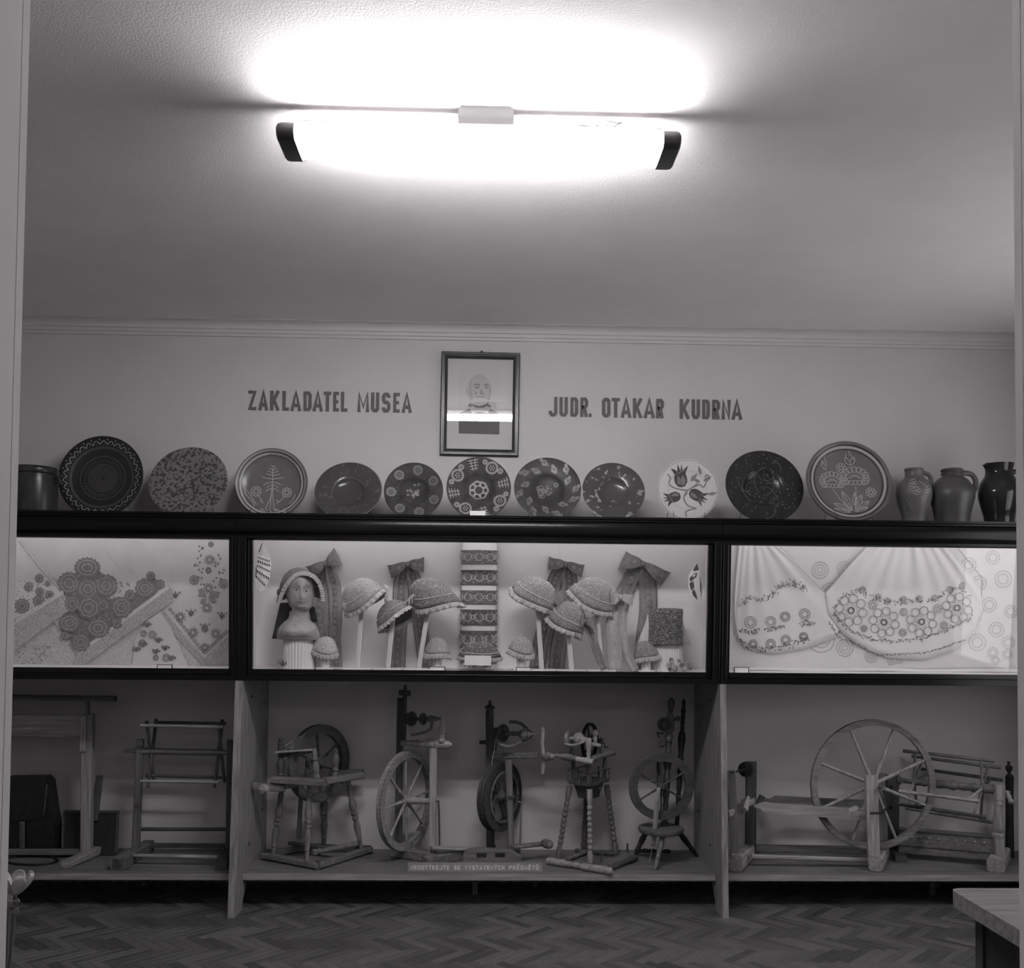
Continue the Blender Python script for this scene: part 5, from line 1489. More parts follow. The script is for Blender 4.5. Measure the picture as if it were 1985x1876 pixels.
# small front cloth with scattered motifs
t = cloth('sprig_cloth', 'white lace cloth with scattered leaf sprigs, in front of the tree scarf', (300, 1297))
sheet([(255, 1297), (262, 1240), (285, 1203), (310, 1185), (330, 1215), (368, 1297)], .019, LINEN, 'cloth_sheet', t)
it = []
for (x, y) in ((283, 1210), (305, 1240), (262, 1258), (300, 1262), (318, 1255), (275, 1248), (330, 1275)): it += [('leaf', x - 6, y - 4, x + 5, y + 5, 4), ('leaf', x + 6, y - 6, x + 2, y + 6, 3), ('dot', x + 9, y, 2.5)]
for (x, y, r) in ((278, 1228, 6), (276, 1247, 7), (295, 1230, 7), (302, 1275, 5), (322, 1275, 7)): it += [('ring', x, y, r), ('ring', x, y, r * .5)]
smallmotifs(t, it, .0215, EMB1)

# ------------------------------------------------------------------ right cabinet: gathered eyelet cloths
EYE_ = mat('eyelet_hole', .13, .9); EYM = mat('eyelet_mid', .36, .9)
WCL = mat('white_cotton', .68, .9, .15, var=.03, vscale=6)
t0 = thing('backing_cloth', 'plain white backing cloth behind the gathered eyelet cloths', 'cloth', onb(1690, 1300, .006), 'eyelet cloths in the right cabinet')
sheet([(1410, 1050), (2030, 1056), (2030, 1308), (1405, 1306)], .006, WCL, 'cloth_sheet', t0)
def gathered(name, label, gx0, gx1, hem, off, folds, amp):
    """cloth gathered at the top edge between gx0..gx1 and fanning to the hem polyline"""
    t = thing(name, label, 'cloth', onb(*hem[len(hem) // 2], off), 'eyelet cloths in the right cabinet')
    def pix(u, v):
        h = lerp_arc(hem, u); x0 = gx0 + (gx1 - gx0) * u; y0 = 1052
        k = v ** .9
        return (x0 + (h[0] - x0) * k, y0 + (h[1] - y0) * v)
    def depth(u, v): return off + .006 + amp * (1 - v * .75) * (math.sin(u * folds * 2 * PI) * .6 + math.sin(u * folds * 3.7 + 1) * .4)
    B().grid(lambda u, v: onb(*pix(u, v), depth(u, v)), 90, 16).obj('cloth_sheet', WCL, t, solid=.0012, angle=80)
    return t
hemA = [(1424, 1150), (1424, 1200), (1432, 1245), (1460, 1262), (1500, 1268), (1560, 1258), (1620, 1235), (1640, 1190), (1600, 1150)]
tA = gathered('eyelet_apron', 'gathered white apron with dark eyelet scallops, at the left of its cabinet', 1432, 1502, hemA, .012, 7, .006)
hemB = [(1600, 1150), (1605, 1190), (1630, 1225), (1670, 1255), (1720, 1275), (1790, 1280), (1850, 1262), (1890, 1225), (1905, 1180), (1900, 1140)]
tB = gathered('eyelet_apron', 'gathered white apron with a row of large eyelet flowers, in the centre of its cabinet', 1690, 1830, hemB, .014, 9, .007)
tC = thing('eyelet_shawl', 'white shawl with pale eyelet circles hanging at the right end', 'cloth', onb(1930, 1290, .01), 'eyelet cloths in the right cabinet')
sheet([(1850, 1054), (2030, 1056), (2030, 1292), (1700, 1296), (1850, 1262), (1900, 1200), (1905, 1120)], .010, WCL, 'cloth_sheet', tC)
def eyelet(items, parent, off, m, r=1.5, name='eyelet_embroidery'):
    bb = B(); dots(bb, [(x, y, r) for x, y in items], r, fnb(off), 7, .0006); o = bb.obj(name, m, parent, smooth=False); o['kind'] = 'stuff'
def ringpts(x, y, r, n, sq=1): return [(x + r * math.cos(2 * PI * i / n), y + sq * r * math.sin(2 * PI * i / n)) for i in range(n)]
def band(pl, n, j=0, seed=1):
    rnd = random.Random(seed); return [(lambda p: (p[0] + rnd.uniform(-j, j), p[1] + rnd.uniform(-j, j)))(lerp_arc(pl, i / (n - 1))) for i in range(n)]
OFA = .0235
P1 = [(1438, 1170), (1455, 1160), (1475, 1162), (1492, 1155), (1505, 1145), (1520, 1132), (1535, 1129), (1550, 1135), (1562, 1142)]
eyelet(band(P1, 120, 6, 1), tA, OFA, EYE_, 1.2)
eyelet(band([(1432, 1240), (1445, 1252), (1475, 1260), (1510, 1256), (1545, 1246), (1570, 1236)], 110, 6, 2), tA, .0215, EYE_, 1.3)
it = []
for (x, y, r) in ((1455, 1206, 11), (1494, 1205, 10), (1522, 1195, 9), (1560, 1190, 10), (1460, 1248, 8), (1494, 1248, 9), (1523, 1240, 9), (1558, 1234, 8)): it += ringpts(x, y, r, 18) + ringpts(x, y, r * .6, 12)
it += band([(1436, 1222), (1455, 1226), (1470, 1222)], 40, 4, 3) + band([(1484, 1222), (1500, 1218), (1520, 1215)], 36, 4, 4) + band([(1552, 1210), (1565, 1205), (1575, 1212)], 30, 5, 5)
eyelet(it, tA, .0220, EYE_, 1.2)
itp = []
for (x, y, r) in ((1592, 1238, 26), (1610, 1148, 18), (1637, 1102, 14), (1590, 1105, 16), (1638, 1256, 16), (1592, 1193, 18), (1690, 1272, 12), (1735, 1280, 14), (1795, 1278, 14)): itp += ringpts(x, y, r, int(r * 1.6)) + ringpts(x, y, r * .66, int(r)) + ringpts(x, y, r * .33, 7)
eyelet(itp, t0, .0085, EYM, 1.3)
itp = []
for (x, y, r) in ((1898, 1130, 14), (1945, 1122, 16), (1918, 1172, 14), (1932, 1220, 14), (1895, 1245, 16), (1955, 1245, 12), (1925, 1265, 10), (1953, 1268, 9), (1960, 1185, 12), (1878, 1095, 14), (1925, 1080, 13), (1930, 1280, 8)): itp += ringpts(x, y, r, int(r * 1.5)) + ringpts(x, y, r * .6, int(r))
eyelet(itp, tC, .0125, EYM, 1.3)
def eyeflower(x, y, r, dark=True):
    o = B(); L = [circ((x, y), r * .16, 12)]
    for i in range(8):
        a = 2 * PI * i / 8 + .2; L += [circ((x + r * .68 * math.cos(a), y + r * .68 * math.sin(a)), r * .25, 12)]
    strips(o, L, 1.3, fnb(.0245)); f_ = o.obj('eyelet_flower', EYM if not dark else mat('eyelet_line', .27, .9), tB, smooth=False)
    q = B(); strips(q, [dict(circ((x, y), r * .17, 14), w=2.6)], 2, fnb(.0250)); q.obj('flower_eye', EYE_, f_, smooth=False)
    q = B(); dots(q, [(px, py, 1.1) for px, py in ringpts(x, y, r * .34, 14)], 1.1, fnb(.0246), 6, .0006); s_ = q.obj('eyelet_ring', EYM, f_, smooth=False); s_['kind'] = 'stuff'
for (x, y, r) in ((1650, 1183, 34), (1714, 1206, 32), (1787, 1205, 32), (1856, 1178, 32)): eyeflower(x, y, r)
up = [(1618, 1180), (1630, 1158), (1650, 1146), (1672, 1146), (1690, 1158), (1715, 1165), (1740, 1168), (1765, 1165), (1790, 1163), (1815, 1160), (1840, 1146), (1862, 1140), (1880, 1155)]
lo = [(1618, 1188), (1630, 1205), (1655, 1225), (1690, 1238), (1735, 1243), (1785, 1238), (1820, 1228), (1855, 1212), (1885, 1195)]
eyelet(band(up, 120, 5, 6) + band(lo, 90, 2, 7) + band(lo, 60, 5, 8), tB, .0246, EYE_, 1.25)
it = []
for (x, y) in ((1672, 1146), (1702, 1160), (1720, 1168), (1752, 1165), (1782, 1163), (1812, 1162), (1842, 1146), (1866, 1138)): it += ringpts(x, y - 3, 6, 9) + ringpts(x, y - 3, 3, 5)
for (x, y, r) in ((1692, 1172, 8), (1752, 1186, 7), (1750, 1226, 7), (1818, 1180, 8), (1830, 1212, 7), (1675, 1218, 6)): it += ringpts(x, y, r, 12) + ringpts(x, y, r * .5, 7)
eyelet(it, tB, .0250, EYE_, 1.2)
lo2 = [(1608, 1205), (1625, 1235), (1660, 1248), (1680, 1258)]
eyelet(band(lo2, 40, 1.5, 9) + band([(1700, 1270), (1740, 1268), (1790, 1266), (1830, 1255), (1870, 1240)], 60, 1.5, 10), tB, .0235, EYE_, 1.2)
# rolled hem along the cabinet floor
z_ = CZF + .008
o = B().tube([V((at(1420 + 60 * i, 1296, 5.26).x, 5.255 + .006 * math.sin(i * 2.1), z_ + .003 * math.sin(i * 1.7))) for i in range(11)], .010, 10).obj('rolled_cloth', WCL, None)
tag(o, 'long rolled white cloth edge along the floor of the eyelet cabinet', 'cloth')
# ------------------------------------------------------------------ tools on the low shelf
def LEGP(r): return [(0, .55 * r), (.02, .6 * r), (.13, .62 * r), (.14, .85 * r), (.16, .6 * r), (.24, .8 * r), (.32, 1.0 * r), (.40, .7 * r), (.43, .62 * r), (.44, .95 * r), (.47, .95 * r), (.48, .66 * r), (.50, 1.0 * r), (.53, 1.0 * r), (.54, .7 * r), (.60, 1.0 * r), (.66, 1.0 * r), (.74, .72 * r), (.84, .66 * r), (.86, .9 * r), (.88, .66 * r), (1, .7 * r)]
def BEADS(r, n=9): 
    o = [(0, .7 * r)]
    for i in range(n):
        a, b = (i + .02) / n, (i + .98) / n
        o += [(a, .62 * r), (a + .2 / n, .95 * r), ((a + b) / 2, r), (b - .25 * (b - a), .9 * r), (b, .62 * r)]
    return o + [(1, .7 * r)]
def POSTP(r): return [(0, .8 * r), (.06, .8 * r), (.08, 1.05 * r), (.12, .7 * r), (.22, 1.0 * r), (.34, 1.05 * r), (.46, .6 * r), (.50, .6 * r), (.52, .95 * r), (.56, .6 * r), (.64, .85 * r), (.80, .7 * r), (.84, .9 * r), (.88, .55 * r), (.93, .7 * r), (.97, .5 * r), (1, .2 * r)]
def SPOKEP(r): return [(0, r), (.06, r), (.08, .65 * r), (.22, .95 * r), (.30, .7 * r), (.33, .95 * r), (.36, .6 * r), (.7, .55 * r), (.85, .75 * r), (1, .6 * r)]
def wheel(t, c, yaw, R, rw, th, n, ms, mr, hubr, hubl, spoke='turned', a0=0.0, grooves=True, sp_r=.007, tilt=0.0, prefix=''):
    """spoked wheel: c centre, axis horizontal turned by yaw from the viewer direction"""
    ax = V((math.sin(yaw), -math.cos(yaw), tilt)).normalized()
    sec = [(R, -th / 2), (R, th / 2), (R - rw * .25, th / 2 + .002), (R - rw * .5, th / 2 - .001), (R - rw, th / 2), (R - rw, -th / 2), (R - rw * .5, -th / 2 + .001)]
    if grooves: sec = [(R, -th / 2), (R - .005, -th / 6), (R - .001, 0), (R - .005, th / 6)] + sec[1:]
    B().ring(c, ax, None, sec, 64).obj(prefix + 'wheel_rim', mr, t, angle=30)
    hp = [(0, hubr * .5), (.12, hubr * .7), (.3, hubr), (.7, hubr), (.88, hubr * .7), (1, hubr * .5)]
    B().lathe(V(c) - ax * hubl / 2, V(c) + ax * hubl / 2, hp, 18).obj(prefix + 'hub', ms, t)
    e = V((0, 0, 1)) - ax * ax.z; e.normalize(); f = ax.cross(e)
    for i in range(n):
        a = a0 + 2 * PI * i / n; d = e * math.cos(a) + f * math.sin(a)
        p0, p1 = V(c) + d * hubr * .7, V(c) + d * (R - rw * .8)
        if spoke == 'turned': B().lathe(p0, p1, SPOKEP(sp_r), 10).obj(prefix + 'spoke', ms, t)
        elif spoke == 'plain': B().rod(p0, p1, sp_r * 1.2, sp_r * .8, 10).obj(prefix + 'spoke', ms, t)
        else: B().bar(p0, p1, sp_r * 3.2, sp_r * 1.4, up=ax, w2=sp_r * 2.2, ch=.002).obj(prefix + 'spoke', ms, t)
    return ax
Z0 = ZS + .0006
def turned(t, name, a, b, prof, m, n=14): return B().lathe(a, b, prof, n).obj(name, m, t)
def beam(t, name, a, b, w, h, m, **k): return B().bar(a, b, w, h, ch=k.pop('ch', .003), **k).obj(name, m, t, smooth=False)
def foot(px, py): return atz(px, py, Z0)
def up(p, dz): return V((p.x, p.y, p.z + dz))

# ---- left: tall frame with cross board
base = foot(165, 1662)
t = thing('upright_frame', 'plain wooden T shaped frame with a pale cross board, beside the left jamb', 'frame', base)
f0, f1 = foot(128, 1682), foot(205, 1650)
B().bar(up(f0, .018), up(f1, .026), .060, .034, w2=.045, h2=.05, ch=.006).obj('foot', LX, t, smooth=False)
pb, pt_ = at(168, 1648, base.y), at(171, 1384, base.y)
B().bar((pb.x, base.y, Z0 + .04), pt_, .055, .05, up=(0, 1, 0), w2=.062, ch=.006).obj('post', LZ, t, smooth=False)
B().bar(at(161, 1456, base.y - .032), at(162, 1388, base.y - .032), .03, .012, up=(0, 1, 0)).obj('cheek', LZ, t, smooth=False)
B().bar(pt_, at(169, 1352, base.y), .016, .016, up=(0, 1, 0)).obj('tenon', MZ, t, smooth=False)
a, b = at(-60, 1350, base.y), at(224, 1354, base.y)
B().bar(a, b, .045, .030, ch=.012).obj('top_rail', MX, t, smooth=False)
B().box((at(-60, 1400, base.y).x, base.y - .01, at(20, 1427, base.y).z), (at(157, 1400, base.y).x, base.y + .012, at(20, 1385, base.y).z)).obj('cross_board', wood('pale_board', .33, 'x'), t, smooth=False)
B().bar((at(-60, 1650, base.y).x, base.y, Z0 + .03), (pb.x, base.y, Z0 + .03), .03, .03, ch=.003).obj('floor_rail', MX, t, smooth=False)
lx = at(-75, 1500, base.y).x
B().bar((lx, base.y, Z0), (lx, base.y, at(-75, 1350, base.y).z), .055, .05, up=(0, 1, 0), ch=.006).obj('post', LZ, t, smooth=False)

# ---- satchel
Ys = 5.45
LEA = mat('black_leather', .012, .5, .4, var=.5, vscale=30, bump=.25, bscale=90); LEAB = mat('worn_leather', .10, .6, .4, var=.3, vscale=30)
c = at(60, 1640, Ys); t = thing('leather_satchel', 'black leather satchel with flap and strap, standing behind the T frame', 'satchel', (c.x, Ys, Z0))
def P3(px, py, dy=0): 
    q = at(px, py, Ys + dy); return V((q.x, q.y, max(q.z, Z0)))
B().prism([P3(x, y, -.05) for x, y in ((8, 1508), (84, 1507), (92, 1516), (104, 1600), (106, 1652), (8, 1652))], (0, .10, 0)).obj('bag_body', LEA, t, smooth=False)
B().prism([P3(x, y, -.062) for x, y in ((8, 1506), (80, 1505), (90, 1515), (90, 1540), (83, 1584), (70, 1589), (8, 1591))], (0, .012, 0)).obj('flap', LEA, t, smooth=False)
B().grid(lambda u, v: P3(84 + 6 * (1 - v) + 2 * u, 1520 + 62 * v, -.065), 1, 6).obj('flap_binding', LEAB, t, solid=.003)
B().grid(lambda u, v: P3(37 + 11 * u, 1592 + 60 * v, -.058 - .004 * math.sin(v * 3)), 2, 8).obj('strap', LEAB, t, solid=.004)
for (x, y) in ((93, 1527), (107, 1602)): B().bar(P3(x - 3, y - 7, 0), P3(x, y + 7, 0), .02, .012, up=(0, 1, 0), ch=.003).obj('buckle', IRON, t, smooth=False)

# ---- black peel
Yp_ = 5.40
c = at(175, 1645, Yp_); t = thing('black_paddle', 'dark square paddle with an upright handle, leaning on the wall behind the T frame', 'paddle', (c.x, Yp_, Z0))
def P4(px, py): 
    z = at(px, py, Yp_).z; y = Yp_ + (z - Z0) * .28; q = at(px, py, y); return V((q.x, q.y, max(q.z, Z0)))
B().prism([P4(x, y) for x, y in ((122, 1656), (125, 1571), (229, 1572), (226, 1658))], (0, .018, 0)).obj('blade', BK, t, smooth=False)
for a, b in (((125, 1572), (229, 1573)), ((124, 1572), (122, 1650)), ((229, 1573), (226, 1652))):
    B().bar(P4(*a) - V((0, .004, 0)), P4(*b) - V((0, .004, 0)), .012, .010, up=(0, 1, 0)).obj('blade_edge', DX, t, smooth=False)
B().bar(P4(184, 1590) + V((0, -.012, 0)), P4(194, 1503) + V((0, -.004, 0)), .042, .026, up=(0, 1, 0), w2=.034, ch=.008).obj('handle', DZ, t, smooth=False)

# ---- strap ring lying on the shelf
pts = [foot(60 + 52 * math.cos(a), 1669 + 9 * math.sin(a)) for a in [2 * PI * i / 40 for i in range(40)]]
o = B().tube([up(p, .006) for p in pts], .006, 8, closed=True).obj('leather_strap_ring', LEA); tag(o, 'dark strap loop lying on the shelf before the T frame', 'strap')

# ---- yarn reel
Yr = 5.27
t = thing('yarn_reel', 'wooden yarn reel with crossed arms and four rods between two posts', 'reel', foot(330, 1668))
fl0, fl1 = foot(228, 1687), foot(288, 1649)
B().bar(up(fl0, .030), up(fl1, .030), .062, .06, ch=.006).obj('foot', MY, t, smooth=False)
B().bar(up(fl0 + (fl0 - fl1).normalized() * .0, .032), up(fl0.lerp(fl1, .22), .032), .078, .064, ch=.006).obj('foot_block', MY, t, smooth=False)
fr0, fr1 = foot(428, 1688), foot(452, 1652)
B().bar(up(fr0, .030), up(fr1, .030), .062, .06, ch=.006).obj('foot', DY, t, smooth=False)
pl_b = fl0.lerp(fl1, .56); yl = pl_b.y
ptop = at(272, 1433, yl)
B().bar((pl_b.x, yl, Z0 + .05), (ptop.x, yl, ptop.z), .040, .030, up=(0, 1, 0), w2=.036, ch=.005).obj('post', MZ, t, smooth=False)
yr_ = fr0.lerp(fr1, .6).y
pr_b, pr_t = at(444, 1650, yr_), at(447, 1434, yr_)
B().bar((pr_b.x, yr_, Z0 + .05), pr_t, .034, .030, up=(0, 1, 0), ch=.005).obj('post', DZ, t, smooth=False)
A0, A1 = at(240, 1455, yl), at(450, 1459, yr_)
turned(t, 'axle', A0, A1, [(0, .007), (.02, .010), (.06, .007), (.08, .011), (.16, .011), (.17, .018), (.22, .019), (.24, .014), (.25, .018), (.55, .0165), (.9, .018), (.93, .014), (1, .012)], MX, 16)
for (pf, pbk, x_) in (((284, 1398), (297, 1512), 'l'), ((423, 1402), (434, 1515), 'r')):
    mid = A0.lerp(A1, .25 if x_ == 'l' else .90)
    for (top, bot, sgn) in ((((284, 1398), (298, 1512)), None, 1), (((303, 1394), (287, 1525)), None, -1)) if x_ == 'l' else ((((423, 1402), (435, 1515)), None, 1), (((431, 1395), (416, 1526)), None, -1)):
        a, b = at(*top[0], mid.y - sgn * .08), at(*top[1], mid.y + sgn * .08)
        B().bar(a, b, .020, .014, up=(1, 0, 0), ch=.003).obj('arm', MZ if sgn > 0 else DZ, t, smooth=False)
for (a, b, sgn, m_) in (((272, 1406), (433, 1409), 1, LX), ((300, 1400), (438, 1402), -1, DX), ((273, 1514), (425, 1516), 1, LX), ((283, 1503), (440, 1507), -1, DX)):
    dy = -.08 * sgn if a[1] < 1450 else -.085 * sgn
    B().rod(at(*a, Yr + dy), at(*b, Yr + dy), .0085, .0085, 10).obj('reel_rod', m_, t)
B().rod(at(264, 1607, yl + .06), at(448, 1607, yr_ + .06), .010, .010, 10).obj('stretcher', DX, t)
B().bar(up(fl0.lerp(fl1, .86), .045), up(fr0.lerp(fr1, .9), .045), .02, .024, ch=.004).obj('stretcher', DX, t, smooth=False)
B().rod(up(fl0.lerp(fl1, .30), .045), up(fr0.lerp(fr1, .25), .045), .010, .011, 12).obj('stretcher', LX, t)

# ---- W1: low four legged spinning wheel, turned 45 degrees
t = thing('spinning_wheel', 'low spinning wheel on four turned legs with square base frame, leftmost wheel', 'spinning wheel', foot(610, 1665), 'spinning wheels on the shelf')
zb = Z0 + .022
bl_, bf, brr, bk_ = atz(510, 1657, zb), atz(616, 1677, zb), atz(718, 1645, zb), atz(606, 1631, zb)
bk_.y = min(bk_.y, 5.53)
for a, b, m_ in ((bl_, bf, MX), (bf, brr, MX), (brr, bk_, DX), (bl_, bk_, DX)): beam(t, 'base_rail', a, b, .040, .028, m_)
for p in (bl_, bf, brr): B().rod((p.x, p.y, Z0), (p.x, p.y, Z0 + .012), .014, n=10).obj('base_foot', DZ, t)
zt1 = at(600, 1518, 5.3).z
tl_, tf, tr_, tb_ = atz(528, 1510, zt1), at(630, 1517, 5.20), at(703, 1502, 5.40), at(650, 1497, 5.47)
tl_ = at(528, 1511, 5.20); tf = at(630, 1517, 5.15)
B().bar(tl_, tf, .055, .034, ch=.005).obj('table_rail', MX, t, smooth=False)
B().bar(tf + V((-.01, .02, .004)), tr_, .05, .032, ch=.005).obj('table_rail', MX, t, smooth=False)
B().bar(at(640, 1498, 5.47), at(704, 1497, 5.45), .04, .03, ch=.005).obj('table_rail', DX, t, smooth=False)
for a, b in ((at(547, 1524, 5.27), bl_.lerp(bf, .18)), (at(600, 1522, 5.23), bl_.lerp(bf, .80)), (at(674, 1510, 5.38), brr.lerp(bf, .18)), (at(628, 1515, 5.45), brr.lerp(bk_, .75))):
    turned(t, 'leg', V((b.x, b.y, zb + .01)), a, LEGP(.0195), MZ)
wc = at(618, 1479, 5.39)
wheel(t, wc, math.radians(50), 74 * S(5.39), .050, .030, 6, DZ, wood('wheel_brown', .085, 'x'), .028, .10, 'turned', 0.1, sp_r=.011)
B().bar(at(586, 1500, 5.30), at(579, 1626, 5.30), .022, .014, up=(0, 1, 0), w2=.026, ch=.003).obj('footman', DZ, t, smooth=False)
zt2 = Z0 + .055
B().bar(atz(562, 1634, zt2), atz(655, 1646, zt2), .034, .016, ch=.004).obj('treadle', DX, t, smooth=False)
ra, rb = atz(604, 1653, zt2 + .01), atz(700, 1634, zt2 + .01)
turned(t, 'treadle_axle', ra, rb, [(0, .006), (.02, .017), (.07, .020), (.12, .012), (.15, .018), (.2, .012), (.6, .017), (.8, .013), (.86, .018), (.92, .011), (.96, .018), (1, .006)], MX)
B().bar(at(491, 1524, 5.19), at(553, 1527, 5.20), .03, .038, ch=.004).obj('tension_block', MX, t, smooth=False)
turned(t, 'tension_screw', at(503, 1530, 5.13), at(530, 1526, 5.24), [(0, .005), (.1, .007), (.14, .024), (.28, .027), (.34, .018), (.40, .023), (.5, .020), (.55, .010), (1, .010)], LX)
B().bar(at(553, 1524, 5.21), at(580, 1519, 5.24), .024, .026, ch=.002).obj('tension_shaft', LX, t, smooth=False)
turned(t, 'maiden', at(544, 1508, 5.25), at(545, 1428, 5.25), POSTP(.022), DZ)
turned(t, 'maiden', at(614, 1512, 5.21), at(609, 1450, 5.21), [(0, .018), (.1, .021), (.2, .014), (.25, .017), (.45, .019), (.6, .012), (.65, .017), (.75, .013), (.9, .015), (1, .008)], MZ)
turned(t, 'wheel_post', at(650, 1506, 5.33), at(651, 1451, 5.33), [(0, .017), (.12, .019), (.18, .013), (.25, .018), (.35, .012), (.42, .018), (.65, .020), (.8, .012), (.85, .010), (.88, .015), (.91, .008), (.95, .011), (1, .003)], MZ)
turned(t, 'wheel_post', at(596, 1510, 5.30), at(597, 1462, 5.30), POSTP(.017), DZ)
B().bar(at(534, 1458, 5.22), at(606, 1453, 5.20), .022, .010, ch=.002).obj('flyer_bar', LX, t, smooth=False)
turned(t, 'flyer_spindle', at(544, 1458, 5.245), at(612, 1456, 5.21), [(0, .006), (.08, .006), (.09, .026), (.13, .028), (.17, .026), (.18, .018), (.24, .018), (.25, .010), (.55, .012), (.56, .020), (.64, .022), (.70, .012), (1, .006)], DX)
B().tube([at(593, 1420, 5.29), at(570, 1434, 5.27), at(552, 1446, 5.25)], .0012, 6).obj('drive_thread', STRING, t)

# ---- W2: upright wheel with tall post
t = thing('spinning_wheel', 'tall upright spinning wheel with eight spokes and a notched back post, second from left', 'spinning wheel', foot(810, 1665), 'spinning wheels on the shelf')
Y2 = 5.33
B().bar(at(772, 1652, Y2 + .1), at(776, 1352, Y2 + .1), .042, .026, up=(0, 1, 0), w2=.032, ch=.003).obj('back_post', DZ, t, smooth=False)
B().bar(at(783, 1440, Y2 + .08), at(785, 1348, Y2 + .08), .022, .02, up=(0, 1, 0), ch=.003).obj('maiden', DZ, t, smooth=False)
turned(t, 'tension_peg', at(784, 1352, Y2 + .09), at(786, 1327, Y2 + .09), [(0, .007), (.5, .007), (.6, .010), (1, .007)], DZ)
B().bar(at(773, 1342, Y2 + .09), at(796, 1344, Y2 + .09), .02, .030, ch=.003).obj('peg_wing', DX, t, smooth=False)
turned(t, 'flyer_whorl', at(786, 1393, Y2 + .07), at(805, 1393, Y2 + .02), [(0, .006), (.05, .028), (.3, .033), (.38, .024), (.46, .034), (.62, .041), (.68, .040), (.7, .010), (1, .009)], DX, 20)
turned(t, 'bobbin', at(803, 1393, Y2 + .03), at(832, 1394, Y2 - .02), [(0, .009), (.5, .008), (.52, .030), (.62, .033), (.68, .028), (.7, .012), (1, .010)], DX, 18)
turned(t, 'flyer_head', at(829, 1394, Y2 - .01), at(855, 1392, Y2 - .05), [(0, .008), (.08, .018), (.3, .022), (.5, .012), (.6, .014), (.7, .010), (1, .006)], MX)
B().tube([at(838, 1399, Y2 - .02), at(835, 1412, Y2 - .02), at(825, 1419, Y2 - .01), at(812, 1422, Y2), at(798, 1425, Y2 + .01)], .008, 8).obj('flyer_arm', MX, t)
turned(t, 'front_maiden', at(857, 1438, Y2 - .05), at(857, 1391, Y2 - .05), [(0, .018), (.08, .020), (.16, .013), (.22, .016), (.3, .013), (.45, .022), (.6, .020), (.68, .012), (.75, .014), (.95, .011), (1, .006)], LZ)
turned(t, 'cross_rail', at(779, 1440, Y2 + .08), at(876, 1444, Y2 - .06), [(0, .016), (.05, .018), (.1, .013), (.15, .015), (.3, .021), (.4, .014), (.44, .018), (.48, .015), (.52, .024), (.66, .025), (.68, .018), (.70, .025), (.84, .025), (.88, .024), (.95, .020), (1, .005)], LX, 16)
B().bar(at(838, 1656, Y2 - .03), at(840, 1450, Y2 - .03), .040, .03, up=(0, 1, 0), ch=.004).obj('front_post', LZ, t, smooth=False)
wc = at(787, 1551, Y2 + .03)
ax = wheel(t, wc, math.radians(62), 95 * S(Y2), .038, .030, 8, LZ, wood('wheel_pale', .21, 'x'), .020, .05, 'turned', .05, sp_r=.011)
turned(t, 'wheel_axle', wc, at(834, 1553, Y2 - .02), [(0, .018), (.2, .022), (.5, .018), (.8, .016), (1, .014)], LX)
B().tube([at(845, 1553, Y2 - .05), at(850, 1552, Y2 - .05), at(851, 1570, Y2 - .05), at(852, 1638, Y2 - .05)], .005, 8).obj('crank_rod', DZ, t)
B().bar(at(836, 1643, Y2 - .08), at(908, 1645, Y2 + .0), .045, .014, w2=.065, ch=.004).obj('treadle', LX, t, smooth=False)
b0, b1 = foot(766, 1662), foot(834, 1670)
b0 = V((at(762, 1660, Y2 + .08).x, Y2 + .08, Z0 + .025)); b1 = V((at(848, 1660, Y2 - .06).x, Y2 - .06, Z0 + .025))
B().bar(b0, b1, .055, .05, ch=.005).obj('base_beam', MX, t, smooth=False)
b2, b3 = V((at(822, 1660, Y2 - .12).x, Y2 - .13, Z0 + .024)), V((at(905, 1655, Y2 + .02).x, Y2 + .04, Z0 + .024))
B().bar(b2, b3, .05, .048, ch=.005).obj('base_beam', MX, t, smooth=False)

# ---- W3: upright dark wheel with cord and leather maiden
t = thing('spinning_wheel', 'upright spinning wheel with a thick dark grooved rim and hanging cord, middle of the five', 'spinning wheel', foot(985, 1665), 'spinning wheels on the shelf')
Y3 = 5.34
B().bar(at(951, 1648, Y3 + .1), at(949, 1388, Y3 + .1), .044, .034, up=(0, 1, 0), ch=.004).obj('back_post', DZ, t, smooth=False)
turned(t, 'finial', at(949, 1390, Y3 + .1), at(950, 1357, Y3 + .1), [(0, .020), (.25, .022), (.45, .020), (.55, .030), (.65, .024), (.72, .010), (.80, .012), (.86, .007), (.92, .010), (1, .004)], DZ)
B().rod(at(929, 1439, Y3 + .1), at(945, 1438, Y3 + .1), .010, .012, 10).obj('tension_peg', DX, t)
B().bar(at(962, 1414, Y3 + .07), at(960, 1456, Y3 + .07), .014, .02, up=(0, 1, 0)).obj('rear_maiden', DZ, t, smooth=False)
turned(t, 'flyer_whorl', at(960, 1420, Y3 + .07), at(982, 1421, Y3 + .02), [(0, .008), (.05, .030), (.25, .030), (.3, .022), (.45, .022), (.55, .044), (.72, .050), (.8, .046), (.82, .012), (1, .010)], DX, 22)
turned(t, 'bobbin', at(980, 1421, Y3 + .03), at(1018, 1423, Y3 - .05), [(0, .012), (.75, .012), (.77, .022), (.9, .024), (.95, .012), (1, .010)], MX)
turned(t, 'flyer_head', at(1014, 1423, Y3 - .04), at(1043, 1424, Y3 - .1), [(0, .020), (.12, .036), (.3, .032), (.38, .024), (.46, .024), (.55, .016), (.62, .010), (.7, .006), (1, .004)], MX, 18)
B().tube([at(987, 1399, Y3 - .03), at(1000, 1399, Y3 - .035), at(1012, 1403, Y3 - .04), at(1022, 1413, Y3 - .05)], .009, 8).obj('flyer_arm', DX, t)
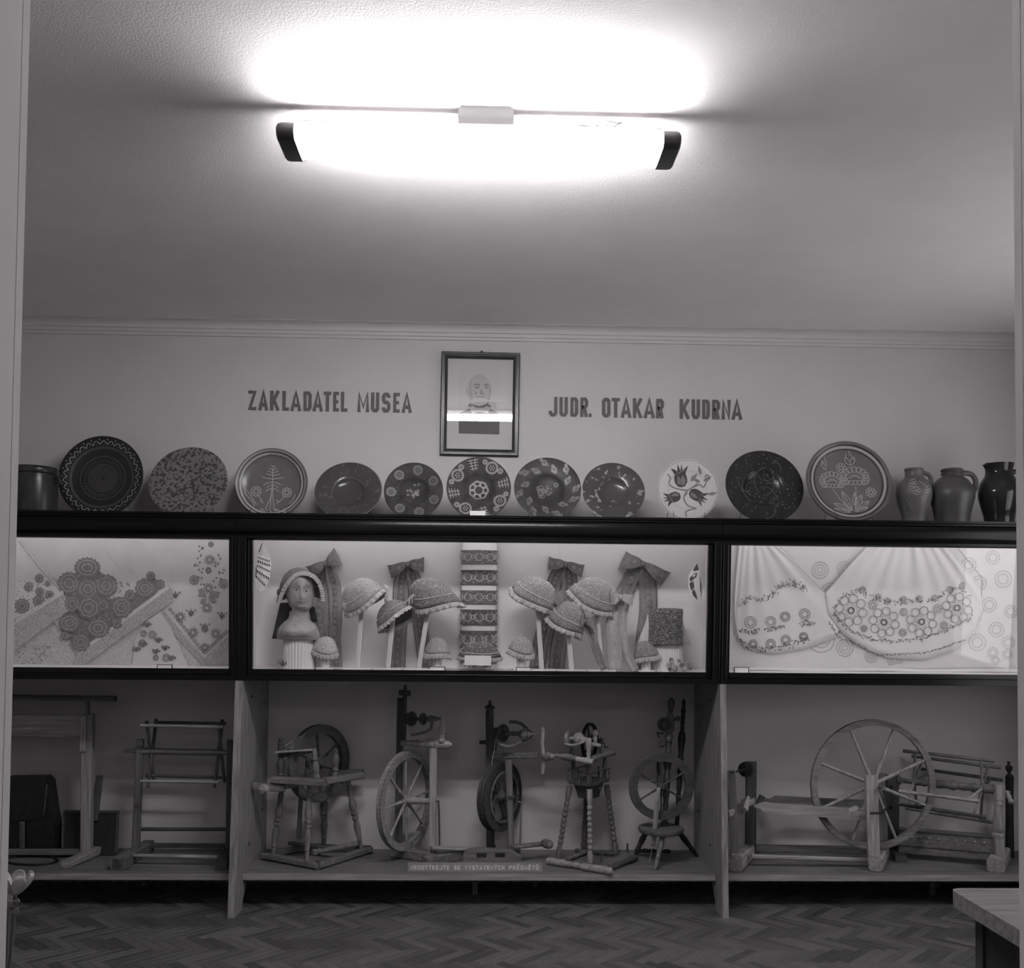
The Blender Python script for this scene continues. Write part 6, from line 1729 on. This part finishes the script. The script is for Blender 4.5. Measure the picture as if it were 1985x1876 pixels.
B().tube([at(968, 1443, Y3 - .03), at(984, 1447, Y3 - .035), at(1002, 1443, Y3 - .04), at(1020, 1432, Y3 - .05)], .009, 8).obj('flyer_arm', MX, t)
B().bar(at(953, 1465, Y3 + .09), at(1044, 1464, Y3 - .1), .026, .034, h2=.028, ch=.004).obj('cross_rail', MX, t, smooth=False)
mp = [(1049, 1408), (1055, 1410), (1056, 1422), (1054, 1440), (1057, 1470), (1055, 1500), (1049, 1500), (1051, 1470), (1048, 1440), (1050, 1425)]
B().prism([at(x, y, Y3 - .11) for x, y in mp], (0, .02, 0)).obj('front_maiden', LZ, t, smooth=False)
turned(t, 'rail_end', at(1052, 1466, Y3 - .12), at(1076, 1467, Y3 - .17), [(0, .015), (.2, .016), (.3, .026), (.5, .024), (.6, .014), (.75, .018), (.9, .010), (1, .004)], MX)
B().bar(at(991, 1650, Y3 - .02), at(986, 1472, Y3 - .02), .030, .034, up=(0, 1, 0), w2=.038, ch=.005).obj('front_post', MZ, t, smooth=False)
B().bar(at(985, 1544, Y3 - .04), at(998, 1544, Y3 - .04), .02, .010).obj('bearing_slot', DX, t, smooth=False)
wc = at(969, 1543, Y3 + .04)
wheel(t, wc, math.radians(56), 67 * S(Y3), .045, .05, 4, DZ, wood('wheel_dark', .05, 'x'), .034, .08, 'flat', .45, sp_r=.012)
B().ring(wc + V((math.sin(math.radians(56)), -math.cos(math.radians(56)), 0)) * .028, (math.sin(math.radians(56)), -math.cos(math.radians(56)), 0), None, [(.140, 0), (.130, 0), (.130, .006), (.140, .006)], 56).obj('rim_moulding', MX, t)
B().tube([at(963, 1424, Y3 + .02), at(955, 1470, Y3), at(947, 1520, Y3 - .02), at(944, 1552, Y3 - .03), at(946, 1558, Y3 - .03)], .0016, 6).obj('drive_cord', STRING, t)
B().tube([at(1004, 1553, Y3 - .05), at(1011, 1556, Y3 - .05), at(1010, 1580, Y3 - .05), at(1008, 1640, Y3 - .05)], .006, 8).obj('crank_rod', MZ, t)
B().bar(at(992, 1642, Y3 - .1), at(1062, 1634, Y3 + .03), .042, .018, w2=.05, ch=.006).obj('treadle', MX, t, smooth=False)
turned(t, 'treadle_axle', at(1052, 1632, Y3 - .03), at(1069, 1638, Y3 - .1), [(0, .012), (.3, .024), (.6, .026), (.9, .020), (1, .008)], MX)
Yf = 5.13
fb = [(898, 1657), (906, 1648), (930, 1645), (990, 1650), (1000, 1656), (1011, 1662), (1011, 1682), (990, 1680), (950, 1678), (930, 1679), (898, 1676)]
q = [at(x, y, Yf) for x, y in fb]; q = [V((p.x, p.y, max(p.z, Z0))) for p in q]
B().prism(q, (0, .05, 0)).obj('front_beam', MX, t, smooth=False)
for x in (924, 960): B().box((at(x, 1658, Yf).x, Yf - .002, at(x, 1661, Yf).z), (at(x + 19, 1658, Yf).x, Yf + .002, at(x, 1653, Yf).z)).obj('mortise', BK, t, smooth=False)
B().bar(V((at(952, 1650, 5.3).x, 5.16, Z0 + .03)), V((at(952, 1650, 5.45).x, 5.46, Z0 + .03)), .05, .05, ch=.004).obj('base_beam', DY, t, smooth=False)
B().bar(V((at(993, 1650, 5.3).x, 5.16, Z0 + .03)), V((at(1000, 1650, 5.45).x, 5.46, Z0 + .03)), .05, .05, ch=.004).obj('base_beam', DY, t, smooth=False)

# ---- W4: small table wheel with gallery tray and box
t = thing('spinning_wheel', 'slender spinning wheel on four beaded legs with railed tray and hanging box, fourth from left', 'spinning wheel', foot(1140, 1668), 'spinning wheels on the shelf')
Y4 = 5.30
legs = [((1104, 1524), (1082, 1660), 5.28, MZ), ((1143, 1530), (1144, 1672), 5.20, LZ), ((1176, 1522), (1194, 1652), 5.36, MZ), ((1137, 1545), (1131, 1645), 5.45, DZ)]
fts = []
for (a, b, y, m_) in legs:
    fb_ = atz(b[0], b[1], Z0 + .02); fts.append(fb_)
    turned(t, 'leg', fb_, at(a[0], a[1], (y + fb_.y) / 2), [(0, .014)] + [(.02 + .14 * u, r_) for u, r_ in ((0, .0135), (.6, .0165), (.95, .012))] + [(.17 + u * .62, r_ * .0155) for u, r_ in BEADS(1.0, 8)] + [(.80, .012), (.9, .0165), (1, .015)], m_)
turned(t, 'base_bar', atz(1061, 1668, Z0 + .018), atz(1187, 1689, Z0 + .018), [(0, .012), (.01, .020), (.26, .020), (.28, .013), (.34, .017), (.4, .013), (.46, .017), (.52, .013), (.55, .020), (.97, .020), (1, .012)], LX)
turned(t, 'base_bar', atz(1180, 1683, Z0 + .016), atz(1232, 1662, Z0 + .016), [(0, .015), (.8, .015), (.85, .020), (1, .016)], DX)
turned(t, 'base_bar', atz(1100, 1665, Z0 + .015), atz(1141, 1649, Z0 + .015), BEADS(.013, 7), MX)
turned(t, 'base_bar', atz(1115, 1648, Z0 + .016), atz(1190, 1655, Z0 + .016), BEADS(.012, 8), DX)
for px_, py_ in ((1166, 1672), (1216, 1652)):
    p_ = foot(px_, py_); turned(t, 'distaff_peg', p_, p_ + V((0, 0, .052)), [(0, .008), (.1, .005), (.4, .007), (.6, .005), (.8, .006), (1, .003)], DZ, 10)
trl, trf, trr, trb = at(1101, 1519, 5.30), at(1145, 1525, 5.19), at(1181, 1515, 5.33), at(1140, 1509, 5.43)
bb = B().prism([trl, trf, trr, trb], (0, 0, .016)); bb.obj('tray', DX, t, smooth=False)
tops = [V((p.x, p.y, p.z + .074)) for p in (trl, trf, trr, trb)]
for i in range(4):
    if i != 2: B().rod(tops[i], tops[(i + 1) % 4], .0042, .0042, 8).obj('gallery_rail', DX, t)
    a, b = (trl, trf, trr, trb)[i], (trl, trf, trr, trb)[(i + 1) % 4]
    for u in (0.0, .5): 
        p_ = a.lerp(b, u); turned(t, 'baluster', p_ + V((0, 0, .012)), p_ + V((0, 0, .076)), [(0, .0055), (.3, .004), (.5, .006), (.7, .004), (1, .005)], DZ, 8)
c4 = (trl + trf + trr + trb) / 4
bt = [c4 + (p - c4) * .72 for p in (trl, trf, trr, trb)]; bbt = [c4 + (p - c4) * .50 + V((0, 0, -.078)) for p in (trl, trf, trr, trb)]
B().add(bt + bbt, [(0, 1, 5, 4), (1, 2, 6, 5), (2, 3, 7, 6), (3, 0, 4, 7), (7, 6, 5, 4), (0, 3, 2, 1)]).obj('hanging_box', wood('box_wood', .06, 'x'), t, smooth=False)
B().ball(at(1163, 1528, 5.235), .007, 8).obj('box_knob', DX, t)
for (a, b) in (((1112, 1518), (1111, 1462)), ((1171, 1512), (1173, 1462))): turned(t, 'upright', at(*a, 5.32), at(*b, 5.32), [(0, .012), (.3, .010), (.4, .012), (1, .009)], DZ, 10)
turned(t, 'upright', at(1140, 1520, 5.22), at(1140, 1472, 5.22), [(0, .010), (1, .012)], DZ, 10)
turned(t, 'upper_beam', at(1073, 1463, 5.24), at(1136, 1473, 5.28), [(0, .004), (.1, .012), (.2, .010), (.3, .019), (.5, .021), (.6, .016), (.7, .019), (.85, .014), (1, .015)], MX)
turned(t, 'upper_beam', at(1116, 1471, 5.19), at(1149, 1477, 5.17), [(0, .013), (.1, .016), (.3, .014), (.6, .019), (.8, .016), (1, .018)], LX)
turned(t, 'upper_beam', at(1144, 1472, 5.22), at(1192, 1456, 5.36), [(0, .016), (.2, .018), (.3, .013), (.5, .015), (.6, .013), (.8, .018), (.95, .019), (1, .010)], MX)
wc = at(1143, 1437, 5.34)
wheel(t, wc, math.radians(60), 36 * S(5.34), .014, .016, 6, BK, BK, .012, .06, 'plain', .25, sp_r=.005)
turned(t, 'flyer_whorl', at(1097, 1432, 5.28), at(1120, 1430, 5.25), [(0, .010), (.08, .040), (.25, .046), (.35, .044), (.38, .010), (1, .010)], LX, 22)
turned(t, 'flyer_head', at(1115, 1430, 5.25), at(1142, 1438, 5.20), [(0, .010), (.05, .030), (.3, .036), (.45, .028), (.5, .018), (.7, .020), (.9, .014), (1, .006)], LX, 18)
B().tube([at(1093, 1441, 5.22), at(1105, 1444, 5.21), at(1120, 1443, 5.20), at(1133, 1437, 5.195)], .006, 8, taper=[.7, 1, 1, 1]).obj('flyer_arm', LX, t)
turned(t, 'front_maiden', at(1141, 1474, 5.19), at(1141, 1430, 5.19), [(0, .013), (.2, .010), (.3, .014), (.4, .010), (.55, .015), (.9, .016), (1, .012)], LZ)
turned(t, 'wheel_post', at(1154, 1446, 5.27), at(1154, 1413, 5.27), [(0, .012)] + [(.08 + .1 * i + d, .010 if d else .012) for i in range(5) for d in (0, .05)] + [(.6, .010), (.66, .015), (.8, .017), (.92, .012), (1, .003)], LZ)
turned(t, 'axle_bar', at(1146, 1442, 5.24), at(1164, 1445, 5.24), [(0, .010), (.2, .012), (.5, .011), (1, .010)], LX)
B().bar(at(1109, 1448, 5.30), at(1107, 1462, 5.30), .016, .012, up=(0, 1, 0)).obj('rear_maiden', DZ, t, smooth=False)
turned(t, 'crank_post', at(1163, 1460, 5.33), at(1165, 1431, 5.33), [(0, .008), (.6, .007), (.75, .013), (1, .010)], DZ)
B().tube([at(1165, 1441, 5.33), at(1172, 1441, 5.33), at(1172, 1448, 5.33), at(1179, 1448, 5.33)], .003, 8).obj('crank', IRON, t)

# ---- W5: castle wheel on round stool with distaff
t = thing('spinning_wheel', 'upright spinning wheel on a round three legged stool with tall distaff, rightmost wheel', 'spinning wheel', foot(1282, 1670), 'spinning wheels on the shelf')
Y5 = 5.28
zs5 = at(1281, 1604, Y5).z
sc_ = at(1281, 1604, Y5)
B().lathe((sc_.x, Y5, zs5 - .028), (sc_.x, Y5, zs5 + .006), [(0, .100), (.15, .115), (.6, .123), (.9, .121), (1, .112)], 36).obj('stool_seat', wood('stool_wood', .12, 'x'), t)
for (a, b, dy, m_) in (((1252, 1613), (1231, 1656), .03, DZ), ((1286, 1615), (1270, 1686), -.06, MZ), ((1316, 1612), (1352, 1660), .05, BK)):
    fb_ = foot(*b); fb_.y = min(fb_.y, 5.5)
    turned(t, 'leg', fb_, at(a[0], a[1], Y5 + dy), [(0, .008), (.25, .013), (.28, .011), (.32, .015), (.36, .011), (.6, .016), (.75, .017), (.85, .013), (.9, .016), (1, .014)], m_)
wc = at(1282, 1524, Y5 - .02)
wheel(t, wc, math.radians(8), 64 * S(Y5), .043, .028, 6, DZ, wood('wheel_castle', .075, 'x'), .022, .06, 'turned', .0, sp_r=.0085)
turned(t, 'main_post', at(1288, 1604, Y5 + .03), at(1296, 1436, Y5 + .03), [(0, .018), (.05, .02), (.08, .013), (.15, .017), (.22, .013), (.25, .017), (.3, .014), (.38, .018), (.52, .020), (.56, .014), (.6, .018), (.63, .013), (.75, .024), (.84, .012), (.87, .017), (.9, .012), (.95, .016), (1, .018)], DZ)
turned(t, 'side_post', at(1279, 1524, Y5 + .045), at(1275, 1475, Y5 + .045), POSTP(.013), DZ)
turned(t, 'post_head', at(1296, 1438, Y5 + .02), at(1299, 1384, Y5 + .02), [(0, .012), (.08, .020), (.2, .022), (.3, .016), (.4, .026), (.85, .027), (.92, .018), (1, .016)], MZ)
turned(t, 'tension_handle', at(1299, 1386, Y5 + .02), at(1302, 1351, Y5 + .02), [(0, .011), (.3, .013), (.55, .018), (.75, .020), (.88, .013), (.94, .006), (1, .003)], DZ)
turned(t, 'bobbin', at(1284, 1403, Y5 + .04), at(1296, 1405, Y5 - .06), [(0, .010), (.1, .034), (.18, .036), (.22, .014), (.6, .012), (.64, .026), (.75, .027), (.82, .010), (1, .006)], DY, 20)
turned(t, 'side_knob', at(1309, 1394, Y5 + .02), at(1320, 1392, Y5 + .05), [(0, .007), (.3, .014), (.6, .015), (1, .006)], MX)
turned(t, 'lower_knob', at(1276, 1444, Y5 + .02), at(1290, 1442, Y5 + .02), [(0, .006), (.3, .017), (.6, .014), (1, .008)], DX)
turned(t, 'tension_screw', at(1273, 1421, Y5 + .01), at(1288, 1421, Y5 + .01), [(0, .009), (.2, .005), (1, .005)], DX)
B().tube([at(1276, 1423, Y5 + .01), at(1278, 1430, Y5 + .01)], .003, 6).obj('hook', IRON, t)
turned(t, 'distaff', at(1312, 1600, Y5 + .07), at(1326, 1354, Y5 + .07), [(0, .012), (.2, .012), (.22, .015), (.26, .011), (.36, .015), (.38, .012), (.46, .014), (.5, .010), (.52, .016), (.56, .013), (.62, .017), (.68, .021), (.72, .018), (.74, .013)] + [(.75 + .02 * i, .010 + .003 * (i % 2)) for i in range(7)] + [(.9, .014), (.92, .011), (.94, .008), (.97, .011), (1, .003)], BK)
B().grid(lambda u, v: at(1277 - 11 * v + (u - .5) * (7 + 3 * math.sin(v * 3)), 1526 + 114 * v, Y5 - .055 - .012 * v), 2, 12).obj('pedal_strap', mat('pale_leather', .28, .7, var=.2, vscale=30), t, solid=.004)
B().tube([at(1265, 1640, Y5 - .07), at(1259, 1672, Y5 - .06)], .0012, 6).obj('pedal_cord', STRING, t)
turned(t, 'treadle', atz(1230, 1648, Z0 + .02), atz(1300, 1650, Z0 + .02), BEADS(.012, 5), BK)

# ---- bobbin winder with large wheel
t = thing('bobbin_winder', 'large winder with a tall eight spoked wheel in a plain beam frame', 'winder', foot(1560, 1680), None)
Y6 = 5.26
wc = at(1692.5, 1520, Y6)
wheel(t, wc, math.radians(4), 126 * S(Y6), .033, .022, 8, LZ, wood('wheel_ash', .19, 'x'), .024, .09, 'plain', PI / 8 + .02, grooves=False, sp_r=.0095)
B().bar(at(1694, 1672, Y6 - .12), at(1688, 1502, Y6 - .08), .062, .024, up=(0, 1, 0), w2=.068, ch=.004).obj('front_post', LZ, t, smooth=False)
B().bar(at(1712, 1640, Y6 + .12), at(1706, 1500, Y6 + .12), .05, .024, up=(0, 1, 0), ch=.004).obj('rear_post', MZ, t, smooth=False)
fp = V((at(1696, 1690, Y6 - .15).x, 5.10, Z0 + .04)); fp2 = V((at(1712, 1660, Y6 + .15).x, 5.42, Z0 + .04))
B().bar(fp, fp2, .07, .075, ch=.012).obj('foot', LY, t, smooth=False)
turned(t, 'axle', wc - V((0, .14, 0)), wc + V((0, .14, 0)), [(0, .010), (.3, .012), (.7, .012), (1, .010)], MY)
B().tube([wc + V((0, -.11, .0)), wc + V((.01, -.13, -.02)), wc + V((.025, -.14, -.06)), wc + V((.015, -.145, -.10)), wc + V((-.02, -.15, -.125)), wc + V((-.075, -.15, -.125))], .006, 8).obj('crank', IRON, t)
turned(t, 'crank_handle', at(1643, 1575, Y6 - .22), at(1660, 1566, Y6 - .13), [(0, .015), (.1, .017), (.9, .015), (1, .012)], LY)
a, b = at(1463, 1563, Y6 - .07), at(1692, 1581, Y6 - .09)
bb = B(); q = [at(x, y, Y6 - .08) for x, y in ((1463, 1562), (1478, 1556), (1690, 1572), (1690, 1591), (1482, 1575), (1474, 1567), (1463, 1565))]; bb.prism(q, (0, .022, 0)); bb.obj('side_beam', LX, t, smooth=False)
q = [at(x, y, Y6 + .1) for x, y in ((1478, 1547), (1495, 1549), (1505, 1543), (1706, 1553), (1706, 1568), (1500, 1556), (1478, 1553))]; B().prism(q, (0, .022, 0)).obj('side_beam', MX, t, smooth=False)
Yq = Y6 - .02
B().bar(at(1421, 1662, Yq - .10), at(1416, 1493, Yq - .08), .060, .020, up=(0, 1, 0), w2=.05, ch=.003).obj('spindle_post', MZ, t, smooth=False)
B().bar(at(1455, 1636, Yq + .12), at(1456, 1476, Yq + .12), .058, .022, up=(0, 1, 0), ch=.003).obj('spindle_post', DZ, t, smooth=False)
B().bar(V((at(1424, 1680, 5.1).x, 5.09, Z0 + .045)), V((at(1462, 1640, 5.45).x, 5.46, Z0 + .035)), .07, .085, w2=.05, h2=.065, ch=.01).obj('foot', LY, t, smooth=False)
turned(t, 'spindle', at(1420, 1497, Yq - .10), at(1450, 1490, Yq + .11), [(0, .005), (.5, .006), (.78, .006), (.8, .040), (.92, .042), (.94, .010), (1, .008)], BK, 20)
B().bar(at(1410, 1578, Yq - .13), at(1460, 1552, Yq + .08), .026, .034, ch=.006).obj('cross_peg', LX, t, smooth=False)
B().bar(at(1440, 1572, Yq - .1), at(1446, 1548, Yq - .02), .03, .05, up=(0, 1, 0), w2=.016).obj('wedge', LZ, t, smooth=False)
B().bar(at(1470, 1560, Yq + .12), at(1478, 1542, Yq + .12), .03, .03, ch=.004).obj('wedge', DX, t, smooth=False)
B().bar(V((at(1455, 1655, 5.22).x, 5.20, Z0 + .055)), V((at(1694, 1660, 5.2).x, 5.19, Z0 + .038)), .03, .020, ch=.004).obj('stretcher', LX, t, smooth=False)
B().bar(V((at(1462, 1645, 5.40).x, 5.38, Z0 + .055)), V((at(1706, 1650, 5.36).x, 5.36, Z0 + .05)), .04, .036, ch=.004).obj('stretcher', MX, t, smooth=False)

# ---- clock reel with studded box
t = thing('clock_reel', 'yarn clock reel with turned axle, six rods and a studded base box', 'reel', foot(1850, 1672))
Y7 = 5.36
YR7 = 5.20
bx0, bx1 = at(1742, 1640, 5.42), at(1925, 1650, 5.24)
d7 = (V((bx1.x, 5.24, 0)) - V((bx0.x, 5.42, 0))).normalized()
zb0, zb1 = Z0 + .03, at(1800, 1608, 5.38).z
B().bar(V((bx0.x, 5.42, (zb0 + zb1) / 2)), V((bx1.x, 5.24, (zb0 + zb1) / 2)), .09, zb1 - zb0, ch=.004).obj('base_box', MX, t, smooth=False)
nf = d7.cross(V((0, 0, 1))); nf = nf if nf.y < 0 else -nf
for k_, hh_ in ((.35, .004), (.98, .006)):
    B().bar(V((bx0.x, 5.42, zb0 + (zb1 - zb0) * k_)) + nf * .046, V((bx1.x, 5.24, zb0 + (zb1 - zb0) * k_)) + nf * .046, .008, hh_).obj('box_moulding', DX, t, smooth=False)
for i in range(9):
    u = .14 + .76 * i / 8; p_ = V((bx0.x, 5.42, 0)).lerp(V((bx1.x, 5.24, 0)), u); p_.z = zb0 + (zb1 - zb0) * .74
    B().ball(p_ + nf * .047, .0068, 10, (1, .7, 1)).obj('stud', LX, t)
B().bar(V((at(1729, 1640, 5.45).x, 5.45, Z0 + .04)), at(1729, 1502, 5.45), .078, .03, up=(0, 1, 0), ch=.008).obj('rear_post', DZ, t, smooth=False)
for yy in (1526, 1565, 1602): B().rod(at(1727, yy, 5.43), at(1727, yy, 5.437), .010, n=12).obj('post_hole', BK, t)
B().bar(V((at(1735, 1655, 5.38).x, 5.30, Z0 + .018)), V((at(1738, 1650, 5.5).x, 5.52, Z0 + .018)), .06, .034, ch=.005).obj('foot', DY, t, smooth=False)
B().bar(at(1936, 1658, YR7), at(1934, 1622, YR7), .050, .05, up=(0, 1, 0), ch=.004).obj('front_post_base', LZ, t, smooth=False)
turned(t, 'front_post', at(1934, 1628, YR7), at(1935, 1545, YR7), [(0, .020), (.06, .030), (.14, .030), (.18, .020), (.22, .027), (.3, .028), (.5, .026), (.7, .020), (.82, .019), (.85, .024), (.88, .020), (1, .023)], LZ, 18)
B().bar(at(1935, 1550, YR7), at(1936, 1520, YR7), .050, .046, up=(0, 1, 0), ch=.004).obj('front_post_head', LZ, t, smooth=False)
B().bar(V((at(1930, 1680, 5.09).x, 5.09, Z0 + .036)), V((at(1944, 1660, 5.35).x, 5.36, Z0 + .036)), .085, .07, ch=.008).obj('foot', LY, t, smooth=False)
turned(t, 'axle', at(1740, 1512, 5.44), at(1938, 1531, YR7), [(0, .022), (.03, .024), (.05, .013), (.14, .014), (.16, .020), (.24, .018), (.26, .022), (.3, .017), (.32, .019), (.42, .022), (.48, .018), (.52, .020), (.54, .026), (.57, .026), (.59, .018), (.65, .022), (.72, .019), (.74, .026), (.77, .026), (.79, .018), (.84, .018), (.86, .026), (.9, .022), (.93, .026), (.97, .022), (1, .016)], MX, 18)
turned(t, 'crank_knob', at(1952, 1535, YR7 - .02), at(1962, 1558, YR7 - .04), [(0, .008), (.4, .014), (.6, .010), (.8, .015), (1, .006)], LZ)
B().rod(at(1938, 1531, YR7), at(1958, 1536, YR7 - .02), .007, n=10).obj('crank_arm', LX, t)
hubs = (at(1772, 1515, 5.40), at(1905, 1527, 5.24))
rods7 = [((1750, 1455), (1927, 1475), .02, MX), ((1767, 1465), (1940, 1488), .10, MX), ((1785, 1490), (1944, 1512), .13, DX), ((1742, 1533), (1898, 1553), -.12, LX), ((1740, 1558), (1912, 1584), -.05, DX), ((1755, 1566), (1925, 1594), .05, MX)]
for (a, b, dy, m_) in rods7:
    pa, pb_ = at(*a, 5.41 + dy), at(*b, 5.23 + dy)
    if pa.y > 5.53: pa = at(*a, 5.53)
    B().rod(pa, pb_, .0095, .0095, 10).obj('reel_rod', m_, t)
    for h_, u in ((hubs[0], .14), (hubs[1], .86)):
        B().rod(h_, pa.lerp(pb_, u), .0085, .007, 8).obj('arm', m_ if dy > 0 else LZ, t)
dp_ = at(1957, 1650, 5.42); dp_.z = Z0
turned(t, 'dial_post', dp_, at(1957, 1505, 5.42), [(0, .024), (.3, .022), (.8, .02), (1, .022)], BK)
turned(t, 'finial', at(1957, 1508, 5.42), at(1955, 1476, 5.42), [(0, .018), (.15, .020), (.3, .006), (.5, .017), (.68, .020), (.8, .008), (.9, .006), (1, .010)], BK)

# ---- sign on the shelf
Ysn = 5.085
s0, s1 = at(790, 1690, Ysn), at(1051, 1690, Ysn)
ztop_ = at(920, 1673, Ysn).z
t = thing('notice_sign', 'grey sign with pale capitals asking not to touch, at the shelf edge', 'sign', ((s0.x + s1.x) / 2, Ysn, ZS))
LN = .012
B().prism([(s0.x, Ysn, ZS + .0005), (s1.x, Ysn, ZS + .0005), (s1.x, Ysn + LN, ztop_), (s0.x, Ysn + LN, ztop_)], (0, .006, 0)).obj('board', mat('sign_grey', .20, .6), t, smooth=False)
def sign_place(x, z, h): return V((x, Ysn + LN * (z - ZS) / (ztop_ - ZS) - .0006 - h, z))
zl0, zl1 = ZS + .010, ztop_ - .013
bb = B(); SW = .0062
for word, xa, xb in (('NEDOTÝKEJTE', 795.8, 871.3), ('SE', 880, 892.5), ('VYSTAVENÝCH', 901, 978), ('PRĚDMĚTŮ', 986.7, 1044.7)):
    X0, X1 = at(xa, 1682, Ysn).x, at(xb, 1682, Ysn).x; n = len(word); wd = (X1 - X0) / (n - .22)
    for i, ch in enumerate(word):
        base_, acc = {'Ý': ('Y', 'acute'), 'Ě': ('E', 'caron'), 'Ů': ('U', 'ring')}.get(ch, (ch, None))
        letter(bb, base_, X0 + i * wd, X0 + i * wd + wd * .76, zl0, zl1, .0042, sign_place, .0006, acc)
o = bb.obj('lettering', mat('sign_letter', .62, .6), t, smooth=False); o['kind'] = 'stuff'

# ------------------------------------------------------------------ desk corner at the right, flowers at the left
ZT = .75
A = atz(1838, 1721, ZT)
t = thing('desk', 'wooden desk corner with thick top and dark body, lower right', 'desk', (A.x + .6, A.y - .35, 0))
xe, ye = A.x + 1.25, A.y - .72
bb = B(); r_ = .03
pts = [(A.x + r_, A.y), (xe, A.y), (xe, ye), (A.x, ye), (A.x, A.y - r_), (A.x + r_ * .3, A.y - r_ * .3)]
bb.prism([(x, y, ZT - .042) for x, y in pts], (0, 0, .042)); bb.obj('desk_top', wood('desk_top_wood', .17, 'x', .5, .35), t, smooth=False)
B().box((A.x + .062, ye + .05, .06), (xe - .06, A.y - .05, ZT - .042)).obj('body', wood('desk_dark', .03, 'z'), t, smooth=False)
for yy in (A.y - .06, ye + .06):
    B().box((A.x + .055, yy - .02, 0), (A.x + .095, yy + .02, ZT - .042)).obj('leg', wood('desk_leg', .04, 'z'), t, smooth=False)
    B().box((xe - .09, yy - .02, 0), (xe - .05, yy + .02, ZT - .042)).obj('leg', MATS['desk_leg'], t, smooth=False)
B().box((A.x + .05, ye + .04, ZT - .075), (A.x + .062, A.y - .04, ZT - .042)).obj('apron_strip', MATS['desk_leg'], t, smooth=False)
Yv = 2.5
fb_ = at(30, 1730, Yv)
t = thing('flower_vase', 'pale bloom on a stalk rising from a floor vase at the left jamb', 'flowers', (fb_.x - .02, Yv, 0))
B().lathe((fb_.x - .02, Yv, 0.001), (fb_.x - .02, Yv, .5), [(0, .05), (.1, .07), (.4, .085), (.75, .05), (.9, .035), (1, .045)], 24).obj('vase', mat('vase_glaze', .06, .3), t)
PET = mat('petal', .42, .6, .3, var=.25, vscale=25)
for i in range(7):
    a = 2 * PI * i / 7; c = at(29, 1732, Yv); tip = V((math.cos(a) * .036, math.sin(a) * .036, .052)); 
    def pet(u, v, a=a, c=c):
        r = .010 + .030 * math.sin(v * 2.0); w = .017 * math.sin(PI * min(1, v * .9 + .1))
        e = V((math.cos(a), math.sin(a), 0)); s_ = V((-math.sin(a), math.cos(a), 0))
        return c + e * (r - .008 * max(0, v - .8) * 5 * .3) + s_ * ((u - .5) * 2 * w) + V((0, 0, .062 * v - .012 * max(0, v - .75) * 4))
    B().grid(pet, 6, 8).obj('petal', PET, t, solid=.002, angle=80)
B().tube([V((fb_.x - .02, Yv, .45)), at(26, 1790, Yv), at(29, 1733, Yv)], .005, 8).obj('stalk', mat('stalk', .10, .7), t)
for (x0, y0, x1, y1) in ((28, 1752, 37, 1740), (24, 1760, 16, 1742), (26, 1775, 36, 1757)):
    a, b = at(x0, y0, Yv), at(x1, y1, Yv - .01)
    def lf(u, v, a=a, b=b): return a.lerp(b, v) + V(((u - .5) * .022 * math.sin(PI * min(1, v + .08)), -.006 * math.sin(PI * v), 0))
    B().grid(lf, 4, 6).obj('leaf', mat('leaf_pale', .25, .6), t, solid=.0015, angle=80)
B().tube([at(17, 1735, Yv + .02), at(16, 1780, Yv + .02), V((fb_.x - .02, Yv, .49))], .004, 8).obj('stalk', MATS['stalk'], t)
B().ball(at(16, 1742, Yv + .02), .016, 12, (.8, .8, 1.4)).obj('bud', PET, t)
